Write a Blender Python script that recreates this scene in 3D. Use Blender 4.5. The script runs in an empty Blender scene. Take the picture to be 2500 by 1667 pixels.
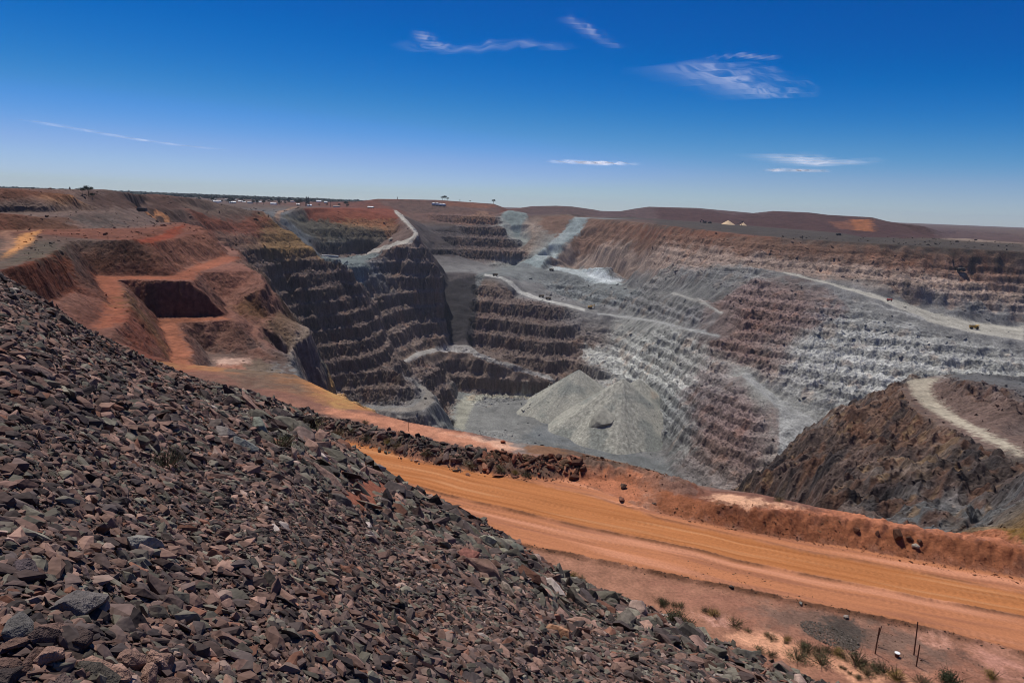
import bpy, bmesh, math, random, time
import numpy as np
from mathutils import Vector, Matrix, Euler
from mathutils.geometry import delaunay_2d_cdt
S = bpy.context.scene
R = math.radians
T0 = time.time()
# ------------------------------------------------------------------ camera
cam_d = bpy.data.cameras.new('camera'); cam = bpy.data.objects.new('camera', cam_d)
S.collection.objects.link(cam); S.camera = cam
cam_d.lens = 24; cam_d.sensor_width = 36; cam_d.clip_start = .2; cam_d.clip_end = 400000
_p, _r = R(11.25), R(2.2)
_fw = Vector((0, math.cos(_p), -math.sin(_p))); _r0 = Vector((1, 0, 0)); _u0 = Vector((0, math.sin(_p), math.cos(_p)))
_rc = math.cos(_r)*_r0 + math.sin(_r)*_u0; _uc = -math.sin(_r)*_r0 + math.cos(_r)*_u0
cam.matrix_world = Matrix((( _rc.x, _uc.x, -_fw.x, 0), (_rc.y, _uc.y, -_fw.y, 0), (_rc.z, _uc.z, -_fw.z, 0), (0, 0, 0, 1)))
# ------------------------------------------------------------------ sky, sun, exposure
SUN_EL, SUN_AZ = 66.0, -32.0          # degrees, azimuth from +Y towards +X
w = bpy.data.worlds.new('World'); S.world = w; w.use_nodes = True
nt = w.node_tree; bg = nt.nodes['Background']
sky = nt.nodes.new('ShaderNodeTexSky'); sky.sky_type = 'NISHITA'; sky.sun_disc = False
sky.sun_elevation = R(SUN_EL); sky.sun_rotation = R(SUN_AZ); sky.altitude = 2500
sky.air_density = 1.0; sky.dust_density = .25; sky.ozone_density = 4.0
# the film's deep, polarised blue: grade the sky's own colour per channel
k1 = nt.nodes.new('ShaderNodeMix'); k1.data_type = 'RGBA'; k1.blend_type = 'MULTIPLY'; k1.inputs[0].default_value = 1; k1.inputs[7].default_value = (.075, .075, .075, 1)
k1.clamp_result = False
cv = nt.nodes.new('ShaderNodeRGBCurve'); mp = cv.mapping; mp.extend = 'EXTRAPOLATED'
for ci, pts in enumerate((((0, 0), (.127, .0005), (.16, .004), (.236, .070), (.358, .255), (.497, .40), (1, .75)),
                          ((0, 0), (.223, .100), (.276, .148), (.381, .275), (.506, .425), (.589, .53), (1, .82)),
                          ((0, 0), (.426, .445), (.482, .515), (.571, .62), (.604, .73), (1, 1.08)))):
    c_ = mp.curves[ci]
    while len(c_.points) > 2: c_.points.remove(c_.points[1])
    c_.points[0].location = pts[0]; c_.points[1].location = pts[-1]
    for p_ in pts[1:-1]: c_.points.new(*p_)
mp.update()
k2 = nt.nodes.new('ShaderNodeMix'); k2.data_type = 'RGBA'; k2.blend_type = 'MULTIPLY'; k2.inputs[0].default_value = 1; k2.inputs[7].default_value = (10, 10, 10, 1)
nt.links.new(sky.outputs[0], k1.inputs[6]); nt.links.new(k1.outputs[2], cv.inputs['Color']); nt.links.new(cv.outputs[0], k2.inputs[6])
nt.links.new(k2.outputs[2], bg.inputs[0]); bg.inputs[1].default_value = .10
sd = bpy.data.lights.new('sun', 'SUN'); sun = bpy.data.objects.new('sun', sd); S.collection.objects.link(sun)
sd.energy = 4.4; sd.angle = R(.53); sd.color = (1, .955, .89)
_d = Vector((math.sin(R(SUN_AZ))*math.cos(R(SUN_EL)), math.cos(R(SUN_AZ))*math.cos(R(SUN_EL)), math.sin(R(SUN_EL))))
sun.rotation_euler = _d.to_track_quat('Z', 'Y').to_euler()
S.view_settings.view_transform = 'Standard'; S.view_settings.look = 'None'
S.view_settings.exposure = 0; S.view_settings.gamma = 1
S.cycles.filter_width = 1.0; S.cycles.max_bounces = 4; S.cycles.diffuse_bounces = 2; S.cycles.glossy_bounces = 1
S.cycles.transparent_max_bounces = 8
LINES=[
[(-190.6,247.1,-31,0.12,0.08,0.06,0,0,0,0.4),(-192.1,253.9,-31,0.12,0.08,0.06,0,0,0,0.4),(-197.2,277.9,-31,0.12,0.08,0.06,0,0,0,0.4),(-211.8,309.0,-31,0.12,0.08,0.06,0,0,0,0.4),(-234.8,355.1,-31,0.12,0.08,0.06,0,0,0,0.4)],
[(-238.6,360.8,-31.5,0.12,0.08,0.06,0,0,0,0.4),(-292.0,446.7,-34,0.12,0.08,0.06,0,0,0,0.4),(-283.5,461.5,-33.6,0.12,0.08,0.06,0,0,0,0.4),(-261.0,459.1,-32,0.12,0.08,0.06,0,0,0,0.4),(-259.3,465.7,-31.2,0.12,0.08,0.06,0,0,0,0.4)],
[(-259.3,465.7,-31.2,0.18,0.07,0.042,0,0,0,0.4),(-310.2,594.6,-31,0.18,0.07,0.042,0,0,0,0.4),(-347.4,727.1,-30.5,0.18,0.07,0.042,0,0,0,0.4)],
[(-347.4,727.1,-30.5,0.18,0.07,0.042,0,0,0,0.3),(-318.9,686.7,-32,0.18,0.07,0.042,0,0,0,0.3),(-291.5,649.6,-34.7,0.18,0.07,0.042,0,0,0,0.3)],
[(-265.0,473.5,-35.2,0.18,0.07,0.042,0,0,0,0.3),(-250.9,471.5,-35.2,0.18,0.07,0.042,0,0,0,0.3),(-266.7,533.7,-35.2,0.18,0.07,0.042,0,0,0,0.3),(-282.2,592.3,-35.2,0.18,0.07,0.042,0,0,0,0.3),(-286.1,637.4,-35.2,0.18,0.07,0.042,0,0,0,0.3)],
[(-273.8,488.4,-35,0.18,0.07,0.042,0,0,0,0.3),(-288.2,551.8,-35,0.18,0.07,0.042,0,0,0,0.3),(-298.7,612.4,-35,0.18,0.07,0.042,0,0,0,0.3),(-303.7,670.0,-35,0.18,0.07,0.042,0,0,0,0.3)],
[(-269.8,434.5,-54,0.135,0.052,0.034,0,0,0,0.25),(-251.5,439.5,-54,0.135,0.052,0.034,0,0,0,0.25),(-226.8,451.0,-54,0.135,0.052,0.034,0,0,0,0.25)],
[(-226.8,451.0,-54,0.21,0.1,0.07,0,0,0,0.25),(-240.1,501.0,-54,0.21,0.1,0.07,0,0,0,0.25),(-261.6,618.4,-54,0.21,0.1,0.07,0,0,0,0.25),(-335.3,777.4,-54,0.21,0.1,0.07,0,0,0,0.25)],
[(-269.8,434.5,-54,0.135,0.052,0.034,0,0,0,0.25),(-224.0,367.2,-54,0.135,0.052,0.034,0,0,0,0.25),(-196.2,326.4,-54,0.135,0.052,0.034,0,0,0,0.25),(-177.3,288.5,-54,0.135,0.052,0.034,0,0,0,0.25),(-165.6,260.9,-54,0.135,0.052,0.034,0,0,0,0.25),(-159.9,246.0,-54,0.135,0.052,0.034,0,0,0,0.25),(-154.7,232.6,-54,0.135,0.052,0.034,0,0,0,0.25)],
[(-244.5,420.1,-54.3,0.21,0.1,0.07,0,0,0,0.25),(-222.9,423.3,-54.3,0.21,0.1,0.07,0,0,0,0.25),(-200.8,427.5,-54.3,0.21,0.1,0.07,0,0,0,0.25),(-222.2,477.6,-54.3,0.21,0.1,0.07,0,0,0,0.25),(-233.7,520.5,-54.3,0.21,0.1,0.07,0,0,0,0.25),(-234.0,564.9,-54.3,0.21,0.1,0.07,0,0,0,0.25),(-246.3,611.3,-54.3,0.21,0.1,0.07,0,0,0,0.25),(-283.3,693.0,-54.3,0.21,0.1,0.07,0,0,0,0.25),(-336.6,788.9,-54.3,0.21,0.1,0.07,0,0,0,0.25)],
[(-244.5,420.1,-54.3,0.21,0.1,0.07,0,0,0,0.25),(-200.9,350.3,-54.3,0.21,0.1,0.07,0,0,0,0.25),(-180.9,317.0,-54.3,0.21,0.1,0.07,0,0,0,0.25),(-160.9,280.0,-54.3,0.21,0.1,0.07,0,0,0,0.25),(-156.3,262.8,-54.3,0.21,0.1,0.07,0,0,0,0.25),(-152.5,249.0,-54.3,0.21,0.1,0.07,0,0,0,0.25)],
[(-182.6,254.8,-46,0.135,0.052,0.034,0,0,0,0.3),(-189.5,272.9,-46,0.135,0.052,0.034,0,0,0,0.3),(-194.8,289.6,-46,0.135,0.052,0.034,0,0,0,0.3),(-205.3,315.4,-46,0.135,0.052,0.034,0,0,0,0.3)],
[(-177.4,249.8,-46.5,0.21,0.1,0.07,0,0,0,0.3),(-182.4,266.0,-46.5,0.21,0.1,0.07,0,0,0,0.3),(-189.7,283.9,-46.5,0.21,0.1,0.07,0,0,0,0.3),(-197.6,304.4,-46.5,0.21,0.1,0.07,0,0,0,0.3)],
[(-220.9,414.1,-76,0.135,0.052,0.034,0,0,0,0.25),(-202.7,419.6,-76,0.135,0.052,0.034,0,0,0,0.25),(-183.2,426.8,-76,0.135,0.052,0.034,0,0,0,0.25)],
[(-183.2,426.8,-76,0.21,0.1,0.07,0,0,0,0.3),(-199.6,466.5,-73.5,0.21,0.1,0.07,0,0,0,0.3),(-200.6,477.0,-70,0.21,0.1,0.07,0,0,0,0.3),(-192.2,477.9,-67,0.21,0.1,0.07,0,0,0,0.3),(-186.4,492.3,-64,0.21,0.1,0.07,0,0,0,0.3),(-182.2,493.7,-60,0.21,0.1,0.07,0,0,0,0.3),(-195.9,518.4,-56,0.21,0.1,0.07,0,0,0,0.3)],
[(-220.9,414.1,-76,0.135,0.052,0.034,0,0,0,0.25),(-196.6,375.0,-76,0.135,0.052,0.034,0,0,0,0.25),(-176.9,343.2,-76,0.135,0.052,0.034,0,0,0,0.25),(-153.3,299.3,-76,0.135,0.052,0.034,0,0,0,0.25),(-144.2,281.8,-76,0.135,0.052,0.034,0,0,0,0.25)],
[(-200.3,400.5,-76.3,0.21,0.1,0.07,0,0,0,0.3),(-187.7,407.8,-76.3,0.21,0.1,0.07,0,0,0,0.3),(-172.4,417.2,-76.2,0.21,0.1,0.07,0,0,0,0.3),(-195.1,467.4,-74,0.21,0.1,0.07,0,0,0,0.3),(-186.7,469.3,-69,0.21,0.1,0.07,0,0,0,0.3),(-176.5,471.5,-64.5,0.21,0.1,0.07,0,0,0,0.3),(-175.1,480.2,-60.5,0.21,0.1,0.07,0,0,0,0.3)],
[(-200.3,400.5,-76.3,0.21,0.1,0.07,0,0,0,0.25),(-174.0,358.1,-76.3,0.21,0.1,0.07,0,0,0,0.25),(-160.2,332.1,-76.3,0.21,0.1,0.07,0,0,0,0.25),(-140,292.2,-76.3,0.21,0.1,0.07,0,0,0,0.25),(-131.4,274.2,-76.3,0.21,0.1,0.07,0,0,0,0.25)],
[(-182.1,395.8,-92.5,0.15,0.1,0.08,0,0,0,0.3),(-164.8,392.4,-92.5,0.15,0.1,0.08,0,0,0,0.3),(-153.7,404.6,-92.5,0.15,0.1,0.08,0,0,0,0.3)],
[(-182.1,395.8,-92.5,0.15,0.1,0.08,0,0,0,0.3),(-165.3,366.0,-92.5,0.15,0.1,0.08,0,0,0,0.3),(-154.3,346.3,-92.5,0.15,0.1,0.08,0,0,0,0.3),(-144.4,325.5,-92.5,0.15,0.1,0.08,0,0,0,0.3)],
[(-167.8,470.4,-80,0.21,0.1,0.07,0,0,0,0.3),(-169.2,461.9,-82,0.21,0.1,0.07,0,0,0,0.3),(-170.2,438.9,-84,0.21,0.1,0.07,0,0,0,0.3),(-163.1,420.6,-86,0.21,0.1,0.07,0,0,0,0.3),(-149.2,398.7,-88,0.21,0.1,0.07,0,0,0,0.3),(-141.3,391.3,-92,0.21,0.1,0.07,0,0,0,0.3)],
[(-169.5,486.6,-80.3,0.21,0.1,0.07,0,0,0,0.3),(-165.8,464.6,-82.3,0.21,0.1,0.07,0,0,0,0.3),(-165.1,438.8,-84.3,0.21,0.1,0.07,0,0,0,0.3),(-158.4,420.5,-86.3,0.21,0.1,0.07,0,0,0,0.3),(-146.8,403.0,-88.3,0.21,0.1,0.07,0,0,0,0.3),(-137.9,392.0,-92.3,0.21,0.1,0.07,0,0,0,0.3)],
[(-150,477.4,-90,0.25,0.19,0.145,0,0,0,0.4),(-144.5,461.4,-93,0.25,0.19,0.145,0,0,0,0.4),(-149.5,449.8,-98,0.25,0.19,0.145,0,0,0,0.4),(-151.6,444.4,-105,0.25,0.19,0.145,0,0,0,0.4)],
[(-146.4,476.7,-90.3,0.25,0.19,0.145,0,0,0,0.4),(-141.1,460.8,-93.3,0.25,0.19,0.145,0,0,0,0.4),(-146.2,449.3,-98.3,0.25,0.19,0.145,0,0,0,0.4),(-148.5,446.3,-105.3,0.25,0.19,0.145,0,0,0,0.4)],
[(-152.4,401.2,-92.5,0.19,0.185,0.175,0,0,0,0.4),(-131.5,392.2,-94,0.19,0.185,0.175,0,0,0,0.4),(-109.6,353.6,-96,0.19,0.185,0.175,0,0,0,0.4),(-96.6,324.7,-98,0.19,0.185,0.175,0,0,0,0.4)],
[(-152.6,346.6,-92.5,0.14,0.15,0.15,0,0,0,0.4),(-139,345.2,-95,0.14,0.15,0.15,0,0,0,0.4),(-123.5,342.9,-98,0.14,0.15,0.15,0,0,0,0.4),(-111.3,340.3,-101,0.14,0.15,0.15,0,0,0,0.4)],
[(-233.9,604.9,-60,0.15,0.1,0.08,0,0,0,0.9),(-224.6,618.3,-75,0.15,0.1,0.08,0,0,0,0.9),(-202.9,577.8,-90,0.22,0.13,0.05,0,0,0,0.9),(-179.0,559.8,-101,0.25,0.19,0.145,0,0,0,0.9),(-168.8,553.3,-112,0.085,0.09,0.075,0,0,0,0.9),(-150.7,534.3,-125,0.085,0.09,0.075,0,0,0,0.9),(-136.7,502.5,-140,0.085,0.09,0.075,0,0,0,0.9)],
[(-340.0,900.0,-150,0.125,0.088,0.07,0,1,0,0.9),(-260.0,760.0,-200.0,0.125,0.088,0.07,0,1,0,0.9),(-190.0,660.0,-230.0,0.125,0.088,0.07,0,1,0,0.9),(-110,570.0,-300.0,0.125,0.088,0.07,0,1,0,0.9),(-60,470.0,-330.0,0.125,0.088,0.07,0,1,0,0.9)],
[(-563.7,1160.3,-27.28,0.12,0.08,0.06,0,0,0,0.4),(-574.4,1210.6,-28.49,0.12,0.08,0.06,0,0,0,0.4),(-580.6,1317.8,-31.67,0.12,0.08,0.06,0,0,0,0.4),(-537.6,1400.4,-30.03,0.12,0.08,0.06,0,0,0,0.4),(-522.1,1427.5,-30.91,0.12,0.08,0.06,0,0,0,0.4)],
[(-522.0,1168.7,-66.02,0.135,0.052,0.034,0,0.16,0,0.5),(-503.1,1306.5,-70.16,0.135,0.052,0.034,0,0.16,0,0.5),(-455.3,1397.7,-71.28,0.22,0.13,0.05,0,0.16,0,0.5)],
[(-504.3,1412.7,-42.7,0.22,0.13,0.05,0,0.16,0,0.5),(-452.4,1398.6,-70.27,0.22,0.13,0.05,0,0.16,0,0.5),(-406.6,1381.4,-100.6,0.22,0.13,0.05,0,0.16,0,0.5)],
[(-470.4,1190.4,-94.01,0.15,0.1,0.08,0,0.2,0,0.6),(-467.4,1287.8,-96.02,0.22,0.13,0.05,0,0.2,0,0.6),(-408.1,1370.5,-100.6,0.22,0.13,0.05,0,0.2,0,0.6)],
[(-460.1,1162.2,-114.4,0.125,0.088,0.07,0,1,0,1),(-422.3,1240.1,-112.3,0.125,0.088,0.07,0,1,0,1),(-390.0,1344.6,-119.2,0.125,0.088,0.07,0,1,0,1)],
[(-426.8,1142.9,-128.5,0.125,0.088,0.07,0,1,0,1),(-399.9,1258.0,-131.6,0.125,0.088,0.07,0,1,0,1),(-378.8,1347.8,-136.3,0.125,0.088,0.07,0,1,0,1),(-328.6,1371.2,-137.1,0.125,0.088,0.07,0,1,0,1)],
[(-400.8,1462.6,-145,0.14,0.15,0.15,0,1,0,0.8),(-371.7,1494.5,-145,0.14,0.15,0.15,0,1,0,0.8),(-358.4,1540.7,-145,0.14,0.15,0.15,0,1,0,0.8),(-325.2,1568.3,-145,0.14,0.15,0.15,0,1,0,0.8)],
[(-452.5,1271.9,-174.6,0.125,0.088,0.07,0,1,0,1),(-409.1,1244.5,-207.4,0.125,0.088,0.07,0,1,0,1),(-365.2,1216.4,-241.6,0.125,0.088,0.07,0,1,0,1),(-334.0,1189.0,-278.1,0.125,0.088,0.07,0,1,0,1)],
[(-329.6,1360.6,-177.6,0.125,0.088,0.07,0,1,0,1),(-301.2,1331.3,-219.7,0.125,0.088,0.07,0,1,0,1),(-279.6,1295.2,-256.1,0.125,0.088,0.07,0,1,0,1),(-254.7,1254.4,-289.6,0.125,0.088,0.07,0,1,0,1)],
[(-307.8,1172.3,-338.8,0.15,0.11,0.088,0,1,0,1),(-263.4,1186.1,-343.8,0.15,0.11,0.088,0,1,0,1),(-212.8,1203.3,-343.6,0.15,0.11,0.088,0,1,0,1),(-189.8,1220.3,-326.5,0.15,0.11,0.088,0,1,0,1)],
[(-255.5,1137.8,-351.0,0.19,0.185,0.175,0,0,0,0.4),(-206.0,1134.9,-351.0,0.19,0.185,0.175,0,0,0,0.4),(-169.4,1144.5,-351.0,0.19,0.185,0.175,0,0,0,0.4),(-159.9,1195.0,-351.0,0.19,0.185,0.175,0,0,0,0.4),(-159.1,1243.0,-351.0,0.19,0.185,0.175,0,0,0,0.4),(-178.5,1285.8,-351.0,0.19,0.185,0.175,0,0,0,0.4)],
[(-232.3,1117.6,-351.0,0.19,0.185,0.175,0,0,0,0.4),(-175.8,1115.9,-351.0,0.19,0.185,0.175,0,0,0,0.4),(-146.1,1133.5,-351.0,0.19,0.185,0.175,0,0,0,0.4),(-133.5,1188.4,-351.0,0.19,0.185,0.175,0,0,0,0.4),(-149.6,1249.9,-351.0,0.19,0.185,0.175,0,0,0,0.4),(-170.3,1292.9,-351.0,0.19,0.185,0.175,0,0,0,0.4)],
[(-217.8,1098.6,-369.3,0.15,0.11,0.088,0,1,0,0.9),(-172.5,1096.5,-375.1,0.15,0.11,0.088,0,1,0,0.9),(-119.3,1093.5,-380.2,0.15,0.11,0.088,0,1,0,0.9)],
[(-430.0,1080.0,-150,0.125,0.088,0.07,0,1,0,0.5),(-380.0,1000.0,-250.0,0.125,0.088,0.07,0,1,0,0.5),(-330.0,900.0,-300.0,0.125,0.088,0.07,0,1,0,0.5)],
[(-481.9,1675.7,-144,0.14,0.15,0.15,0,0,0,0.2),(-421.2,1563.7,-144,0.14,0.15,0.15,0,0,0,0.2),(-389.0,1495.1,-144,0.14,0.15,0.15,0,0,0,0.2),(-362.5,1498.9,-144,0.14,0.15,0.15,0,0,0,0.2)],
[(-406.7,1784.2,-136.3,0.15,0.1,0.08,0,0,0,0.15),(-365.4,1762.5,-124,0.15,0.1,0.08,0,0,0,0.15),(-326.9,1729.4,-112.6,0.15,0.1,0.08,0,0,0,0.15),(-293.0,1715.2,-100.8,0.15,0.1,0.08,0,0,0,0.15),(-264.9,1709.6,-87.88,0.15,0.1,0.08,0,0,0,0.15),(-254.3,1711.2,-79.07,0.15,0.1,0.08,0,0,0,0.15),(-258.4,1730.8,-73.03,0.15,0.1,0.08,0,0,0,0.15),(-287.5,1827.5,-62.1,0.15,0.1,0.08,0,0,0,0.15),(-325.3,1932.8,-46.19,0.15,0.1,0.08,0,0,0,0.15),(-359.7,2048.7,-35.85,0.15,0.1,0.08,0,0,0,0.15),(-389.9,2165.2,-28.64,0.15,0.1,0.08,0,0,0,0.15)],
[(-384.7,1758.4,-138.5,0.15,0.1,0.08,0,0,0,0.15),(-343.1,1731.3,-125.1,0.15,0.1,0.08,0,0,0,0.15),(-309.2,1697.1,-113.9,0.15,0.1,0.08,0,0,0,0.15),(-275.1,1677.6,-102,0.15,0.1,0.08,0,0,0,0.15),(-250.1,1676.4,-89.58,0.15,0.1,0.08,0,0,0,0.15),(-237.9,1683.3,-79.97,0.15,0.1,0.08,0,0,0,0.15),(-243.8,1702.6,-71.44,0.15,0.1,0.08,0,0,0,0.15),(-274.4,1809.3,-59.47,0.15,0.1,0.08,0,0,0,0.15),(-310.9,1920.0,-44.14,0.15,0.1,0.08,0,0,0,0.15),(-342.8,2036.4,-35.07,0.15,0.1,0.08,0,0,0,0.15),(-374.0,2157.8,-27.99,0.15,0.1,0.08,0,0,0,0.15)],
[(-375.6,1716.6,-143,0.14,0.15,0.15,0,0,0,0.2),(-350.0,1591.0,-143.5,0.14,0.15,0.15,0,0,0,0.2),(-326.3,1522.9,-144,0.14,0.15,0.15,0,0,0,0.2)],
[(-560.0,1794.6,-27.36,0.12,0.08,0.06,0,0,0,0.3),(-510.7,1861.2,-25.73,0.12,0.08,0.06,0,0,0,0.3),(-449.1,1948.9,-24.91,0.12,0.08,0.06,0,0,0,0.3),(-390.3,2114.3,-23.38,0.12,0.08,0.06,0,0,0,0.3)],
[(-538.8,1759.4,-63.45,0.085,0.09,0.075,0.16,0,0,0.4),(-444.2,1826.8,-60.38,0.22,0.13,0.05,0.16,0,0,0.4),(-336.4,1900.5,-59.24,0.135,0.052,0.034,0.16,0,0,0.4)],
[(-492.6,1731.3,-96.65,0.085,0.09,0.075,0.2,0,0,0.8),(-432.7,1778.1,-97.6,0.085,0.09,0.075,0.2,0,0,0.8),(-325.8,1841.4,-92.96,0.15,0.1,0.08,0.2,0,0,0.8)],
[(-477.3,1694.1,-133.8,0.125,0.088,0.07,1,0,0,1),(-434.0,1736.6,-136.2,0.125,0.088,0.07,1,0,0,1),(-379.1,1790.3,-132.1,0.125,0.088,0.07,1,0,0,1)],
[(-583.9,1723.8,-42.91,0.14,0.15,0.15,0,0,0,0.4),(-561.4,1710.2,-58.85,0.14,0.15,0.15,0,0,0,0.4),(-521.9,1701.8,-94.31,0.14,0.15,0.15,0,0,0,0.4),(-491.7,1700.3,-119.8,0.125,0.088,0.07,0,0,0,0.4)],
[(-230.3,1684.3,-83.51,0.15,0.11,0.088,1,0,0,1),(-251.2,1671.2,-92.39,0.15,0.11,0.088,1,0,0,1),(-273.4,1667.7,-104.4,0.15,0.11,0.088,1,0,0,1),(-304.7,1672.5,-118.7,0.15,0.11,0.088,1,0,0,1),(-344.5,1680.0,-139.1,0.15,0.11,0.088,1,0,0,1)],
[(-209.9,1676.9,-107,0.15,0.11,0.088,1,0,0,1),(-182.6,1662.0,-150.5,0.15,0.11,0.088,1,0,0,1),(-170.3,1646.2,-209.4,0.15,0.11,0.088,1,0,0,1),(-166.6,1636.5,-253.9,0.15,0.11,0.088,1,0,0,1),(-153.5,1628.8,-302.2,0.15,0.11,0.088,1,0,0,1),(-150.2,1629.1,-334.0,0.15,0.11,0.088,1,0,0,1)],
[(-284.9,1647.6,-162.6,0.15,0.11,0.088,1,0,0,0.9),(-281.0,1625.9,-181.0,0.15,0.11,0.088,1,0,0,0.9),(-270.3,1607.4,-208.5,0.15,0.11,0.088,1,0,0,0.9),(-252.8,1592.1,-235.6,0.15,0.11,0.088,1,0,0,0.9),(-235.5,1577.5,-266.2,0.15,0.11,0.088,1,0,0,0.9),(-218.6,1564.8,-300.5,0.15,0.11,0.088,1,0,0,0.9),(-195.5,1557.8,-320.6,0.15,0.11,0.088,1,0,0,0.9)],
[(-337.9,1543.4,-171.0,0.15,0.11,0.088,1,0,0,0.8),(-312.8,1507.9,-201.3,0.15,0.11,0.088,1,0,0,0.8),(-289.3,1476.9,-234.5,0.15,0.11,0.088,1,0,0,0.8),(-271.0,1452.9,-264.5,0.15,0.11,0.088,1,0,0,0.8),(-257.0,1432.1,-287.5,0.15,0.11,0.088,1,0,0,0.8),(-243.9,1415.1,-310.8,0.15,0.11,0.088,1,0,0,0.8),(-235.5,1405.4,-320.3,0.15,0.11,0.088,1,0,0,0.8)],
[(-198.0,1800.0,-235.0,0.15,0.11,0.088,0,0,0,0.6),(-189.0,1720.0,-290.0,0.15,0.11,0.088,0,0,0,0.6)],
[(-233.2,1395.6,-323.8,0.15,0.11,0.088,0,0,0,0.2),(-211.1,1464.9,-324.4,0.15,0.11,0.088,0,0,0,0.2),(-177.9,1564.9,-330.7,0.15,0.11,0.088,0,0,0,0.2),(-147.6,1593.2,-330.4,0.15,0.11,0.088,0,0,0,0.2),(-100.4,1586.8,-330.3,0.15,0.11,0.088,0,0,0,0.2),(-78.13,1558.0,-336.6,0.15,0.11,0.088,0,0,0,0.2),(-33.12,1534.6,-348.3,0.15,0.11,0.088,0,0,0,0.2),(28.71,1519.7,-360.9,0.15,0.11,0.088,0,0,0,0.2),(82.76,1511.7,-373.4,0.15,0.11,0.088,0,0,0,0.2),(129.3,1502.4,-388.3,0.15,0.11,0.088,0,0,0,0.2)],
[(-219.2,1365.7,-324.1,0.15,0.11,0.088,0,0,0,0.2),(-196.8,1436.8,-324.7,0.15,0.11,0.088,0,0,0,0.2),(-162.1,1521.7,-331.0,0.15,0.11,0.088,0,0,0,0.2),(-134.2,1528.8,-330.7,0.15,0.11,0.088,0,0,0,0.2),(-96.63,1531.8,-330.6,0.15,0.11,0.088,0,0,0,0.2),(-79.36,1516.6,-336.9,0.15,0.11,0.088,0,0,0,0.2),(-39,1495.0,-348.6,0.15,0.11,0.088,0,0,0,0.2),(24.88,1482.6,-361.2,0.15,0.11,0.088,0,0,0,0.2),(74.39,1479.8,-373.7,0.15,0.11,0.088,0,0,0,0.2),(117,1476.9,-388.6,0.15,0.11,0.088,0,0,0,0.2)],
[(-199.7,1900.0,-190.0,0.075,0.064,0.062,0,0,0,0.15),(-158.5,1902.8,-190.0,0.075,0.064,0.062,0,0,0,0.15),(-107.5,1891.6,-190.0,0.075,0.064,0.062,0,0,0,0.15)],
[(-148,1618.2,-334.0,0.075,0.064,0.062,0,0,0,0.15),(-102.5,1619.3,-334.0,0.075,0.064,0.062,0,0,0,0.15)],
[(-142.9,1595.6,-333.0,0.075,0.064,0.062,0,0,0,0.12),(-151.5,1653.1,-305.0,0.075,0.064,0.062,0,0,0,0.12),(-160.3,1710.5,-277.0,0.075,0.064,0.062,0,0,0,0.12),(-169.3,1767.9,-249.0,0.075,0.064,0.062,0,0,0,0.12),(-178.5,1825.3,-221.0,0.075,0.064,0.062,0,0,0,0.12),(-188.0,1882.6,-193.0,0.075,0.064,0.062,0,0,0,0.12)],
[(-120.5,1597.5,-333.0,0.075,0.064,0.062,0,0,0,0.12),(-126.3,1655.2,-305.0,0.075,0.064,0.062,0,0,0,0.12),(-132.3,1712.9,-277.0,0.075,0.064,0.062,0,0,0,0.12),(-138.3,1770.6,-249.0,0.075,0.064,0.062,0,0,0,0.12),(-144.5,1828.3,-221.0,0.075,0.064,0.062,0,0,0,0.12),(-150.7,1886.0,-193.0,0.075,0.064,0.062,0,0,0,0.12)],
[(-105.1,1598.5,-333.0,0.075,0.064,0.062,0,0,0,0.12),(-107.2,1656.5,-305.0,0.075,0.064,0.062,0,0,0,0.12),(-109.2,1714.5,-277.0,0.075,0.064,0.062,0,0,0,0.12),(-111.1,1772.5,-249.0,0.075,0.064,0.062,0,0,0,0.12),(-112.8,1830.5,-221.0,0.075,0.064,0.062,0,0,0,0.12),(-114.5,1888.5,-193.0,0.075,0.064,0.062,0,0,0,0.12)],
[(-100.5,1847.3,-193.0,0.15,0.11,0.088,1,0,0,1),(-91.89,1787.6,-232.1,0.25,0.19,0.145,1,0,0,1),(-93.67,1727.5,-264.8,0.15,0.1,0.08,1,0,0,1),(-97.67,1677.2,-296.9,0.15,0.1,0.08,1,0,0,1),(-102.6,1636.8,-332.9,0.15,0.11,0.088,1,0,0,1)],
[(-206.7,1903.7,-188.0,0.19,0.185,0.175,0,0,0,0.2),(-131.4,1953.2,-188.0,0.19,0.185,0.175,0,0,0,0.2),(-62.61,2041.3,-188.0,0.19,0.185,0.175,0,0,0,0.2)],
[(-62.61,2041.3,-188.0,0.22,0.235,0.215,0,0,0,0.2),(-21.03,2085.1,-188.0,0.22,0.235,0.215,0,0,0,0.2),(2.685,2178.5,-188.0,0.22,0.235,0.215,0,0,0,0.2)],
[(3.143,1980.2,-189.0,0.19,0.185,0.175,0,0,0,0.3),(39.75,1994.9,-189.0,0.19,0.185,0.175,0,0,0,0.3),(82.48,2036.5,-189.0,0.19,0.185,0.175,0,0,0,0.3)],
[(-83.46,1888.2,-188.7,0.19,0.185,0.175,0,0,0,0.15),(-30.85,1869.7,-193.5,0.19,0.185,0.175,0,0,0,0.15),(-0.08386,1850.0,-208.6,0.19,0.185,0.175,0,0,0,0.15),(21.85,1839.9,-225.8,0.19,0.185,0.175,0,0,0,0.15),(56.05,1829.1,-236.8,0.19,0.185,0.175,0,0,0,0.15),(93.45,1807.6,-243.5,0.19,0.185,0.175,0,0,0,0.15),(153.0,1763.4,-249.1,0.19,0.185,0.175,0,0,0,0.15),(186.7,1730.0,-253.5,0.19,0.185,0.175,0,0,0,0.15)],
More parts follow.
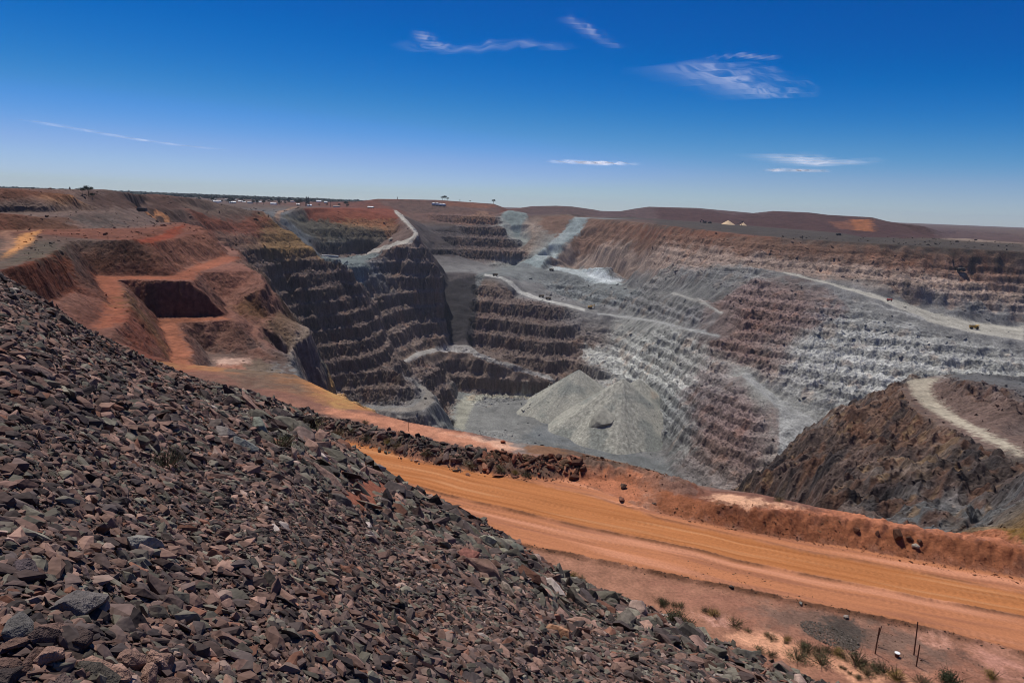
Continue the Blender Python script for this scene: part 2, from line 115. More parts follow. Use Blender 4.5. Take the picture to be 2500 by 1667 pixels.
[(-82.04,1858.2,-189.2,0.19,0.185,0.175,0,0,0,0.15),(-38.9,1849.6,-195.2,0.19,0.185,0.175,0,0,0,0.15),(-8.323,1825.0,-210.4,0.19,0.185,0.175,0,0,0,0.15),(13.37,1812.0,-227.8,0.19,0.185,0.175,0,0,0,0.15),(51.26,1799.3,-239.3,0.19,0.185,0.175,0,0,0,0.15),(88.14,1779.8,-244.8,0.19,0.185,0.175,0,0,0,0.15),(146.7,1733.8,-250.3,0.19,0.185,0.175,0,0,0,0.15),(180.1,1702.5,-254.4,0.19,0.185,0.175,0,0,0,0.15)],
[(-89.7,1847.8,-201.2,0.15,0.11,0.088,0,0,0,0.7),(-45.56,1799.4,-206.8,0.15,0.11,0.088,0,0,0,0.7),(-15.94,1779.9,-215.8,0.15,0.11,0.088,0,0,0,0.7)],
[(-15.27,1789.9,-237.7,0.15,0.1,0.08,1,0,0,1),(37.94,1749.6,-238.5,0.15,0.11,0.088,1,0,0,1),(85.05,1707.9,-244.9,0.15,0.11,0.088,1,0,0,1)],
[(216.1,1735.3,-265.4,0.19,0.185,0.175,0,0,0,0.15),(275.6,1654.3,-258.8,0.19,0.185,0.175,0,0,0,0.15),(325.6,1525.2,-246.6,0.19,0.185,0.175,0,0,0,0.15),(366.8,1344.7,-234.0,0.19,0.185,0.175,0,0,0,0.15),(395.0,1281.2,-230.9,0.19,0.185,0.175,0,0,0,0.15)],
[(219.0,1760.3,-265.1,0.19,0.185,0.175,0,0,0,0.15),(279.2,1677.5,-258.5,0.19,0.185,0.175,0,0,0,0.15),(329.7,1545.9,-246.3,0.19,0.185,0.175,0,0,0,0.15),(371.1,1361.5,-233.7,0.19,0.185,0.175,0,0,0,0.15),(398.5,1293.1,-230.6,0.19,0.185,0.175,0,0,0,0.15)],
[(-71.81,1698.5,-279.5,0.15,0.1,0.08,1,0,0,1),(-12.1,1670.0,-280.4,0.15,0.11,0.088,1,0,0,1),(82.84,1617.9,-279.5,0.15,0.11,0.088,1,0,0,1)],
[(-74.75,1638.3,-343.8,0.15,0.11,0.088,1,0,0,1),(-4.891,1590.0,-346.3,0.15,0.11,0.088,1,0,0,1),(83.11,1537.8,-357.5,0.15,0.11,0.088,1,0,0,1),(137.9,1493.6,-363.1,0.15,0.11,0.088,1,0,0,1)],
[(-114.7,1469.3,-412.0,0.15,0.11,0.088,1,0,0,1),(-57.44,1477.5,-412.0,0.15,0.11,0.088,1,0,0,1),(-4.653,1472.0,-412.0,0.15,0.11,0.088,1,0,0,1),(40.77,1465.6,-412.0,0.15,0.11,0.088,1,0,0,1),(82.59,1465.1,-412.0,0.15,0.11,0.088,1,0,0,1)],
[(-161.5,1551.6,-346.0,0.15,0.11,0.088,1,0,0,1),(-97.36,1546.9,-342.4,0.15,0.11,0.088,1,0,0,1),(-42.98,1519.4,-361.8,0.15,0.11,0.088,1,0,0,1),(110.7,1480.9,-397.1,0.15,0.11,0.088,1,0,0,1)],
[(-202.2,1339.8,-332.0,0.15,0.11,0.088,1,0,0,1),(-178.2,1328.1,-350.9,0.15,0.11,0.088,1,0,0,1),(-148.2,1316.7,-372.6,0.15,0.11,0.088,1,0,0,1),(-129.6,1293.5,-400.7,0.15,0.11,0.088,1,0,0,1),(-111.3,1270.1,-430.9,0.15,0.11,0.088,1,0,0,1)],
[(-192.1,1427.1,-328.5,0.15,0.11,0.088,1,0,0,1),(-164.2,1420.5,-339.7,0.15,0.11,0.088,1,0,0,1),(-142.9,1412.8,-357.7,0.15,0.11,0.088,1,0,0,1),(-130.6,1393.9,-379.7,0.15,0.11,0.088,1,0,0,1),(-118.3,1374.9,-411.4,0.15,0.11,0.088,1,0,0,1)],
[(-102.1,1464.6,-412.0,0.22,0.235,0.215,0,0,0,0.1),(-108.7,1378.1,-412.0,0.22,0.235,0.215,0,0,0,0.1),(-104.2,1271.6,-412.0,0.22,0.235,0.215,0,0,0,0.1),(-98.99,1197.2,-412.0,0.22,0.235,0.215,0,0,0,0.1)],
[(-62.43,1344.8,-412.0,0.22,0.235,0.215,0,0,0,0.2),(9.193,1309.6,-412.0,0.22,0.235,0.215,0,0,0,0.2)],
[(21.91,1229.7,-412.0,0.14,0.15,0.15,0,0,0,0.2),(99.79,1111.0,-412.0,0.14,0.15,0.15,0,0,0,0.2),(184.8,1079.3,-412.0,0.14,0.15,0.15,0,0,0,0.2),(256.1,1039.1,-412.0,0.14,0.15,0.15,0,0,0,0.2)],
[(26.65,1379.5,-400.0,0.19,0.185,0.175,0,0,0,0.9),(89.83,1362.8,-402.0,0.19,0.185,0.175,0,0,0,0.9)],
[(-360.4,2393.0,-59.33,0.12,0.08,0.06,0,0,0,0.3),(-307.1,2400.4,-66.02,0.12,0.08,0.06,0,0,0,0.3),(-240.5,2387.9,-68.55,0.12,0.08,0.06,0,0,0,0.3),(-201.2,2371.5,-67.71,0.12,0.08,0.06,0,0,0,0.3)],
[(-260.6,2103.9,-155.7,0.075,0.064,0.062,0,0,0,0.2),(-191.9,2141.4,-154.2,0.075,0.064,0.062,0,0,0,0.2)],
[(-300.5,2350.9,-84.09,0.075,0.064,0.062,0,0,0,0.2),(-208.1,2360.8,-79.31,0.075,0.064,0.062,0,0,0,0.2)],
[(-278.5,2222.6,-116.8,0.075,0.064,0.062,0,0,0,0.2),(-213.1,2229.8,-132.2,0.075,0.064,0.062,0,0,0,0.2)],
[(-160.4,2474.8,-38.45,0.15,0.1,0.08,1,0,0,0.6),(-115.4,2467.3,-33.91,0.15,0.1,0.08,1,0,0,0.6),(-69.87,2449.0,-45.59,0.15,0.1,0.08,1,0,0,0.6)],
[(-190.4,2372.4,-73.68,0.125,0.088,0.07,1,0,0,1),(-120.9,2376.9,-67.46,0.125,0.088,0.07,1,0,0,1),(-50.82,2369.5,-64.61,0.125,0.088,0.07,1,0,0,1)],
[(-198.9,2241.2,-132.3,0.125,0.088,0.07,1,0,0,1),(-102.7,2257.7,-129.6,0.125,0.088,0.07,1,0,0,1),(-31.62,2269.8,-107.1,0.125,0.088,0.07,1,0,0,1)],
[(-241.3,2126.4,-168.6,0.125,0.088,0.07,1,0,0,1),(-117.2,2166.8,-161.9,0.125,0.088,0.07,1,0,0,1),(26.23,2189.8,-150.6,0.125,0.088,0.07,1,0,0,1)],
[(18.09,2379.9,-107.6,0.22,0.235,0.215,0,0,0,0.4),(36.87,2329.7,-120.4,0.22,0.235,0.215,0,0,0,0.4),(21.39,2259.9,-142.9,0.125,0.088,0.07,0,0,0,0.4)],
[(-59.91,2479.3,-34.71,0.22,0.235,0.215,0,0,0,0.15),(-27.51,2529.9,-17.31,0.22,0.235,0.215,0,0,0,0.15),(18.33,2499.9,-26.48,0.22,0.235,0.215,0,0,0,0.15)],
[(-46.42,2419.6,-65.77,0.22,0.235,0.215,0,0,0,0.2),(-19.77,2359.9,-102.8,0.22,0.235,0.215,0,0,0,0.2)],
[(220.4,2389.9,-33.58,0.22,0.235,0.215,0,0,0,0.15),(156.4,2324.7,-78.98,0.22,0.235,0.215,0,0,0,0.15),(117.4,2246.9,-115.5,0.22,0.235,0.215,0,0,0,0.15),(65.66,2169.0,-150.2,0.22,0.235,0.215,0,0,0,0.15),(-2.116,2090.0,-182.9,0.22,0.235,0.215,0,0,0,0.15)],
[(259.4,2375.9,-34.5,0.22,0.235,0.215,0,0,0,0.15),(207.7,2310.7,-76.51,0.22,0.235,0.215,0,0,0,0.15),(152.6,2234.8,-118.6,0.22,0.235,0.215,0,0,0,0.15),(109.6,2157.2,-147.7,0.22,0.235,0.215,0,0,0,0.15),(83.62,2078.3,-181.0,0.22,0.235,0.215,0,0,0,0.15)],
[(44.51,2519.6,-36.9,0.12,0.08,0.06,0,0,0,0.3),(187.7,2503.0,-22.89,0.12,0.08,0.06,0,0,0,0.3)],
[(46.35,2399.6,-64.4,0.25,0.19,0.145,0,0,0.14,0.6),(56.39,2299.3,-97.33,0.25,0.19,0.145,0,0,0.14,0.6),(36.18,2219.7,-139.7,0.25,0.19,0.145,0,0,0.14,0.6)],
[(205.0,2500.0,-32,0.12,0.08,0.06,0,0,0,0.3),(300.0,2270.0,-33,0.12,0.08,0.06,0,0,0,0.3),(390.0,2020.0,-36,0.12,0.08,0.06,0,0,0,0.3),(460.0,1780.0,-41,0.12,0.08,0.06,0,0,0,0.3),(540.0,1590.0,-48,0.12,0.08,0.06,0,0,0,0.3),(740.0,1440.0,-49,0.12,0.08,0.06,0,0,0,0.3),(960.0,1330.0,-50,0.12,0.08,0.06,0,0,0,0.3),(1250.0,1290.0,-51,0.12,0.08,0.06,0,0,0,0.3)],
[(118.5,2136.7,-177.8,0.19,0.185,0.175,0,0,0.3,0.8),(273.6,1981.2,-162.3,0.19,0.185,0.175,0,0,0.3,0.8)],
[(90.27,2095.5,-190.0,0.19,0.185,0.175,0,0,0,0.2),(170.3,2092.7,-192.0,0.19,0.185,0.175,0,0,0,0.2),(247.4,1955.7,-196.0,0.19,0.185,0.175,0,0,0,0.2),(292.9,1842.1,-200.0,0.19,0.185,0.175,0,0,0,0.2),(339.4,1772.2,-205.0,0.19,0.185,0.175,0,0,0,0.2)],
[(107.5,2182.1,-189.0,0.19,0.185,0.175,0,0,0,0.2),(191.9,2194.0,-191.0,0.19,0.185,0.175,0,0,0,0.2),(272.5,2055.3,-195.0,0.19,0.185,0.175,0,0,0,0.2),(325.5,1897.3,-199.0,0.19,0.185,0.175,0,0,0,0.2)],
[(148.1,1936.2,-232.6,0.19,0.185,0.175,0,0,0.35,0.9),(269.2,1746.4,-229.3,0.19,0.185,0.175,0,0,0.35,0.9),(341.0,1554.3,-222.4,0.19,0.185,0.175,0,0,0.35,0.9),(378.1,1391.5,-212.6,0.19,0.185,0.175,0,0,0.35,0.9)],
[(554.8,1413.4,-115.5,0.19,0.185,0.175,0,0,0,0.15),(613.7,1340.4,-127.5,0.19,0.185,0.175,0,0,0,0.15),(657.8,1279.8,-139.5,0.19,0.185,0.175,0,0,0,0.15),(683.8,1249.2,-148.3,0.19,0.185,0.175,0,0,0,0.15),(706.1,1214.5,-159.8,0.19,0.185,0.175,0,0,0,0.15),(727.4,1181.8,-170.9,0.19,0.185,0.175,0,0,0,0.15),(772.1,1142.6,-180.5,0.19,0.185,0.175,0,0,0,0.15),(830.8,1115.3,-184.9,0.19,0.185,0.175,0,0,0,0.15),(886.5,1102.1,-189.6,0.19,0.185,0.175,0,0,0,0.15)],
[(564.0,1437.5,-115.2,0.19,0.185,0.175,0,0,0,0.15),(626.6,1369.3,-127.2,0.19,0.185,0.175,0,0,0,0.15),(678.6,1316.5,-139.2,0.19,0.185,0.175,0,0,0,0.15),(718.2,1298.5,-148,0.19,0.185,0.175,0,0,0,0.15),(764.7,1304.1,-159.5,0.19,0.185,0.175,0,0,0,0.15),(790.8,1268.2,-170.6,0.19,0.185,0.175,0,0,0,0.15),(855.1,1251.9,-180.2,0.19,0.185,0.175,0,0,0,0.15),(920.1,1240.3,-184.6,0.19,0.185,0.175,0,0,0,0.15),(990.1,1236.6,-189.3,0.19,0.185,0.175,0,0,0,0.15)],
[(275.3,2253.3,-69.89,0.25,0.19,0.145,0,0,0.12,0.5),(340.9,2046.8,-72.78,0.25,0.19,0.145,0,0,0.12,0.5)],
[(403.6,1857.6,-71.75,0.25,0.19,0.145,0,0,0.23,0.6),(472.8,1646.0,-73.6,0.15,0.1,0.08,0,0,0.23,0.6),(540.0,1510.1,-80.53,0.15,0.1,0.08,0,0,0.23,0.6),(652.0,1439.1,-82.37,0.15,0.1,0.08,0,0,0.23,0.6),(795.8,1371.8,-83.09,0.15,0.1,0.08,0,0,0.23,0.6),(1001.6,1297.7,-89.6,0.15,0.1,0.08,0,0,0.23,0.6)],
[(221.6,2259.2,-114.5,0.25,0.19,0.145,0,0,0.15,0.5),(314.2,2020.7,-117,0.25,0.19,0.145,0,0,0.15,0.5)],
[(391.9,1629.4,-145.8,0.19,0.185,0.175,0,0,0.23,0.7),(458.9,1512.6,-122,0.19,0.185,0.175,0,0,0.23,0.7),(517.5,1449.2,-112.1,0.19,0.185,0.175,0,0,0.23,0.7)],
[(408.2,1713.1,-107.8,0.25,0.19,0.145,0,0,0.23,0.8),(492.6,1503.8,-102.8,0.25,0.19,0.145,0,0,0.23,0.8),(605.2,1429.8,-104.2,0.25,0.19,0.145,0,0,0.23,0.8),(738.5,1336.9,-116.4,0.25,0.19,0.145,0,0,0.23,0.8),(988.6,1269.0,-135.9,0.25,0.19,0.145,0,0,0.23,0.8)],
[(758.3,1321.8,-135.1,0.25,0.19,0.145,0,0,0.23,0.9),(865.5,1275.6,-149.8,0.19,0.185,0.175,0,0,0.23,0.9),(982.4,1255.2,-158.6,0.19,0.185,0.175,0,0,0.23,0.9)],
[(366.2,1591.9,-185.9,0.19,0.185,0.175,0,0,0,0.15),(391.2,1451.6,-186.0,0.19,0.185,0.175,0,0,0,0.15),(409.9,1383.9,-192.1,0.19,0.185,0.175,0,0,0,0.15),(417.5,1347.8,-196.9,0.19,0.185,0.175,0,0,0,0.15)],
[(371.5,1616.0,-185.6,0.19,0.185,0.175,0,0,0,0.15),(402.2,1494.3,-185.7,0.19,0.185,0.175,0,0,0,0.15),(422.4,1428.3,-191.8,0.19,0.185,0.175,0,0,0,0.15),(429.6,1388.9,-196.6,0.19,0.185,0.175,0,0,0,0.15)],
[(408.5,1450.8,-174.0,0.15,0.1,0.08,0,0,0.5,1),(463.4,1336.5,-174.2,0.15,0.1,0.08,0,0,0.5,1),(504.2,1257.8,-194.0,0.15,0.1,0.08,0,0,0.5,1),(571.0,1227.6,-186.3,0.19,0.185,0.175,0,0,0.5,1)],
[(593.9,1190.3,-194.7,0.31,0.31,0.28,0,0,0.35,0.8),(705.3,1116.8,-206.3,0.31,0.31,0.28,0,0,0.35,0.8),(840.4,1052.0,-222.5,0.31,0.31,0.28,0,0,0.35,0.8)],
[(423.9,1251.7,-220.8,0.15,0.1,0.08,0,0,0.35,0.7),(513.6,1173.2,-225.7,0.31,0.31,0.28,0,0,0.35,0.7),(619.6,1083.4,-238.9,0.31,0.31,0.28,0,0,0.35,0.7),(700.7,1042.6,-243.3,0.31,0.31,0.28,0,0,0.35,0.7)],
[(345.0,1389.8,-250.1,0.19,0.185,0.175,0,0,0.45,1),(371.1,1287.4,-246.7,0.15,0.1,0.08,0,0,0.45,1),(438.0,1167.2,-250.8,0.15,0.1,0.08,0,0,0.45,1),(511.1,1069.6,-268.7,0.19,0.185,0.175,0,0,0.45,1),(561.0,1027.4,-276.3,0.31,0.31,0.28,0,0,0.45,1)],
[(181.9,1601.2,-328.4,0.15,0.11,0.088,0,0,0.4,0.8),(243.0,1518.8,-329.0,0.31,0.31,0.28,0,0,0.4,0.8),(305.9,1349.3,-315.9,0.31,0.31,0.28,0,0,0.4,0.8),(358.9,1171.9,-286.5,0.31,0.31,0.28,0,0,0.4,0.8)],
[(252.5,1443.5,-350.6,0.31,0.31,0.28,0,0,0.45,0.9),(287.3,1335.0,-340.2,0.31,0.31,0.28,0,0,0.45,0.9),(329.3,1167.9,-310.5,0.19,0.185,0.175,0,0,0.45,0.9),(384.1,1054.2,-312.9,0.15,0.1,0.08,0,0,0.45,0.9)],
[(285.6,1193.2,-368.4,0.19,0.185,0.175,0,0,0.45,0.9),(314.3,1040.1,-354.8,0.15,0.1,0.08,0,0,0.45,0.9),(346.3,964.5,-360.8,0.15,0.1,0.08,0,0,0.45,0.9)],
[(401.3,1141.2,-272.3,0.31,0.31,0.28,0,0,0,0.15),(430.5,1051.6,-300.1,0.31,0.31,0.28,0,0,0,0.15),(473.1,986.1,-314.1,0.31,0.31,0.28,0,0,0,0.15)],
[(412.1,1169.9,-272.0,0.31,0.31,0.28,0,0,0,0.15),(446.9,1087.4,-299.8,0.31,0.31,0.28,0,0,0,0.15),(481.1,1019.8,-313.8,0.31,0.31,0.28,0,0,0,0.15)],
[(228.0,1330.0,-412.0,0.19,0.185,0.175,0,0,0,0.4),(266.0,1150.0,-412.0,0.19,0.185,0.175,0,0,0,0.4),(262.0,990.0,-412.0,0.19,0.185,0.175,0,0,0,0.4),(290.0,880.0,-412.0,0.19,0.185,0.175,0,0,0,0.4),(400.0,800.0,-412.0,0.19,0.185,0.175,0,0,0,0.4),(560.0,760.0,-412.0,0.19,0.185,0.175,0,0,0,0.4),(900.0,760.0,-412.0,0.19,0.185,0.175,0,0,0,0.4)],
[(427.0,661.7,-152.0,0.15,0.1,0.08,0,0,0,0.1),(392.9,639.0,-151.0,0.15,0.1,0.08,0,0,0,0.1),(364.1,605.0,-149,0.15,0.1,0.08,0,0,0,0.1),(338.5,555.1,-146,0.15,0.1,0.08,0,0,0,0.1),(316.3,498.9,-141,0.15,0.1,0.08,0,0,0,0.1),(303.8,453.6,-136,0.15,0.1,0.08,0,0,0,0.1),(288.3,400.4,-129,0.15,0.1,0.08,0,0,0,0.1),(279.1,352.0,-123,0.15,0.1,0.08,0,0,0,0.1),(264.9,306.7,-115,0.15,0.1,0.08,0,0,0,0.1)],
[(429.4,655.2,-152.0,0.15,0.1,0.08,0,0,0,0.1),(401.8,627.3,-151.0,0.15,0.1,0.08,0,0,0,0.1),(375.3,591.7,-149,0.15,0.1,0.08,0,0,0,0.1),(351.5,544.0,-146,0.15,0.1,0.08,0,0,0,0.1),(335.5,498.1,-141,0.15,0.1,0.08,0,0,0,0.1),(323.4,456.0,-136,0.15,0.1,0.08,0,0,0,0.1),(307.3,412.4,-129,0.15,0.1,0.08,0,0,0,0.1),(292.6,370.5,-123,0.15,0.1,0.08,0,0,0,0.1),(276.8,321.8,-115,0.15,0.1,0.08,0,0,0,0.1)],
[(439.5,682.0,-153.0,0.15,0.11,0.088,0,0,0,1.25),(397.2,655.2,-151.5,0.15,0.11,0.088,0,0,0,1.25),(355.6,606.7,-149,0.15,0.11,0.088,0,0,0,1.25),(322.8,540.1,-146,0.15,0.11,0.088,0,0,0,1.25),(304.5,489.7,-142,0.15,0.11,0.088,0,0,0,1.25),(291.4,442.9,-137,0.15,0.11,0.088,0,0,0,1.25),(277.2,387.6,-129,0.15,0.11,0.088,0,0,0,1.25),(269.2,338.4,-123,0.15,0.11,0.088,0,0,0,1.25)],
[(440.5,670.9,-152.0,0.15,0.11,0.088,0,0,0,1.35),(378.5,562.3,-135,0.15,0.1,0.08,0,0,0,1.35),(362.9,507.9,-128,0.15,0.1,0.08,0,0,0,1.35),(355.9,457.7,-122,0.15,0.1,0.08,0,0,0,1.35)],
[(431.0,642.2,-146,0.14,0.15,0.15,0,0,0,0.5),(445.7,615.7,-142,0.14,0.15,0.15,0,0,0,0.5),(473.6,589.2,-140,0.14,0.15,0.15,0,0,0,0.5)],
[(436.6,677.5,-152.0,0.15,0.11,0.088,0,0,0,0.4),(478.9,681.7,-150,0.14,0.15,0.15,0,0,0,0.4),(550.1,687.5,-150,0.14,0.15,0.15,0,0,0,0.4)],
[(389.7,662.7,-160.0,0.15,0.11,0.088,0,0,0,1.35),(353.9,642.1,-166.0,0.15,0.1,0.08,0,0,0,1.35),(329.2,632.2,-175.0,0.15,0.1,0.08,0,0,0,1.35),(285.3,588.5,-180.0,0.15,0.11,0.088,0,0,0,1.35),(283.6,599.8,-190.0,0.15,0.11,0.088,0,0,0,1.35),(282.9,627.5,-205.0,0.125,0.088,0.07,0,0,0,1.35)],
[(274.0,619.1,-212.0,0.125,0.088,0.07,0,0,0,1.35),(246.3,596.9,-222.0,0.125,0.088,0.07,0,0,0,1.35)],
[(219.7,565.5,-225.0,0.125,0.088,0.07,0,0,0,1.35),(191.5,548.4,-225.0,0.125,0.088,0.07,0,0,0,1.35)],
[(290.9,490.1,-158.0,0.15,0.1,0.08,0,0,0,1.35),(264.5,487.5,-165.0,0.15,0.1,0.08,0,0,0,1.35),(238.1,483.9,-175.0,0.15,0.1,0.08,0,0,0,1.35),(221.0,417.0,-165.0,0.15,0.1,0.08,0,0,0,1.35)],
[(198.8,271.7,-128,0.14,0.15,0.15,0,0,0,1.25),(200.8,301.9,-132,0.14,0.15,0.15,0,0,0,1.25),(209.3,349.9,-140,0.125,0.088,0.07,0,0,0,1.25),(219.7,401.5,-150,0.125,0.088,0.07,0,0,0,1.25)],
[(228.4,296.3,-125,0.15,0.11,0.088,0,0,0,1.35),(232.9,323.9,-128,0.15,0.1,0.08,0,0,0,1.35),(240.6,364.7,-132,0.25,0.19,0.145,0,0,0,1.35)],
[(176.2,352.3,-150,0.125,0.088,0.07,0,0,0,1.35),(192.5,337.3,-150,0.125,0.088,0.07,0,0,0,1.35)],
[(149.1,199.7,-95,0.22,0.13,0.05,0,0,0,0.6),(153.3,188.2,-88,0.22,0.13,0.05,0,0,0,0.6)],
[(-150,900.0,-412.0,0.14,0.15,0.15,0,0,0,0.3),(-60,560.0,-412.0,0.14,0.15,0.15,0,0,0,0.3),(30,400.0,-412.0,0.14,0.15,0.15,0,0,0,0.3),(110,420.0,-412.0,0.14,0.15,0.15,0,0,0,0.3),(170.0,700.0,-412.0,0.14,0.15,0.15,0,0,0,0.3)],
[(-50,240.0,-190.0,0.125,0.088,0.07,0,0,0,0.8),(20,200.0,-190.0,0.125,0.088,0.07,0,0,0,0.8),(90,190.0,-150,0.125,0.088,0.07,0,0,0,0.8),(130,230.0,-130,0.125,0.088,0.07,0,0,0,0.8)],
[(-56.4,114.6,-30,0.21,0.1,0.07,0,0,0,0.15),(-49.56,111.3,-30,0.21,0.1,0.07,0,0,0,0.15),(-41.51,105.5,-30,0.21,0.1,0.07,0,0,0,0.15),(-35.18,102,-30,0.21,0.1,0.07,0,0,0,0.15)],
[(-32.38,100.4,-30,0.21,0.1,0.07,0,0,0,0.15),(-26.44,96.14,-30,0.21,0.1,0.07,0,0,0,0.15),(-18.87,94.12,-30,0.21,0.1,0.07,0,0,0,0.15),(-13.83,90.71,-30,0.21,0.1,0.07,0,0,0,0.15),(-8.834,88.66,-30,0.21,0.1,0.07,0,0,0,0.15),(-5.313,87.44,-30,0.21,0.1,0.07,0,0,0,0.15),(-0.4722,84.86,-30,0.21,0.1,0.07,0,0,0,0.15),(2.19,84,-30,0.21,0.1,0.07,0,0,0,0.15),(8.121,82.08,-30,0.21,0.1,0.07,0,0,0,0.15),(12.4,78.62,-30,0.21,0.1,0.07,0,0,0,0.15),(17.58,75.69,-30,0.21,0.1,0.07,0,0,0,0.15),(21.32,72.35,-30,0.21,0.1,0.07,0,0,0,0.15)],
[(23.01,69.92,-29.3,0.21,0.1,0.07,0,0,0,0.15),(25.63,65.95,-28,0.21,0.1,0.07,0,0,0,0.15),(29.81,62.33,-27.5,0.21,0.1,0.07,0,0,0,0.15),(34.57,59.76,-27.3,0.21,0.1,0.07,0,0,0,0.15),(37.96,58.01,-27.3,0.21,0.1,0.07,0,0,0,0.15),(42.7,56.55,-27.3,0.21,0.1,0.07,0,0,0,0.15),(45.34,55.33,-27.3,0.21,0.1,0.07,0,0,0,0.15),(48.9,53.71,-27.3,0.21,0.1,0.07,0,0,0,0.15)],
[(-25.39,110.2,-48,0.15,0.11,0.088,0,0,0,0.8),(-21.37,107,-48,0.15,0.11,0.088,0,0,0,0.8),(-14.12,105.1,-48,0.15,0.11,0.088,0,0,0,0.8),(-8.099,101.3,-48,0.15,0.11,0.088,0,0,0,0.8),(-4.53,99.86,-48,0.15,0.11,0.088,0,0,0,0.8),(-0.3511,98.36,-48,0.15,0.11,0.088,0,0,0,0.8),(4.531,95.77,-48,0.15,0.11,0.088,0,0,0,0.8),(5.891,95.41,-48,0.15,0.11,0.088,0,0,0,0.8),(13.71,92.7,-48,0.15,0.11,0.088,0,0,0,0.8),(19.12,88.57,-48,0.15,0.11,0.088,0,0,0,0.8),(24.49,85.5,-48,0.15,0.11,0.088,0,0,0,0.8),(29.31,81.3,-48,0.15,0.11,0.088,0,0,0,0.8)],
[(33.02,76.54,-45,0.15,0.11,0.088,0,0,0,0.8),(34.57,73.96,-45,0.15,0.11,0.088,0,0,0,0.8),(36.64,72.19,-45,0.15,0.11,0.088,0,0,0,0.8),(40.19,70.36,-45,0.15,0.11,0.088,0,0,0,0.8),(42.36,69.17,-45,0.15,0.11,0.088,0,0,0,0.8),(46.8,67.83,-45,0.15,0.11,0.088,0,0,0,0.8),(50.35,66.23,-45,0.15,0.11,0.088,0,0,0,0.8),(53.87,64.63,-45,0.15,0.11,0.088,0,0,0,0.8)],
[(-40.72,125.3,-33,0.42,0.19,0.07,0,0,0,0.5),(-30.23,111.2,-32,0.42,0.19,0.07,0,0,0,0.5),(-21.5,99.64,-31.2,0.42,0.19,0.07,0,0,0,0.5)],
[(-114.7,234.7,-60,0.135,0.052,0.034,0,0,0,0.3),(-139.8,302.2,-80,0.15,0.1,0.08,0,0,0,0.3)],
[(19.05,60.48,-29,0.33,0.16,0.1,0,0,0,0.2),(22.11,59.66,-29,0.33,0.16,0.1,0,0,0,0.2),(24.85,58.34,-29,0.33,0.16,0.1,0,0,0,0.2),(30.56,56.98,-29,0.33,0.16,0.1,0,0,0,0.2),(36.45,54.96,-29,0.33,0.16,0.1,0,0,0,0.2),(40.78,53.26,-29,0.33,0.16,0.1,0,0,0,0.2),(43.59,52.49,-29,0.33,0.16,0.1,0,0,0,0.2),(47.99,51.28,-29,0.33,0.16,0.1,0,0,0,0.2)],
[(19.1,64.12,-28.3,0.18,0.07,0.042,0,0,0,0.3),(20.09,61.68,-27.6,0.18,0.07,0.042,0,0,0,0.3),(24.47,60.27,-27.3,0.18,0.07,0.042,0,0,0,0.3),(28.54,59.88,-27.3,0.18,0.07,0.042,0,0,0,0.3),(33.29,58.75,-27.3,0.18,0.07,0.042,0,0,0,0.3),(36.85,57.24,-27.3,0.18,0.07,0.042,0,0,0,0.3),(40.99,55.77,-27.3,0.18,0.07,0.042,0,0,0,0.3),(47.96,52.55,-27.3,0.18,0.07,0.042,0,0,0,0.3)],
[(-22.53,80.97,-29,0.33,0.16,0.1,0,0,0,0.15),(-16.01,77.77,-29,0.33,0.16,0.1,0,0,0,0.15),(-9.538,74.3,-29,0.33,0.16,0.1,0,0,0,0.15),(-4.261,71.92,-29,0.33,0.16,0.1,0,0,0,0.15),(1.839,68.95,-29,0.33,0.16,0.1,0,0,0,0.15),(4.34,68.38,-29,0.33,0.16,0.1,0,0,0,0.15),(6.527,71.11,-29,0.33,0.16,0.1,0,0,0,0.15),(11.44,71.84,-29,0.33,0.16,0.1,0,0,0,0.15),(14.58,70.67,-29,0.33,0.16,0.1,0,0,0,0.15),(15.01,63.26,-29,0.33,0.16,0.1,0,0,0,0.15),(17.66,61.56,-29,0.33,0.16,0.1,0,0,0,0.15)],
[(-19.8,78.26,-29,0.33,0.16,0.1,0,0,0,0.15),(-11.99,68.32,-29,0.33,0.16,0.1,0,0,0,0.15),(-5.094,61.49,-29,0.33,0.16,0.1,0,0,0,0.15),(1.39,52.11,-29,0.33,0.16,0.1,0,0,0,0.15),(5.023,49.67,-29,0.33,0.16,0.1,0,0,0,0.15),(8.781,46.87,-29,0.33,0.16,0.1,0,0,0,0.15),(12.81,44.38,-29,0.33,0.16,0.1,0,0,0,0.15),(14.65,42,-29,0.33,0.16,0.1,0,0,0,0.15),(18.08,39.94,-29,0.33,0.16,0.1,0,0,0,0.15),(19.45,38.43,-29,0.33,0.16,0.1,0,0,0,0.15),(22.11,35.49,-29,0.33,0.16,0.1,0,0,0,0.15)],
[(-24.11,82.28,-29,0.33,0.16,0.1,0,0,0,0.15),(-30.2,87.29,-29,0.33,0.16,0.1,0,0,0,0.15),(-35.12,92.73,-29,0.33,0.16,0.1,0,0,0,0.15)],
[(60,20,-29,0.12,0.08,0.06,0,0,0,0.4),(120,15,-29,0.12,0.08,0.06,0,0,0,0.4),(160.0,60,-29,0.12,0.08,0.06,0,0,0,0.4),(200.0,150,-29,0.12,0.08,0.06,0,0,0,0.4),(260.0,260.0,-29,0.12,0.08,0.06,0,0,0,0.4)],
[(30,10,-29,0.12,0.08,0.06,0,0,0,0.4),(-10,-20,-29,0.12,0.08,0.06,0,0,0,0.4),(60,-40,-29,0.12,0.08,0.06,0,0,0,0.4),(-40,-60,-29,0.12,0.08,0.06,0,0,0,0.4)],
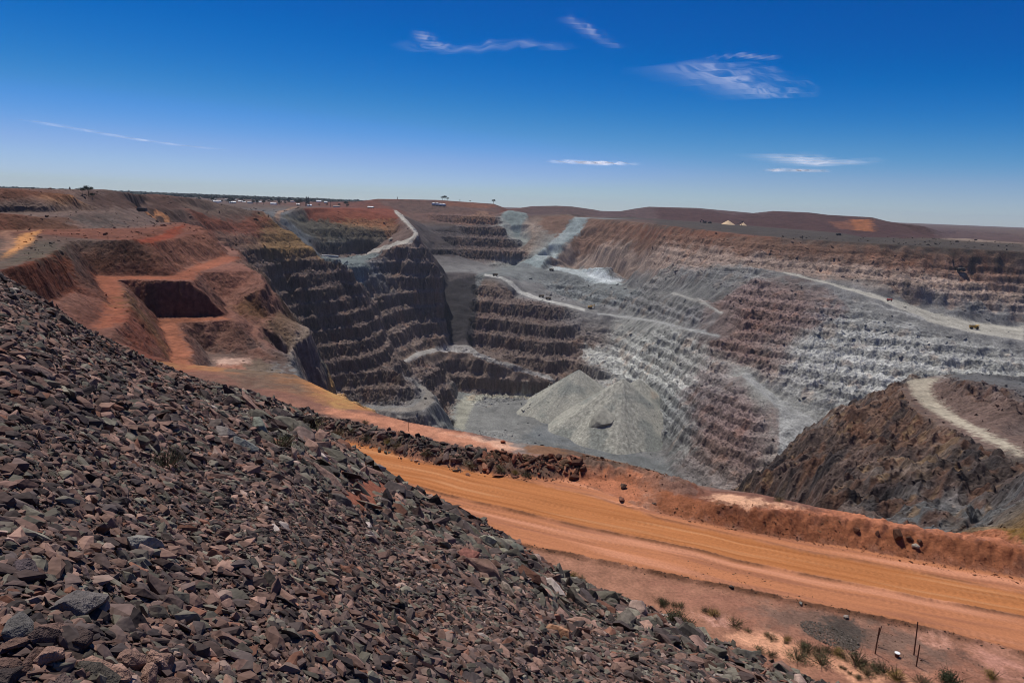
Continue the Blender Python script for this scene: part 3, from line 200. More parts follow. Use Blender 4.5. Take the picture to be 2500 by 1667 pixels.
[(-40,90,-29,0.12,0.08,0.06,0,0,0,0.3),(-60,100,-29,0.12,0.08,0.06,0,0,0,0.3),(-90,112,-30,0.12,0.08,0.06,0,0,0,0.3),(-130,135,-30,0.12,0.08,0.06,0,0,0,0.3),(-170.0,170.0,-30,0.12,0.08,0.06,0,0,0,0.3)],
[(-190.0,190.0,-30.5,0.12,0.08,0.06,0,0,0,0.3),(-240.0,250.0,-30.5,0.12,0.08,0.06,0,0,0,0.3),(-300.0,330.0,-30.5,0.12,0.08,0.06,0,0,0,0.3)],
[(-60,60,-29,0.12,0.08,0.06,0,0,0,0.4),(-150,60,-29,0.12,0.08,0.06,0,0,0,0.4),(-300.0,100,-29,0.12,0.08,0.06,0,0,0,0.4),(-420.0,300.0,-29,0.12,0.08,0.06,0,0,0,0.4)],
[(95,70,-30,0.12,0.08,0.06,0,0,0,0.4),(180.0,150,-44,0.12,0.08,0.06,0,0,0,0.4),(330.0,330.0,-110,0.12,0.08,0.06,0,0,0,0.4),(480.0,460.0,-180.0,0.12,0.08,0.06,0,0,0,0.4)],
[(700.0,560.0,-200.0,0.12,0.08,0.06,0,0,0,0.4),(1500.0,900.0,-42,0.12,0.08,0.06,0,0,0,0.4)],
[(420.0,420.0,-150,0.19,0.185,0.175,0,0,0,0.5),(560.0,620.0,-195.0,0.19,0.185,0.175,0,0,0,0.5),(700.0,760.0,-210.0,0.19,0.185,0.175,0,0,0,0.5)],
[(-379.3,490.4,-31.91,0.18,0.07,0.042,0,0,0,0.4),(-372.2,495.9,-31.5,0.18,0.07,0.042,0,0,0,0.4),(-365.4,525.4,-31.45,0.18,0.07,0.042,0,0,0,0.4),(-355.4,579.8,-32.23,0.15,0.1,0.08,0,0,0,0.4),(-382.4,702.7,-34.87,0.15,0.1,0.08,0,0,0,0.4),(-414.4,798.9,-34.4,0.15,0.1,0.08,0,0,0,0.4)],
[(-396.8,514.8,-20.74,0.18,0.07,0.042,0,0,0,0.5),(-386.3,516.5,-20.01,0.18,0.07,0.042,0,0,0,0.5),(-383.0,531.4,-21.23,0.18,0.07,0.042,0,0,0,0.5),(-374.2,555.7,-24.69,0.15,0.1,0.08,0,0,0,0.5),(-391.5,622.1,-21.32,0.15,0.1,0.08,0,0,0,0.5),(-425.9,747.1,-22.77,0.15,0.1,0.08,0,0,0,0.5)],
[(-448.7,582.9,-18.65,0.15,0.11,0.088,0,0,0,0.6),(-440.2,589.3,-18.09,0.15,0.11,0.088,0,0,0,0.6),(-413.1,608.6,-17.39,0.15,0.11,0.088,0,0,0,0.6),(-420.6,688.7,-19.13,0.15,0.11,0.088,0,0,0,0.6)],
[(-448.4,581.9,-23.05,0.15,0.1,0.08,0,0,0,0.4),(-439.9,588.3,-22.27,0.15,0.1,0.08,0,0,0,0.4),(-412.8,607.6,-21.43,0.15,0.1,0.08,0,0,0,0.4),(-420.2,687.8,-20.95,0.15,0.1,0.08,0,0,0,0.4)],
[(-462.4,603.2,-2.141,0.18,0.07,0.042,0,0,0,0.5),(-453.7,609.7,-2.589,0.18,0.07,0.042,0,0,0,0.5),(-445.9,627.8,-2.56,0.18,0.07,0.042,0,0,0,0.5),(-429.3,663.2,-4.941,0.42,0.19,0.07,0,0,0,0.5),(-438.4,693.0,-12.74,0.15,0.1,0.08,0,0,0,0.5)],
[(-477.9,762.6,-1.726,0.15,0.1,0.08,0,0,0,0.4),(-530.8,906.0,0.5325,0.15,0.1,0.08,0,0,0,0.4),(-625.6,1196.3,-3.323,0.135,0.052,0.034,0,0,0,0.4),(-628.3,1295.7,-9.464,0.135,0.052,0.034,0,0,0,0.4),(-636.5,1358.3,-26.23,0.135,0.052,0.034,0,0,0,0.4)],
[(-571.8,1032.2,-27.38,0.15,0.1,0.08,0,0,0,0.4),(-571.9,1100.2,-26.79,0.15,0.1,0.08,0,0,0,0.4),(-566.7,1203.2,-25.48,0.135,0.052,0.034,0,0,0,0.4)],
[(-800.0,750.0,-3,0.12,0.08,0.06,0,0,0,0.3),(-650.0,760.0,-5,0.12,0.08,0.06,0,0,0,0.3),(-620.0,1100.0,-8,0.12,0.08,0.06,0,0,0,0.3),(-600.0,1350.0,-12,0.12,0.08,0.06,0,0,0,0.3)],
[(-1100.0,1000.0,-30,0.12,0.08,0.06,0,0,0,0.4),(-800.0,960.0,-30,0.12,0.08,0.06,0,0,0,0.4),(-750.0,1300.0,-30,0.12,0.08,0.06,0,0,0,0.4),(-700.0,1500.0,-30,0.12,0.08,0.06,0,0,0,0.4)],
[(-700.0,1600.0,-29,0.12,0.08,0.06,0,0,0,0.3),(-700.0,2100.0,-28,0.12,0.08,0.06,0,0,0,0.3),(-520.0,2300.0,-26,0.12,0.08,0.06,0,0,0,0.3)],
[(-621.5,2678.9,-9.237,0.135,0.052,0.034,0,0,0,0.25),(-540.4,2696.4,5.214,0.135,0.052,0.034,0,0,0,0.25),(-313.8,2732.0,9.859,0.135,0.052,0.034,0,0,0,0.25),(-92.61,2748.4,3.149,0.135,0.052,0.034,0,0,0,0.25),(-67.58,2749.2,-5.019,0.135,0.052,0.034,0,0,0,0.25),(-36.16,2749.8,-17.23,0.135,0.052,0.034,0,0,0,0.25)],
[(-648.6,2795.8,-9.237,0.135,0.052,0.034,0,0,0,0.25),(-564.0,2814.0,5.214,0.135,0.052,0.034,0,0,0,0.25),(-327.4,2851.3,9.859,0.135,0.052,0.034,0,0,0,0.25),(-96.66,2868.4,3.149,0.135,0.052,0.034,0,0,0,0.25),(-70.53,2869.1,-5.019,0.135,0.052,0.034,0,0,0,0.25),(-37.74,2869.8,-17.23,0.135,0.052,0.034,0,0,0,0.25)],
[(-696.0,3000.3,-38,0.135,0.052,0.034,0,0,0,0.25),(-605.2,3019.9,-38,0.135,0.052,0.034,0,0,0,0.25),(-351.4,3059.9,-38,0.135,0.052,0.034,0,0,0,0.25),(-103.7,3078.3,-38,0.135,0.052,0.034,0,0,0,0.25),(-75.69,3079.1,-38,0.135,0.052,0.034,0,0,0,0.25),(-40.5,3079.7,-38,0.135,0.052,0.034,0,0,0,0.25)],
[(-578.7,2493.7,-29.58,0.135,0.052,0.034,0,0,0,0.25),(-444.4,2531.3,-30.24,0.135,0.052,0.034,0,0,0,0.25),(-373.1,2552.9,-44.67,0.135,0.052,0.034,0,0,0,0.25),(-179.5,2583.8,-26.26,0.135,0.052,0.034,0,0,0,0.25),(-63.11,2599.2,-27.75,0.135,0.052,0.034,0,0,0,0.25)],
[(-19.86,3099.9,-17.26,0.095,0.06,0.055,0,0,0,0.25),(63.09,3088.2,-0.4,0.095,0.06,0.055,0,0,0,0.25),(173.3,3072.9,5.803,0.095,0.06,0.055,0,0,0,0.25),(241.3,3057.2,4.992,0.095,0.06,0.055,0,0,0,0.25),(336.1,3037.0,-4.841,0.095,0.06,0.055,0,0,0,0.25),(368.8,3022.0,-10.21,0.095,0.06,0.055,0,0,0,0.25),(466.9,2997.2,-6.311,0.095,0.06,0.055,0,0,0,0.25),(497.2,2981.0,4.856,0.095,0.06,0.055,0,0,0,0.25),(559.2,2958.7,16.45,0.095,0.06,0.055,0,0,0,0.25),(746.5,2905.6,18.46,0.095,0.06,0.055,0,0,0,0.25)],
[(-20.63,3219.9,-17.26,0.095,0.06,0.055,0,0,0,0.25),(65.54,3208.2,-0.4,0.095,0.06,0.055,0,0,0,0.25),(180.0,3192.7,5.803,0.095,0.06,0.055,0,0,0,0.25),(250.7,3176.8,4.992,0.095,0.06,0.055,0,0,0,0.25),(349.3,3156.3,-4.841,0.095,0.06,0.055,0,0,0,0.25),(383.4,3141.1,-10.21,0.095,0.06,0.055,0,0,0,0.25),(485.4,3115.8,-6.311,0.095,0.06,0.055,0,0,0,0.25),(516.9,3099.4,4.856,0.095,0.06,0.055,0,0,0,0.25),(581.5,3076.6,16.45,0.095,0.06,0.055,0,0,0,0.25),(776.4,3021.9,18.46,0.095,0.06,0.055,0,0,0,0.25)],
[(-21.98,3429.9,-38,0.095,0.06,0.055,0,0,0,0.25),(69.83,3418.2,-38,0.095,0.06,0.055,0,0,0,0.25),(191.8,3402.4,-38,0.095,0.06,0.055,0,0,0,0.25),(267.2,3386.1,-38,0.095,0.06,0.055,0,0,0,0.25),(372.4,3365.0,-38,0.095,0.06,0.055,0,0,0,0.25),(408.8,3349.6,-38,0.095,0.06,0.055,0,0,0,0.25),(517.7,3323.3,-38,0.095,0.06,0.055,0,0,0,0.25),(551.5,3306.6,-38,0.095,0.06,0.055,0,0,0,0.25),(620.5,3283.0,-38,0.095,0.06,0.055,0,0,0,0.25),(828.6,3225.3,-38,0.095,0.06,0.055,0,0,0,0.25)],
[(56.44,2699.4,-30.2,0.095,0.06,0.055,0,0,0,0.25),(294.6,2650.3,-26.5,0.095,0.06,0.055,0,0,0,0.25),(463.9,2592.1,-27.92,0.095,0.06,0.055,0,0,0,0.25),(643.9,2519.0,-23.75,0.095,0.06,0.055,0,0,0,0.25)],
[(600.4,2929.1,15.46,0.095,0.06,0.055,0,0,0,0.25),(728.8,2863.7,14.77,0.095,0.06,0.055,0,0,0,0.25),(952.1,2760.4,5.337,0.095,0.06,0.055,0,0,0,0.25),(953.0,2723.0,2.169,0.095,0.06,0.055,0,0,0,0.25),(951.1,2686.6,3.142,0.095,0.06,0.055,0,0,0,0.25),(969.7,2642.7,16.66,0.095,0.06,0.055,0,0,0,0.25),(1073.7,2564.3,15.51,0.095,0.06,0.055,0,0,0,0.25),(1118.2,2506.9,9.427,0.095,0.06,0.055,0,0,0,0.25),(1229.7,2414.9,6.822,0.095,0.06,0.055,0,0,0,0.25),(1223.2,2378.9,-1.273,0.095,0.06,0.055,0,0,0,0.25),(1240.7,2330.3,-4.811,0.095,0.06,0.055,0,0,0,0.25),(1241.1,2290.4,-11.04,0.095,0.06,0.055,0,0,0,0.25),(1301.7,2216.0,-16.72,0.095,0.06,0.055,0,0,0,0.25),(1311.9,2169.1,-38.16,0.095,0.06,0.055,0,0,0,0.25),(1315.7,2125.8,-44.35,0.095,0.06,0.055,0,0,0,0.25)],
[(624.5,3046.7,15.46,0.095,0.06,0.055,0,0,0,0.25),(758.4,2980.0,14.77,0.095,0.06,0.055,0,0,0,0.25),(991.2,2873.9,5.337,0.095,0.06,0.055,0,0,0,0.25),(992.7,2836.3,2.169,0.095,0.06,0.055,0,0,0,0.25),(991.1,2799.8,3.142,0.095,0.06,0.055,0,0,0,0.25),(1011.0,2755.4,16.66,0.095,0.06,0.055,0,0,0,0.25),(1120.1,2675.0,15.51,0.095,0.06,0.055,0,0,0,0.25),(1167.1,2616.5,9.427,0.095,0.06,0.055,0,0,0,0.25),(1284.2,2521.9,6.822,0.095,0.06,0.055,0,0,0,0.25),(1278.1,2485.7,-1.273,0.095,0.06,0.055,0,0,0,0.25),(1297.1,2436.2,-4.811,0.095,0.06,0.055,0,0,0,0.25),(1298.2,2395.9,-11.04,0.095,0.06,0.055,0,0,0,0.25),(1362.5,2319.4,-16.72,0.095,0.06,0.055,0,0,0,0.25),(1374.0,2271.8,-38.16,0.095,0.06,0.055,0,0,0,0.25),(1378.8,2227.8,-44.35,0.095,0.06,0.055,0,0,0,0.25)],
[(666.6,3252.4,-38,0.095,0.06,0.055,0,0,0,0.25),(810.2,3183.5,-38,0.095,0.06,0.055,0,0,0,0.25),(1059.7,3072.4,-38,0.095,0.06,0.055,0,0,0,0.25),(1062.0,3034.5,-38,0.095,0.06,0.055,0,0,0,0.25),(1061.2,2997.7,-38,0.095,0.06,0.055,0,0,0,0.25),(1083.4,2952.5,-38,0.095,0.06,0.055,0,0,0,0.25),(1201.2,2868.7,-38,0.095,0.06,0.055,0,0,0,0.25),(1252.6,2808.3,-38,0.095,0.06,0.055,0,0,0,0.25),(1379.5,2709.0,-38,0.095,0.06,0.055,0,0,0,0.25),(1374.1,2672.4,-38,0.095,0.06,0.055,0,0,0,0.25),(1395.8,2621.6,-38,0.095,0.06,0.055,0,0,0,0.25),(1398.3,2580.5,-38,0.095,0.06,0.055,0,0,0,0.25),(1468.8,2500.5,-38,0.095,0.06,0.055,0,0,0,0.25),(1482.7,2451.5,-38,0.095,0.06,0.055,0,0,0,0.25),(1489.3,2406.4,-38,0.095,0.06,0.055,0,0,0,0.25)],
[(505.1,2448.4,-27.65,0.095,0.06,0.055,0,0,0,0.25),(674.1,2324.2,-30.77,0.095,0.06,0.055,0,0,0,0.25),(845.8,2181.8,-37.84,0.095,0.06,0.055,0,0,0,0.25),(964.4,2043.9,-42.63,0.095,0.06,0.055,0,0,0,0.25),(1069.7,1899.5,-50.04,0.095,0.06,0.055,0,0,0,0.25),(1091.3,1794.2,-44.99,0.095,0.06,0.055,0,0,0,0.25)],
[(1841.0,3093.7,-41.06,0.095,0.06,0.055,0,0,0,0.25),(1864.6,3040.5,-42.33,0.095,0.06,0.055,0,0,0,0.25),(1867.9,2999.2,-50.72,0.095,0.06,0.055,0,0,0,0.25),(1871.6,2957.5,-68.08,0.095,0.06,0.055,0,0,0,0.25)],
[(1902.3,3196.8,-41.06,0.095,0.06,0.055,0,0,0,0.25),(1927.3,3142.8,-42.33,0.095,0.06,0.055,0,0,0,0.25),(1931.3,3101.1,-50.72,0.095,0.06,0.055,0,0,0,0.25),(1935.8,3058.9,-68.08,0.095,0.06,0.055,0,0,0,0.25)],
[(2009.7,3377.3,-38,0.095,0.06,0.055,0,0,0,0.25),(2037.1,3321.8,-38,0.095,0.06,0.055,0,0,0,0.25),(2042.3,3279.4,-38,0.095,0.06,0.055,0,0,0,0.25),(2048.1,3236.4,-38,0.095,0.06,0.055,0,0,0,0.25)],
[(1721.1,2874.1,-65.37,0.095,0.06,0.055,0,0,0,0.25),(1787.2,2833.4,-68.62,0.095,0.06,0.055,0,0,0,0.25)],
[(1088.2,1678.0,-36.88,0.25,0.19,0.145,0,0,0,0.5),(1097.1,1612.1,-38.88,0.25,0.19,0.145,0,0,0,0.5),(1156.4,1507.6,-39.86,0.12,0.08,0.06,0,0,0,0.5)],
[(-3500.0,2500.0,-32,0.12,0.08,0.06,0,0,0,0.2),(-2500.0,3000.0,-32,0.12,0.08,0.06,0,0,0,0.2),(-1200.0,2800.0,-32,0.12,0.08,0.06,0,0,0,0.2)],
[(-6500.0,6500.0,-36,0.12,0.08,0.06,0,0,0,0.1),(0,9000.0,-36,0.12,0.08,0.06,0,0,0,0.1),(4500.0,8000.0,-36,0.12,0.08,0.06,0,0,0,0.1),(8000.0,4500.0,-36,0.12,0.08,0.06,0,0,0,0.1)],
[(2500.0,3000.0,-45,0.12,0.08,0.06,0,0,0,0.2),(3200.0,1500.0,-45,0.12,0.08,0.06,0,0,0,0.2),(1800.0,1400.0,-45,0.12,0.08,0.06,0,0,0,0.2)],
[(-1500.0,900.0,-32,0.12,0.08,0.06,0,0,0,0.1),(-2500.0,-500.0,-32,0.12,0.08,0.06,0,0,0,0.1),(0,-2500.0,-32,0.12,0.08,0.06,0,0,0,0.1),(2500.0,-500.0,-32,0.12,0.08,0.06,0,0,0,0.1)],
[(-6500.0,3800.0,-21,0.12,0.08,0.06,0,0,0,0.2),(-4200.0,3900.0,-21,0.12,0.08,0.06,0,0,0,0.2),(-2900.0,4500.0,-21,0.12,0.08,0.06,0,0,0,0.2),(-1700.0,5000.0,-21,0.12,0.08,0.06,0,0,0,0.2),(-900.0,5300.0,-21,0.12,0.08,0.06,0,0,0,0.2)],
[(-7000.0,6000.0,-18,0.12,0.08,0.06,0,0,0,0.2),(-4500.0,6200.0,-18,0.12,0.08,0.06,0,0,0,0.2),(-2600.0,6800.0,-18,0.12,0.08,0.06,0,0,0,0.2),(-1200.0,7200.0,-18,0.12,0.08,0.06,0,0,0,0.2)]]
PATCHES=[
((0.162,0.0887,0.0578),0.9,14,[(98.7,2501.8),(251.9,2464.6),(392.0,1989.6),(522.1,1611.9),(666.4,1478.8),(805.0,1393.7),(971.4,1318.7),(965.8,1302.5),(790.1,1359.0),(648.8,1430.2),(500.9,1533.5),(413.8,1741.7),(287.8,2115.9),(136.6,2284.9),(73.2,2382.5)]),
((0.296,0.216,0.168),0.9,12,[(136.6,2284.9),(289.8,2135.0),(390.4,1839.9),(500.9,1533.5),(647.2,1425.7),(788.3,1355.0),(962.6,1295.2),(945.9,1260.7),(839.6,1287.7),(758.4,1322.3),(630.9,1380.9),(532.7,1453.2),(422.4,1591.2),(346.1,1830.1),(204.7,2185.2),(97.0,2126.9)]),
((0.188,0.0723,0.0395),0.7,10,[(242.4,2365.6),(391.5,1985.9),(494.3,1732.5),(617.2,1650.9),(579.8,1547.9),(479.8,1675.2),(386.7,1952.8),(297.2,2209.7)]),
((0.188,0.0887,0.0545),0.6,10,[(740.5,1399.5),(867.0,1346.6),(967.9,1307.5),(962.6,1295.2),(859.9,1329.6),(743.0,1366.1)]),
((0.181,0.178,0.162),0.7,10,[(90.0,2118.2),(273.1,1975.6),(422.4,1591.2),(529.5,1443.8),(579.7,1360.8),(471.6,1423.2),(401.5,1419.8),(360.9,1470.4),(250.2,1769.7),(148.7,1950.0)]),
((0.175,0.112,0.0931),0.65,22,[(474.0,1432.1),(548.4,1393.8),(590.7,1322.6),(609.6,1267.6),(549.1,1230.5),(517.5,1184.3),(464.1,1156.6),(417.0,1224.0),(390.2,1301.0),(382.9,1373.4),(432.7,1435.9)]),
((0.162,0.112,0.102),0.6,22,[(353.8,1276.9),(392.5,1185.5),(416.9,1073.2),(439.9,1000.3),(404.9,971.4),(348.5,972.8),(316.5,1049.9),(310.0,1174.0),(329.4,1267.2)]),
((0.296,0.292,0.266),0.8,14,[(560.0,1218.7),(634.5,1197.8),(717.8,1141.3),(833.0,1095.5),(808.9,1055.3),(679.5,1066.1),(629.9,1061.5),(319.2,583.5),(277.7,571.3),(464.4,1047.2),(444.7,1113.6),(476.9,1151.4),(526.7,1168.6)]),
((0.381,0.376,0.342),0.5,8,[(578.0,1150.5),(642.7,1088.7),(427.0,661.7),(372.5,626.7),(582.9,1093.7),(551.5,1137.6)]),
((0.412,0.412,0.371),0.8,7,[(177.1,1610.6),(246.5,1549.6),(307.6,1360.3),(337.4,1201.7),(312.0,1220.4),(275.0,1360.7),(218.5,1473.4),(166.3,1536.6)]),
((0.305,0.305,0.271),0.7,9,[(284.4,1698.4),(356.6,1446.3),(366.3,1299.9),(365.2,1197.5),(324.4,1280.2),(269.1,1507.1),(235.3,1630.1)]),
((0.181,0.195,0.181),0.6,9,[(276.9,1373.9),(312.0,1220.4),(316.3,1107.3),(301.3,1038.5),(280.5,1060.3),(274.4,1167.9),(276.1,1267.2)]),
((0.0723,0.0578,0.0452),0.9,10,[(290.4,2531.7),(457.4,2329.6),(562.9,1742.1),(670.9,1491.2),(808.8,1402.8),(977.9,1329.5),(1119.9,1526.8),(1011.3,1585.8),(1026.1,2006.3),(825.0,2141.8),(617.4,2383.7),(433.5,2632.2)]),
((0.181,0.181,0.168),0.95,5,[(-110.1,1379.6),(-106.1,1442.6),(-69.1,1466.4),(110.9,1417.8),(59.7,1257.5),(25.5,1181.7),(175.6,1119.2),(269.8,1071.6),(18.6,73.2),(7.1,78.5),(-2.1,84.4),(-105.8,1236.0)]),
((0.305,0.296,0.231),0.8,3,[(-104.9,1279.9),(-108.6,1383.7),(-96.6,1444.8),(-59.7,1471.4),(76.1,1465.9),(75.2,1441.4),(-48.8,1444.5),(-72.9,1400.5),(-79.9,1312.7),(-82.1,1204.7),(-103.9,1233.3)]),
((0.133,0.141,0.138),0.8,6,[(25.5,1181.7),(124.3,1135.1),(213.8,1123.3),(269.3,1069.0),(263.1,1038.8),(171.4,1087.8),(6.3,82.2)]),
((0.162,0.175,0.168),0.8,8,[(-182.2,1659.4),(-3.8,2176.4),(90.0,2118.2),(204.4,2180.1),(286.9,1881.9),(325.0,1696.7),(277.9,1730.3),(209.3,1802.5),(143.7,1868.7),(72.8,1936.0),(-62.2,1882.0),(-179.7,1657.6)]),
((0.402,0.445,0.434),0.85,4,[(107.0,2121.1),(204.2,2176.2),(271.2,1950.7),(303.6,1839.2),(263.5,1885.5),(176.3,2005.0),(105.5,2080.0)]),
((0.515,0.552,0.552),0.8,3,[(216.1,2024.2),(271.2,1950.7),(306.1,1915.1),(264.4,1893.2),(212.8,1985.6)]),
((0.246,0.292,0.283),0.95,5,[(227.4,2484.1),(267.7,2439.3),(216.4,2305.5),(163.4,2241.9),(107.0,2148.9),(75.9,2074.8),(-3.6,2144.2),(56.8,2155.0),(121.3,2256.5),(167.7,2338.7)]),
((0.402,0.445,0.423),0.6,5,[(152.1,2314.0),(180.7,2307.1),(149.1,2240.7),(107.0,2148.9),(76.7,2121.7),(56.5,2123.5),(92.1,2205.7)]),
((0.181,0.216,0.202),0.95,3,[(-54.5,2475.9),(-26.7,2746.1),(39.1,2761.4),(39.1,2487.7),(14.5,2385.6),(-0.3,2363.7),(-16.6,2405.0),(-32.9,2435.6)]),
((0.127,0.0723,0.0545),0.9,8,[(-436.9,2605.3),(-314.0,2670.1),(-82.0,2733.1),(-42.7,2496.3),(-87.3,2445.8),(-190.4,2395.3),(-281.1,2397.6),(-354.4,2382.9)]),
((0.216,0.122,0.0762),0.8,6,[(-225.4,2444.6),(-167.7,2494.6),(-129.2,2654.7),(-72.1,2451.2),(-70.5,2415.2),(-189.3,2383.3)]),
((0.0612,0.0482,0.0452),0.95,4,[(-333.7,2244.7),(-210.3,2367.2),(-194.0,2306.2),(-184.6,2101.2),(-245.0,2103.0),(-286.4,2211.4)]),
((0.0319,0.0284,0.0296),0.95,3,[(-194.5,1848.8),(-107.9,1883.2),(-91.2,1745.1),(-96.5,1634.6),(-146.5,1610.7),(-168.0,1639.6)]),
((0.138,0.162,0.156),0.95,3,[(-390.9,1371.7),(-424.4,1742.5),(-397.3,1769.8),(-330.3,1714.0),(-347.6,1692.0),(-360.3,1627.6),(-329.1,1553.3),(-334.0,1370.4),(-376.5,1366.3)]),
((0.195,0.0482,0.0232),0.85,6,[(-552.4,1806.4),(-524.7,2277.3),(-449.4,2537.9),(-330.3,1934.2),(-333.2,1882.9),(-424.0,1839.0),(-484.7,1806.1),(-544.6,1779.4)]),
((0.238,0.122,0.0545),0.6,5,[(-460.4,1846.3),(-341.6,1929.5),(-303.0,1809.3),(-354.4,1838.6),(-440.5,1811.2)]),
((0.0844,0.0723,0.0513),0.8,6,[(-586.4,1705.6),(-544.6,1779.4),(-463.4,1811.9),(-356.2,1847.9),(-322.0,1787.8),(-433.1,1779.8),(-495.9,1723.5),(-534.8,1709.7)]),
((0.156,0.0482,0.0252),0.85,8,[(-560.8,1178.5),(-523.2,1418.4),(-504.4,1414.9),(-474.1,1376.6),(-491.6,1329.3),(-518.3,1233.0),(-533.8,1181.6)]),
((0.162,0.0931,0.0395),0.75,8,[(-507.3,1373.8),(-483.4,1404.5),(-423.2,1379.1),(-409.8,1368.6),(-451.3,1307.5),(-470.9,1270.9),(-471.4,1189.8),(-483.9,1222.5),(-488.9,1321.6)]),
((0.144,0.0802,0.0545),0.7,8,[(-518.9,1197.8),(-490.5,1326.2),(-470.9,1270.9),(-469.5,1184.7),(-297.1,704.9)]),
((0.119,0.0307,0.013),0.9,2.5,[(-192.3,254.0),(-235.0,355.2),(-222.1,344.3),(-206.2,319.4),(-188.7,272.7),(-179.2,235.4)]),
((0.0762,0.0273,0.0144),0.7,5,[(-289.4,442.8),(-257.8,462.6),(-251.0,471.7),(-227.9,451.3),(-269.0,435.0),(-266.8,417.1)]),
((0.246,0.0497,0.0203),0.9,2,[(-258.2,461.6),(-287.7,550.8),(-337.5,706.3),(-525.7,1171.4),(-267.0,534.4),(-252.3,474.0)]),
((0.209,0.0887,0.0545),0.8,4,[(-250.3,470.2),(-283.4,628.0),(-261.4,614.8),(-241.1,503.4),(-227.5,452.5)]),
((0.198,0.0844,0.0561),0.8,4,[(-215.6,463.2),(-230.3,556.0),(-194.0,510.0),(-193.8,487.7),(-200.1,469.7),(-194.2,446.1)]),
((0.3,0.0999,0.0513),0.85,2,[(-266.6,430.9),(-224.8,447.0),(-238.5,497.7),(-261.3,617.7),(-246.0,611.4),(-235.1,567.5),(-222.5,478.3),(-203.9,434.1),(-245.6,422.1),(-201.2,350.2),(-162.2,282.6),(-163.6,261.7),(-195.8,325.9)]),
((0.119,0.0648,0.0232),0.7,6,[(-215.3,372.2),(-225.0,398.1),(-180.4,339.4),(-156.7,301.6),(-160.1,297.9),(-175.9,308.9)]),
((0.175,0.0452,0.0232),0.6,4,[(-181.3,317.4),(-170.9,321.2),(-64.7,125.4),(-122.0,218.7),(-157.0,265.1)]),
((0.231,0.0931,0.0578),0.8,3,[(-242.7,420.3),(-201.5,427.8),(-183.9,428.5),(-220.6,414.5)]),
((0.3,0.11,0.0578),0.85,2,[(-217.6,408.7),(-182.6,425.2),(-173.4,419.6),(-200.5,401.0),(-160.8,333.5),(-52.7,110.2),(-56.2,110.3),(-176.2,341.5)]),
((0.195,0.0976,0.0685),0.8,3,[(-199.3,400.4),(-172.2,416.8),(-150.3,395.7),(-181.0,395.5)]),
((0.539,0.351,0.266),0.85,2,[(-170.9,382.8),(-150.9,385.0),(-145.5,373.2),(-160.9,365.8)]),
((0.392,0.153,0.0865),0.6,3,[(-163.2,365.1),(-145.8,374.0),(-142.7,363.5),(-50.1,113.7)]),
((0.159,0.117,0.0823),0.9,3,[(-149.6,391.2),(-131.0,369.5),(-33.0,101.6),(-38.5,104.1),(-46.5,108.5),(-54.2,123.2),(-148.9,370.7)]),
((0.114,0.0356,0.0203),0.6,3,[(-47.7,117.1),(-43.3,117.3),(-38.2,104.5),(-43.3,107.4)]),
((0.0931,0.0545,0.0382),0.8,3,[(-144.6,392.7),(-133.7,404.3),(-30.8,102.2),(-33.3,103.3),(-130.5,373.0)]),
((0.133,0.0844,0.0482),0.7,4,[(-164.3,442.2),(-176.7,533.6),(-175.4,548.5),(-146.9,458.7),(-153.1,444.6),(-153.6,418.0)]),
((0.107,0.0545,0.0185),0.7,4,[(-190.8,457.5),(-182.5,469.7),(-171.8,469.8),(-171.0,461.1),(-173.3,444.4)]),
((0.107,0.0423,0.0232),0.85,6,[(-453.6,609.6),(-464.4,717.3),(-420.5,664.3),(-441.4,591.1)]),
((0.117,0.0513,0.0273),0.8,6,[(-385.3,515.1),(-386.4,574.1),(-372.3,582.3),(-346.7,545.2),(-373.1,497.3)]),
((0.0887,0.0723,0.0612),0.8,8,[(-372.3,582.3),(-430.6,773.7),(-555.8,1058.0),(-365.4,619.4),(-352.8,558.8)]),
((0.0612,0.0296,0.0212),0.8,8,[(-471.2,751.7),(-618.6,1182.7),(-586.9,1231.6),(-451.4,815.0),(-421.8,676.0)]),
((0.552,0.254,0.0887),0.95,1.5,[(-214.5,283.9),(-274.6,375.0),(-324.5,445.2),(-347.4,484.8),(-361.0,524.3),(-328.5,468.5),(-281.5,398.3),(-244.8,337.1),(-216.7,286.9)]),
((0.305,0.162,0.102),0.8,2,[(-371.7,495.2),(-362.6,526.5),(-361.6,513.1),(-360.1,488.5),(-305.7,419.2),(-247.8,334.9),(-250.8,332.7),(-307.1,414.6),(-347.8,463.0)]),
((0.445,0.195,0.0844),0.95,2,[(-457.1,835.5),(-569.6,1090.7),(-556.6,1107.8),(-550.5,1097.6),(-399.6,770.1),(-554.9,1089.3),(-565.9,1073.9),(-570.1,1059.4)]),
((0.305,0.188,0.122),0.8,3,[(-512.4,1408.9),(-635.0,1850.7),(-635.6,2012.9),(-594.9,1904.1),(-605.9,1789.3),(-506.8,1419.6)]),
((0.0976,0.0802,0.0545),0.8,4,[(-318.4,461.6),(-261.0,394.8),(-214.2,312.5),(-194.9,257.6),(-206.1,272.6),(-241.2,339.7)]),
((0.402,0.351,0.262),0.95,2,[(378.8,634.3),(394.4,650.9),(428.5,663.9),(395.8,625.1),(372.2,586.0),(341.0,516.4),(320.1,457.7),(286.8,362.5),(273.7,344.6),(298.7,425.8),(326.0,518.2),(347.8,572.6)]),
((0.0648,0.0513,0.0452),0.8,4,[(267.1,413.0),(278.9,375.8),(278.1,350.7),(212.9,265.9),(231.7,335.7),(223.6,368.7)]),
((0.0612,0.0513,0.0452),0.8,5,[(197.0,373.8),(211.0,370.6),(199.9,315.1),(181.9,284.8),(176.6,305.5),(177.0,336.2)]),
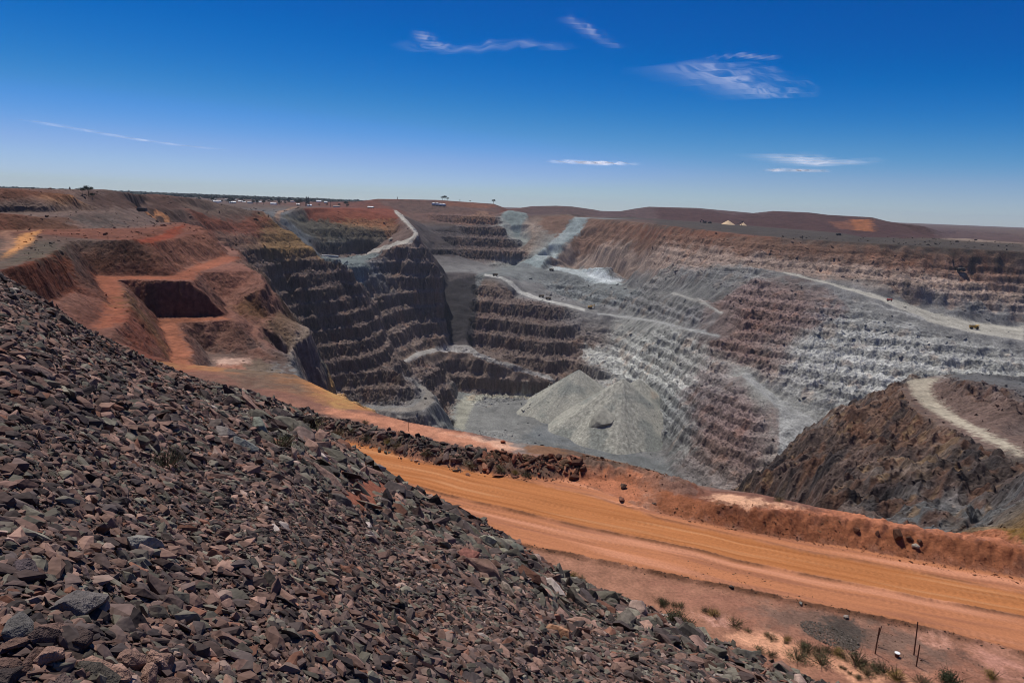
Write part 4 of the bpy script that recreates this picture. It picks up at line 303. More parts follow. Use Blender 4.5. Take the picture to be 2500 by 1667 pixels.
((0.15,0.127,0.107),0.8,2,[(211.6,381.9),(214.6,377.3),(203.0,320.9),(199.7,284.7),(191.2,257.2),(181.2,248.5),(196.1,290.0),(201.5,323.3)]),
((0.262,0.175,0.107),0.6,5,[(245.3,426.4),(243.4,390.9),(279.4,396.5),(270.5,396.4),(229.6,367.4),(223.6,368.7)]),
((0.188,0.102,0.0612),0.6,6,[(549.6,1042.1),(350.7,597.2),(306.2,488.7),(284.4,418.7),(257.6,414.3),(248.6,432.7),(271.1,529.1),(297.9,613.5)]),
((0.117,0.0844,0.0685),0.7,5,[(281.4,606.6),(258.8,502.6),(213.6,378.8),(194.5,372.3),(225.0,473.4),(222.8,504.3),(253.7,572.7)]),
((0.112,0.107,0.102),0.8,4,[(438.3,660.1),(810.1,1055.0),(403.8,520.2),(415.0,582.3)]),
((0.202,0.107,0.0212),0.9,3,[(148.3,199.1),(158.5,194.8),(148.9,181.8),(43.7,55.9)]),
((0.434,0.402,0.342),0.95,1.5,[(-384.5,1757.5),(-342.8,1729.9),(-309.2,1697.1),(-275.1,1677.8),(-250.1,1676.5),(-238.0,1684.1),(-311.1,2172.8),(-329.8,2174.1),(-351.3,2169.2),(-413.6,2457.4),(-436.9,2520.8),(-446.7,2480.5),(-359.6,2048.6),(-325.2,1932.2),(-287.6,1827.6),(-258.4,1730.7),(-253.9,1708.7),(-264.7,1708.4),(-292.9,1714.9),(-327.1,1730.2),(-365.8,1764.4),(-401.9,1763.2)]),
((0.305,0.287,0.262),0.95,1.5,[(-219.1,1365.7),(-197.0,1437.8),(-162.2,1522.8),(-137.5,1566.5),(-98.6,1563.2),(-80.9,1546.4),(-39.8,1526.2),(25.4,1511.9),(75.5,1501.3),(117.0,1477.1),(127.3,1478.4),(82.8,1511.7),(28.7,1520.2),(-33.1,1535.2),(-78.2,1558.7),(-101.6,1605.5),(-147.5,1592.5),(-177.8,1564.4),(-210.9,1463.4),(-227.0,1358.2)]),
((0.456,0.445,0.402),0.95,1.5,[(-82.0,1858.6),(-38.9,1851.0),(-8.3,1826.1),(13.4,1812.1),(51.2,1798.4),(88.1,1779.0),(146.7,1733.5),(180.2,1703.2),(190.5,1765.4),(153.3,1767.3),(93.6,1810.9),(56.1,1831.2),(21.8,1841.6),(-0.1,1854.0),(-31.0,1875.0),(-83.8,1896.1)]),
((0.305,0.305,0.287),0.95,1.5,[(209.9,1684.9),(275.6,1654.5),(325.9,1526.6),(367.2,1346.2),(395.2,1281.8),(398.6,1293.8),(371.2,1362.1),(329.3,1544.1),(278.9,1675.6),(218.5,1755.5)]),
((0.392,0.371,0.314),0.95,1.5,[(555.3,1414.7),(614.1,1341.3),(658.3,1280.8),(684.2,1249.9),(706.5,1215.2),(727.6,1182.1),(772.4,1143.0),(831.5,1116.2),(845.4,1113.3),(936.8,1238.9),(920.2,1240.6),(855.2,1252.2),(791.3,1269.2),(764.8,1304.7),(719.1,1300.6),(679.1,1317.8),(627.0,1370.5),(564.1,1437.8)]),
((0.351,0.342,0.314),0.95,1.5,[(634.0,1269.7),(668.3,1240.5),(694.4,1213.9),(718.2,1185.4),(727.2,1195.0),(697.0,1219.5),(670.3,1245.1),(635.5,1273.5)]),
((0.216,0.195,0.168),0.95,1.5,[(-232.3,1118.0),(-176.0,1117.1),(-146.1,1134.1),(-134.3,1195.7),(-156.0,1303.4),(-170.6,1295.2),(-178.2,1283.4),(-159.0,1241.8),(-159.9,1194.5),(-169.4,1144.4),(-206.0,1134.8),(-247.9,1104.1)]),
((0.305,0.296,0.262),0.95,1.5,[(366.2,1591.6),(390.9,1450.0),(409.7,1382.9),(417.7,1348.4),(425.3,1374.3),(412.6,1394.2),(398.1,1478.4),(370.7,1612.3)]),
((0.305,0.305,0.287),0.95,1.5,[(398.8,1144.7),(429.9,1049.7),(275.0,573.0),(484.1,1019.4),(448.3,1087.9),(412.5,1171.4)]),
((0.672,0.392,0.262),0.9,0.8,[(-12.9,90.3),(-9.6,87.6),(-5.2,85.5),(-1.0,84.0),(2.4,81.0),(0.0,79.6),(-5.0,81.9),(-9.2,84.5)]),
((0.515,0.223,0.127),0.85,1,[(-26.5,95.7),(-18.4,92.9),(-12.9,90.3),(-5.2,84.8),(1.0,79.7),(-4.9,80.5),(-13.2,84.2),(-20.5,89.5),(-25.5,92.0)]),
((0.434,0.162,0.0802),0.9,0.6,[(5.3,70.2),(7.2,71.4),(12.2,71.1),(14.6,70.7),(14.6,65.4),(12.1,64.4),(9.3,67.7),(5.2,68.5)]),
((0.731,0.412,0.254),0.9,0.6,[(20.4,65.2),(22.3,66.7),(24.9,64.0),(26.1,62.3),(29.0,61.8),(27.0,61.0),(22.8,61.4),(20.8,62.7)]),
((0.412,0.231,0.0844),0.9,1.5,[(-128.8,465.3),(-303.7,1156.7),(-263.3,1148.1),(-223.4,1113.5),(-23.4,96.2),(-26.9,96.9)]),
((0.491,0.188,0.0976),0.9,0.8,[(25.0,60.8),(30.6,60.6),(180.7,287.4),(148.7,181.5),(45.1,55.1),(37.5,57.2),(30.1,59.5),(24.8,60.2)]),
((0.271,0.0976,0.0452),0.95,0.5,[(15.7,67.7),(16.6,67.0),(20.2,63.6),(20.7,61.5),(23.2,60.7),(24.8,60.2),(30.0,59.4),(37.4,57.1),(45.0,54.9),(43.6,52.5),(36.4,54.9),(30.5,56.9),(24.8,58.3),(19.2,60.5),(14.7,62.7)]),
((0.216,0.107,0.0545),0.9,0.8,[(2.6,83.7),(95.7,1132.4),(171.8,1087.9),(241.9,1043.1),(285.2,966.9),(20.1,68.0),(16.9,72.6),(13.5,73.2),(6.5,76.1),(2.5,79.3)]),
((0.156,0.0482,0.0232),0.6,0.5,[(25.5,60.3),(27.2,60.4),(27.5,59.2),(27.5,57.8),(26.7,57.8),(26.5,59.3),(25.5,59.8)]),
((0.107,0.0762,0.0578),0.85,0.8,[(-31.7,90.8),(-24.9,89.7),(-21.1,89.3),(-16.4,85.0),(-10.1,82.1),(-3.6,79.5),(1.5,77.1),(6.6,76.8),(170.9,1080.6),(15.4,74.0),(14.7,71.5),(7.1,71.7),(4.7,68.5),(1.8,69.2),(-4.3,72.0),(-9.5,74.3),(-16.0,77.8),(-22.5,81.0),(-30.0,85.7)]),
((0.305,0.138,0.0887),0.8,1.2,[(12.2,50.1),(18.1,48.7),(22.8,47.0),(28.4,45.1),(35.7,41.7),(33.1,38.0),(22.4,37.5),(17.6,43.5),(14.0,47.2),(12.0,48.8)]),
((0.162,0.107,0.0802),0.8,1,[(18.9,47.5),(24.0,46.6),(28.3,44.9),(31.1,43.8),(31.4,42.6),(31.4,40.8),(26.4,41.3),(21.7,42.7),(19.0,44.3)]),
((0.687,0.351,0.209),0.85,0.6,[(15.9,42.3),(17.3,44.0),(19.7,43.3),(20.6,41.9),(23.0,40.8),(25.5,39.7),(29.1,38.8),(27.0,38.7),(23.1,38.9),(20.8,40.6),(18.0,41.4)]),
((0.672,0.351,0.246),0.7,0.6,[(30.4,44.5),(32.4,43.7),(31.6,42.9),(30.5,43.2)]),
((0.617,0.305,0.223),0.6,0.8,[(32.8,43.2),(35.5,41.3),(34.2,39.5),(33.0,40.9),(32.9,42.3)]),
((0.0685,0.0578,0.0482),0.9,0.3,[(23.7,45.6),(25.2,46.0),(26.1,45.3),(26.2,44.0),(25.4,42.7),(24.4,41.8),(23.5,41.9),(23.4,43.3)]),
((0.0545,0.0395,0.0319),0.8,0.3,[(31.9,43.0),(32.1,42.6),(31.6,41.1),(31.3,41.2),(31.5,42.1)]),
((0.731,0.402,0.305),0.6,0.5,[(14.5,45.4),(16.5,45.1),(16.4,44.3),(15.2,44.5)]),
((0.0685,0.0343,0.0296),0.9,10,[(578.0,2914.7),(726.1,2852.5),(881.9,2539.5),(897.9,2536.2),(966.0,2632.3),(1071.4,2558.5),(1228.8,2412.8),(1301.7,2215.7),(1307.7,2162.0),(1251.2,2021.1),(899.8,1597.8),(954.8,2023.4),(834.9,2153.4),(666.9,2298.8),(499.6,2421.2)]),
((0.305,0.112,0.0423),0.85,8,[(1145.0,2394.4),(1214.7,2383.4),(1088.8,2115.4),(1021.8,2097.4)]),
((0.188,0.0762,0.0423),0.7,8,[(1044.9,2324.3),(1119.8,2339.7),(1028.6,2122.0),(1001.3,2146.1)]),
((0.0887,0.0545,0.0452),0.9,10,[(-18.1,2844.9),(62.3,3047.3),(172.3,3054.5),(239.5,3033.4),(332.5,3003.6),(294.6,2650.3),(56.3,2693.0)]),
((0.107,0.0648,0.0513),0.85,10,[(-538.3,2685.7),(-313.2,2727.6),(-92.0,2734.2),(-48.1,2722.9),(-75.2,2608.6),(-180.5,2597.1),(-374.4,2561.4),(-445.9,2539.7),(-518.8,2617.8)]),
((0.188,0.0723,0.0369),0.7,8,[(-311.7,2714.8),(-91.8,2727.9),(-59.8,2696.5),(-154.5,2649.6),(-267.8,2646.7)]),
((0.0685,0.0561,0.0452),0.9,12,[(475.1,2380.3),(656.3,2261.8),(814.0,2098.8),(927.2,1964.1),(887.4,1575.4),(1101.5,1501.2),(973.5,1320.4),(817.1,1388.5),(618.6,1525.8),(469.8,1749.4),(397.0,1982.6)])]
LANE_LO=[(-27.5, 73.18), (-16.26, 69.23), (-9.47, 66.73), (-6.16, 64.68), (0.23, 61.97), (7.55, 58.78), (16.85, 55.24), (19.91, 53.68), (26.56, 51.17), (32.92, 48.87), (39.44, 46.8), (42.46, 45.43)]
LANE_UP=[(-27.2, 83.46), (-22.5, 80.97), (-15.32, 77.28), (-9.72, 73.3), (-2.5, 71.23), (4.31, 68.01), (9.05, 65.86), (13.34, 62.74), (14.49, 61.44), (21.13, 58.46), (27.21, 55.73), (33.08, 53.76), (38.42, 51.65), (41.88, 50.15), (45.02, 48.61)]
BERM=[(0.73, 55.24), (7.61, 52.79), (12.56, 51.15), (15.51, 50.06), (18.28, 49.31), (22.98, 47.45), (26.72, 46.27), (28.71, 45.61), (32.37, 44.06), (36.08, 42.19), (38.92, 41.05)]
BUND=[(-34.12, 90.31), (-28.23, 86.75), (-23.16, 83.41), (-19.94, 82.54), (-15.48, 80.05), (-10.2, 76.74), (-5.39, 74.66), (-0.83, 73.17), (4.46, 72.29), (8.0, 72.65), (12.41, 72.63), (15.66, 71.12), (18.47, 68.37)]
BANK_TOE=[(14.73, 62.66), (19.28, 60.68), (24.83, 58.3), (30.57, 56.98), (36.45, 54.93), (43.6, 52.51)]
AN={'outcrop':(180.24,1248.63),'truck1':(-53.42,1871.27),'truck2':(110.37,2045.72),'truck3':(73.85,1824.17),'truck4':(92.21,1811.86),'digger':(202.78,1784.32),'redtruck':(697.49,1264.17),'yellowtruck':(801.41,1174.89),'plateau_truck1':(868.66,1867.15),'plateau_truck2':(868.74,1338.44),'machine1':(609.27,2252.39),'machine2':(622.98,2240.40),'container':(-443.74,819.30),'shed':(-458.96,1698.01),'wt1':(-320.05,2664.60),'wt2':(-306.30,2661.21),'wt3':(-292.26,2654.98),'wt4':(-280.26,2651.68),'pile1':(678.47,2229.95),'pile2':(725.21,2221.49),'conveyor':(711.17,2208.94),'stake':(-13.20,85.88),'drum':(26.93,41.49),'post1':(25.56,41.70),'post2':(26.00,42.51),'post3':(28.23,41.73),'post4':(27.70,40.54),'darkbush':(29.10,39.02),'boul1':(-0.82,13.75),'boul2':(-0.46,13.60),'boul3':(0.30,17.28),'boul4':(-0.67,23.26),'boul5':(-0.02,23.89),'boul6':(0.49,30.20),'boul7':(-3.29,12.67),'boul8':(1.06,10.42),'boul9':(1.98,10.08),'boul10':(5.37,21.45),'boul11':(1.57,13.49),'boul12':(0.12,13.11),'boul13':(6.08,21.14),'boul14':(-0.54,12.11),'boul15':(0.35,7.24),'boul16':(-1.88,13.59),'boul17':(-1.50,14.82),'boul18':(5.13,20.01),'boul19':(-0.37,12.65),'boul20':(-6.00,13.27),'boul21':(-4.92,12.05),'boul22':(-5.87,15.22),'boul23':(-4.00,14.31),'boul24':(-3.39,13.00),'boul25':(-2.53,4.41),'boul26':(-2.06,2.96),'boul27':(-2.42,3.14),'boul28':(-5.50,12.59),'boul29':(-2.03,2.56),'bankrock1':(36.39,55.97),'bankrock2':(35.23,57.03),'bankrock3':(36.26,56.71),'bankrock4':(36.86,56.17),'bankrock5':(32.11,58.11),'bankrock6':(33.75,57.55),'bankrock7':(18.06,49.22),'bankrock8':(22.76,47.28),'bankrock9':(25.56,45.80),'padrock1':(12.43,68.38),'padrock2':(11.68,65.09),'padrock3':(14.95,64.60),'ledgerock':(-0.63,83.28),'palerock':(-320.11,1756.71)}
SHRUBS=[(-21.04,80.63,1.3),(-19.45,80.48,1),(-17.34,78.84,1.3),(-14.20,77.29,1.2),(-13.00,76.27,1.1),(-9.12,74.12,1.3),(-5.69,72.89,1.1),(-4.11,71.94,1.4),(-0.77,71.22,1.3),(2.34,70.25,1.2),(0.97,70.62,0.8),(-9.45,30.82,1.2),(-19.39,88.17,1),(12.03,46.70,0.9),(12.94,46.55,0.6),(13.37,46.37,0.6),(15.17,45.86,0.6),(15.57,45.41,0.9),(16.81,44.39,1),(8.97,31.68,1.1),(13.25,43.94,1),(18.97,42.90,0.7),(18.74,43.25,0.5),(19.72,42.48,0.4),(19.99,42.84,0.6),(19.85,40.72,1.4),(20.84,41.59,1.3),(20.78,42.09,0.8),(21.67,41.66,0.9),(21.32,40.35,1.3),(22.41,41.63,0.8),(22.95,41.42,0.9),(23.12,41.10,0.8),(23.84,40.73,1.3),(24.30,40.51,0.6),(23.85,39.50,1),(24.70,40.06,0.9),(25.17,39.78,1.2),(25.59,39.06,1.1),(23.09,39.09,0.5),(22.60,39.98,0.35),(22.85,39.54,0.35),(22.46,40.12,0.3),(23.23,39.17,0.4),(27.00,38.70,1),(32.12,39.59,0.9),(17.55,43.73,0.5),(17.59,41.59,0.8),(18.27,41.12,0.7),(26.99,63.28,0.9),(-5.24,14.85,0.6),(-3.96,7.49,0.35),(5.56,50.19,0.8),(6.28,49.80,0.7),(12.12,46.63,0.8),(8.84,31.50,0.9)]
POCK=[(-3.68,14.57),(-4.44,19.31),(-5.75,29.90),(-4.90,28.72),(-3.82,20.99),(-3.21,15.70),(-3.25,13.72)]
# ------------------------------------------------------------------ helpers
def tag(o, label=None, cat=None, group=None, kind=None):
    if label: o['label'] = label
    if cat: o['category'] = cat
    if group: o['group'] = group
    if kind: o['kind'] = kind
    return o
_rng = np.random.RandomState(7)
_perm = np.concatenate([_rng.permutation(512)]*3).astype(np.int32)
_ga = (np.arange(512)*2.399963).astype(np.float32); _gx = np.cos(_ga); _gy = np.sin(_ga)
def gn(x, y, seed=0):
    x = np.asarray(x, np.float64); y = np.asarray(y, np.float64)
    xi = np.floor(x); yi = np.floor(y); xf = (x-xi).astype(np.float32); yf = (y-yi).astype(np.float32)
    xi = (xi.astype(np.int64)+seed*37) & 511; yi = (yi.astype(np.int64)+seed*91) & 511
    u = xf*xf*xf*(xf*(xf*6-15)+10); v = yf*yf*yf*(yf*(yf*6-15)+10)
    def g(ix, iy, fx, fy):
        h = _perm[_perm[ix]+iy] & 511
        return _gx[h]*fx+_gy[h]*fy
    x1 = (xi+1) & 511; y1 = (yi+1) & 511
    a = g(xi, yi, xf, yf); b = g(x1, yi, xf-1, yf); c = g(xi, y1, xf, yf-1); d = g(x1, y1, xf-1, yf-1)
    return ((a+(b-a)*u)*(1-v)+(c+(d-c)*u)*v)*1.5
def fbm(x, y, o=4, seed=0, gain=.5):
    s = 0; a = 1
    for i in range(o):
        s = s+a*gn(x, y, seed+i*3); a *= gain
        x, y = (x*.8-y*.6)*2.03+3.1, (x*.6+y*.8)*2.03+1.7
    return s
def ss(a, b, x):
    t = np.clip((x-a)/(b-a), 0, 1); return t*t*(3-2*t)
def seg_dist(px, py, line):
    # distance to a polyline, parameter along it, signed side
    best = np.full(px.shape, 1e9); par = np.zeros(px.shape); side = np.zeros(px.shape); acc = 0.
    for (x0, y0), (x1, y1) in zip(line[:-1], line[1:]):
        dx, dy = x1-x0, y1-y0; L = math.hypot(dx, dy)
        t = np.clip(((px-x0)*dx+(py-y0)*dy)/(L*L), 0, 1)
        d = np.hypot(px-x0-t*dx, py-y0-t*dy); m = d < best
        best = np.where(m, d, best); par = np.where(m, acc+t*L, par)
        side = np.where(m, np.sign(dx*(py-y0)-dy*(px-x0)), side); acc += L
    return best, par, side
def in_poly(px, py, poly):
    m = np.zeros(px.shape, bool); n = len(poly)
    for i in range(n):
        x0, y0 = poly[i]; x1, y1 = poly[(i+1) % n]
        if y0 == y1: continue
        m ^= ((y0 > py) != (y1 > py)) & (px < (x1-x0)*(py-y0)/(y1-y0)+x0)
    return m
# ------------------------------------------------------------------ terrain: surveyed break lines -> TIN -> polar grid
def build_tin():
    vs = []; at = []; ed = []
    for l in LINES:
        b = len(vs)
        for p in l:
            vs.append(Vector((p[0], p[1]))); at.append(p[2:])
        ed += [(b+i, b+i+1) for i in range(len(l)-1)]
    for x, y in ((-12000, -9000), (12000, -9000), (12000, 14000), (-12000, 14000)):
        vs.append(Vector((x, y))); at.append((-34, .12, .08, .06, 0, 0, 0, .1))
    at = np.array(at, float); V = np.array([(v.x, v.y) for v in vs])
    ov, oe, of, ovi, oei, ofi = delaunay_2d_cdt(vs, ed, [], 0, 1e-3, True)
    P = np.array([(v.x, v.y) for v in ov]); Aa = np.zeros((len(P), at.shape[1]))
    E0 = V[[e[0] for e in ed]]; E1 = V[[e[1] for e in ed]]; D = E1-E0; LL = (D**2).sum(1)+1e-12
    for i, o in enumerate(ovi):
        if len(o): Aa[i] = at[o[0]]
        else:
            t = np.clip(((P[i]-E0)*D).sum(1)/LL, 0, 1); q = E0+D*t[:, None]; k = np.argsort(((q-P[i])**2).sum(1))[:2]
            Aa[i] = sum(at[ed[j][0]]*(1-t[j])+at[ed[j][1]]*t[j] for j in k)/2
    return P, Aa, [tuple(f) for f in of]
def tri_sample(P, Aa, F, X, Y, TH, RR):
    # X, Y: (nt, nr) grid, TH (nt,), RR (nr,)
    out = np.zeros(X.shape+(Aa.shape[1],), np.float32); out[..., 0] = -34
    for f in F:
        for k in range(1, len(f)-1):
            a, b, c = P[f[0]], P[f[k]], P[f[k+1]]
            det = (b[1]-c[1])*(a[0]-c[0])+(c[0]-b[0])*(a[1]-c[1])
            if abs(det) < 1e-9: continue
            pts = np.array([a, b, c]); rr = np.hypot(pts[:, 0], pts[:, 1])
            th = np.arctan2(pts[:, 0], pts[:, 1])
            # does the triangle hold the origin or wrap round behind?
            o1 = [(pts[(i+1) % 3][0]-pts[i][0])*(-pts[i][1])-(pts[(i+1) % 3][1]-pts[i][1])*(-pts[i][0]) for i in range(3)]
            inside = all(v >= 0 for v in o1) or all(v <= 0 for v in o1)
            if inside or th.max()-th.min() > math.pi: i0, i1 = 0, len(TH)
            else: i0, i1 = np.searchsorted(TH, th.min()-1e-6), np.searchsorted(TH, th.max()+1e-6, 'right')
            # min distance of the triangle to the origin
            if inside: r0 = 0
            else:
                r0 = 1e9
                for i in range(3):
                    p, q = pts[i], pts[(i+1) % 3]; d = q-p; t = np.clip(-(p@d)/(d@d+1e-12), 0, 1); r0 = min(r0, np.hypot(*(p+t*d)))
            j0, j1 = np.searchsorted(RR, r0-1e-3), np.searchsorted(RR, rr.max()+1e-3, 'right')
            if i1 <= i0 or j1 <= j0: continue
            x = X[i0:i1, j0:j1]; y = Y[i0:i1, j0:j1]
            w0 = ((b[1]-c[1])*(x-c[0])+(c[0]-b[0])*(y-c[1]))/det
            w1 = ((c[1]-a[1])*(x-c[0])+(a[0]-c[0])*(y-c[1]))/det
            w2 = 1-w0-w1
            m = (w0 >= -1e-6) & (w1 >= -1e-6) & (w2 >= -1e-6)
            if not m.any(): continue
            v = w0[m][:, None]*Aa[f[0]]+w1[m][:, None]*Aa[f[k]]+w2[m][:, None]*Aa[f[k+1]]
            out[i0:i1, j0:j1][m] = v
    return out
def make_grid(q=1.0):
    th_in = np.radians(np.linspace(-40, 40, int(1120*q)))
    th_out = np.radians(np.concatenate([np.linspace(40.6, 60, 30), np.linspace(63, 180, 40)]))
    TH = np.concatenate([-th_out[::-1], th_in, th_out])
    rs = [2.0]
    while rs[-1] < 12000:
        r = rs[-1]
        if r < 35: d = .16
        elif r < 130: d = max(.12, r*r*.0013/29)
        elif r < 700: d = min(max(r*.0023, .55), 1.5)
        elif r < 1750: d = 1.6
        elif r < 2600: d = 2.6
        else: d = 12+(r-2600)*.02
        rs.append(r+d/q)
    return TH, np.array(rs)
# silhouette of the rubble mound: azimuth (deg), tangent slope, distance of the tangent point, where it ends
MOUND = [(-180, .02, 30, 0), (-75, .03, 40, 0), (-50, .06, 45, 0), (-37.2, .108, 44, 0), (-36.2, .121, 44, 0), (-34.4, .144, 43, 0), (-32.6, .175, 42, 0), (-31.1, .194, 42, 0), (-28.5, .226, 43, 0),
         (-26, .249, 45, 0), (-23.2, .266, 48, 0), (-19.7, .293, 52, 0), (-16.7, .329, 56, 0), (-14.2, .362, 60, 0), (-10, .420, 64, 0), (-4.7, .472, 60, 0), (.9, .529, 54.5, 1), (5.8, .583, 49.5, 1),
         (10.6, .610, 47.5, 1), (16.1, .630, 46, 1), (19.2, .654, 44, 1), (26.8, .675, 43, 1), (50, .70, 41, 1), (90, .66, 44, 1), (140, .35, 50, 0), (180, .02, 30, 0)]
def mound(x, y):
    th = np.degrees(np.arctan2(x, y)); r = np.hypot(x, y)
    M = np.array(MOUND); t = np.interp(th, M[:, 0], M[:, 1]); rs = np.interp(th, M[:, 0], M[:, 2])
    b = 1.8/rs**2; a = t-3.6/rs
    z = -1.8-a*r-b*r*r
    sl = a+2*b*rs; over = np.maximum(r-rs, 0)          # past the tangent point: steepen to the angle of repose
    k = 8.; s2 = .68
    ex = -t*rs-(sl*over+np.where(over < k, (s2-sl)*over**2/(2*k), (s2-sl)*(over-k/2)))
    return np.where(r < rs, z, ex)
NEARC = {}
TIPS = ((213.7, 1256, -312, .74), (140, 1362, -323, .72), (252, 1300, -322, .72), (178, 1225, -366, .62))      # tipped rock cones on the pit floor
STAIR = ((34., -145.), (24., -144.), (17., -150.))
def shape(X, Y, a, SK, SLP):
    z = a[..., 0].astype(np.float64); rough = a[..., 7]; ws = a[..., 4:7]
    r = np.hypot(X, Y); far = ss(150, 260, r)
    wsum = ws.sum(-1)
    out = z.copy(); flat = np.zeros_like(z); lev = np.zeros_like(z)
    n1 = fbm(X/46, Y/46, 3, 11); n2 = fbm(X/11, Y/11, 3, 23); n3 = fbm(X/3.6, Y/3.6, 2, 31)
    n4 = fbm(X/150, Y/150, 2, 5)
    zn = z+far*rough*(n1*8+n4*6)*np.clip(wsum*2, 0, 1)
    zr0 = zn; am = (3.4, 3.0, 1.1)
    zr = zn+far*rough*(n2*5+n3*2)*np.clip(wsum*2, 0, 1)
    tot = np.zeros_like(z)
    for i, (h, o) in enumerate(STAIR):
        wt = np.clip(ws[..., i], 0, 1)
        if not (wt > 0).any(): continue
        hh = h; zr = zn+far*rough*(n2*am[i]+n3*am[i]*.38+SK*am[i]*.35)
        q = (zr-o)/hh; k = np.floor(q); f = q-k
        aF = (.60, .56, .60)[i]+.10*n1
        fl = np.clip(f/aF, 0, 1); fa = np.clip((f-aF)/(1-aF), 0, 1)
        sl = np.clip((.26, .20, .34)[i]+.30*n4*(0, .4, 1)[i]+.1*n2, .02, .9)
        st = o+hh*(k+sl*fl+(1-sl)*(fa**.85))
        out += wt*(st-zr+(zr-z)); tot += wt*(f < aF)
    flat = tot
    rg = 1-np.abs(fbm(X/38, Y/38, 3, 131)*1.4); rg2 = 1-np.abs(fbm(X/13, Y/13, 2, 137)*1.4)
    crag = np.clip(rough-.9, 0, .4)*2.5*far*(1-np.clip(wsum, 0, 1))
    out += crag*((rg-.6)*11+(rg2-.6)*3.5+n2*2.5+n3*.8)
    out += far*np.clip(SLP*1.6-.3, 0, 1)*(1-crag*.5)*(-np.abs(SK)*(2.0-1.6*ss(900, 1500, r))*(.2+.8*np.clip(rough*1.7, 0, 1))*(1-.6*np.clip(ws[..., 2]*3, 0, 1))+.4)
    out += np.clip(ws[..., 2], 0, 1)*far*((rg-.6)*4.+(rg2-.6)*2.2)
    d3 = np.clip(ws[..., 2]*3, 0, 1)*far
    q3 = (zr0+n2*1.2+n1*2)/6.2; f3 = q3-np.floor(q3); out += d3*rough*((np.clip(f3/.72, 0, 1)-f3)*4.6)
    # general roughness of rock and spoil
    out += far*rough*(n2*1.6+n3*.9)*(.35+.65*np.clip(wsum, 0, 1))
    cm = np.full_like(out, -9e3)
    for cx, cy, cz, sl_ in TIPS:
        d_ = np.hypot(X-cx, Y-cy); an = np.arctan2(X-cx, Y-cy); cm = np.maximum(cm, cz-sl_*d_*(1+.05*np.sin(5*an+cx)+.03*np.sin(11*an))-1.2*np.exp(-d_/6)+.35*n3+.5*gn(an*16, d_/60, 77)*np.clip(d_/40, 0, 1))
    NEARC['cone'] = ss(-.6, .4, cm-out); out = np.maximum(out, cm)
    return out, flat, zr, (n1, n2, n3, n4)
def near_detail(X, Y, Z):
    cls = np.zeros(X.shape, np.int8)
    r = np.hypot(X, Y); j1 = np.searchsorted(RR, 135)
    x, y, z = X[:, :j1], Y[:, :j1], Z[:, :j1].copy()
    rr = r[:, :j1]; mz = mound(x, y)
    mz = mz+fbm(x/5, y/5, 3, 41)*.35*ss(3, 14, rr)+gn(x/.8, y/.8, 4)*.1
    c = np.full(x.shape, 3, np.int8)
    d, par, sd = seg_dist(x, y, BUND)
    w_ = ss(62, 44, par)
    z += (1.35*np.clip(1-(d/2.5)**2, 0, 1)*(.55+.45*w_)+np.clip(1-d/3.4, 0, 1)*(fbm(x/1.3, y/1.3, 3, 8)*.5))*(z > -31)
    b, pb, sb = seg_dist(x, y, BERM)
    z += .26*np.exp(-(b/.32)**2)*(.8+.5*gn(x/.5, y/.5, 3))*ss(0, 6, pb)
    for L_, hgt in ((LANE_LO, .16), (LANE_UP, .08)):
        l, pl, sl = seg_dist(x, y, L_)
        z += hgt*np.exp(-(l/.22)**2)*(.6+.8*np.clip(gn(x/.35, y/.35, 9)+.3, 0, 1))*ss(-.4, .3, gn(x/7, y/7, 5)+.3)
    lo, plo, slo = seg_dist(x, y, LANE_LO); up, pu, su = seg_dist(x, y, LANE_UP)
    top_ = BUND[:9]+BANK_TOE+[(75, 40)]
    st_, pt_, so_ = seg_dist(x, y, top_)
    road = (so_ < 0) & (sb > 0) & (z > -31)
    c[road] = 2
    z += .03*gn(plo/9, lo/.35, 6)*road+.05*gn(x/4, y/4, 2)
    sgn = lo*slo; trk = np.zeros_like(z)
    for c0, am_, ph in ((3.2, .5, 0), (5.6, .5, 0), (1.2, .8, 2.1), (3.8, .8, 2.1), (7.4, 1.4, 4), (9.8, 1.4, 4), (-1.5, .4, 1), (-3.9, .4, 1), (-5.2, 1.6, 3), (-7.4, 1.6, 3), (-2.6, 2.4, 5), (-5.0, 2.4, 5)):
        q = np.abs(sgn-(c0+am_*np.sin(plo/13+ph)+.2*gn(plo/6, plo*0, 33)))
        trk += np.clip(1-(q/.34)**4, 0, 1)*ss(-.35, .25, gn(plo/8+ph, plo*0+c0, 34))*(.6+.4*np.sign(np.sin(plo*11+q*9)))   # tread
    trk = np.clip(trk, 0, 1.2)*road; z -= .025*trk; NEAR['trk'] = trk
    k, pk, sk = seg_dist(x, y, BANK_TOE)
    bank = (sk > 0) & (k < 4.2)
    z += np.where(bank, fbm(x/.9, y/.9, 3, 51)*.22*np.clip(k, 0, 1), 0)
    m = mz > z
    z = np.where(m, mz, z); c[m] = 1
    c[(z < -31.5) & ~m] = 0
    Z[:, :j1] = z; cls[:, :j1] = c
    cls[(r > 2480)] = 4
    NEAR.update(j1=j1, lo=lo, slo=slo, up=up, su=su, par=plo, berm=b, sb=sb, bund=d, road=road, m=m)
    return Z, cls
NEAR = {}
def lin(r, g, b): return np.array([((c/255+.055)/1.055)**2.4 for c in (r, g, b)], np.float32)
def mix(c, t, k):
    return c+(np.asarray(t, np.float32)-c)*np.clip(k, 0, 1)[..., None]
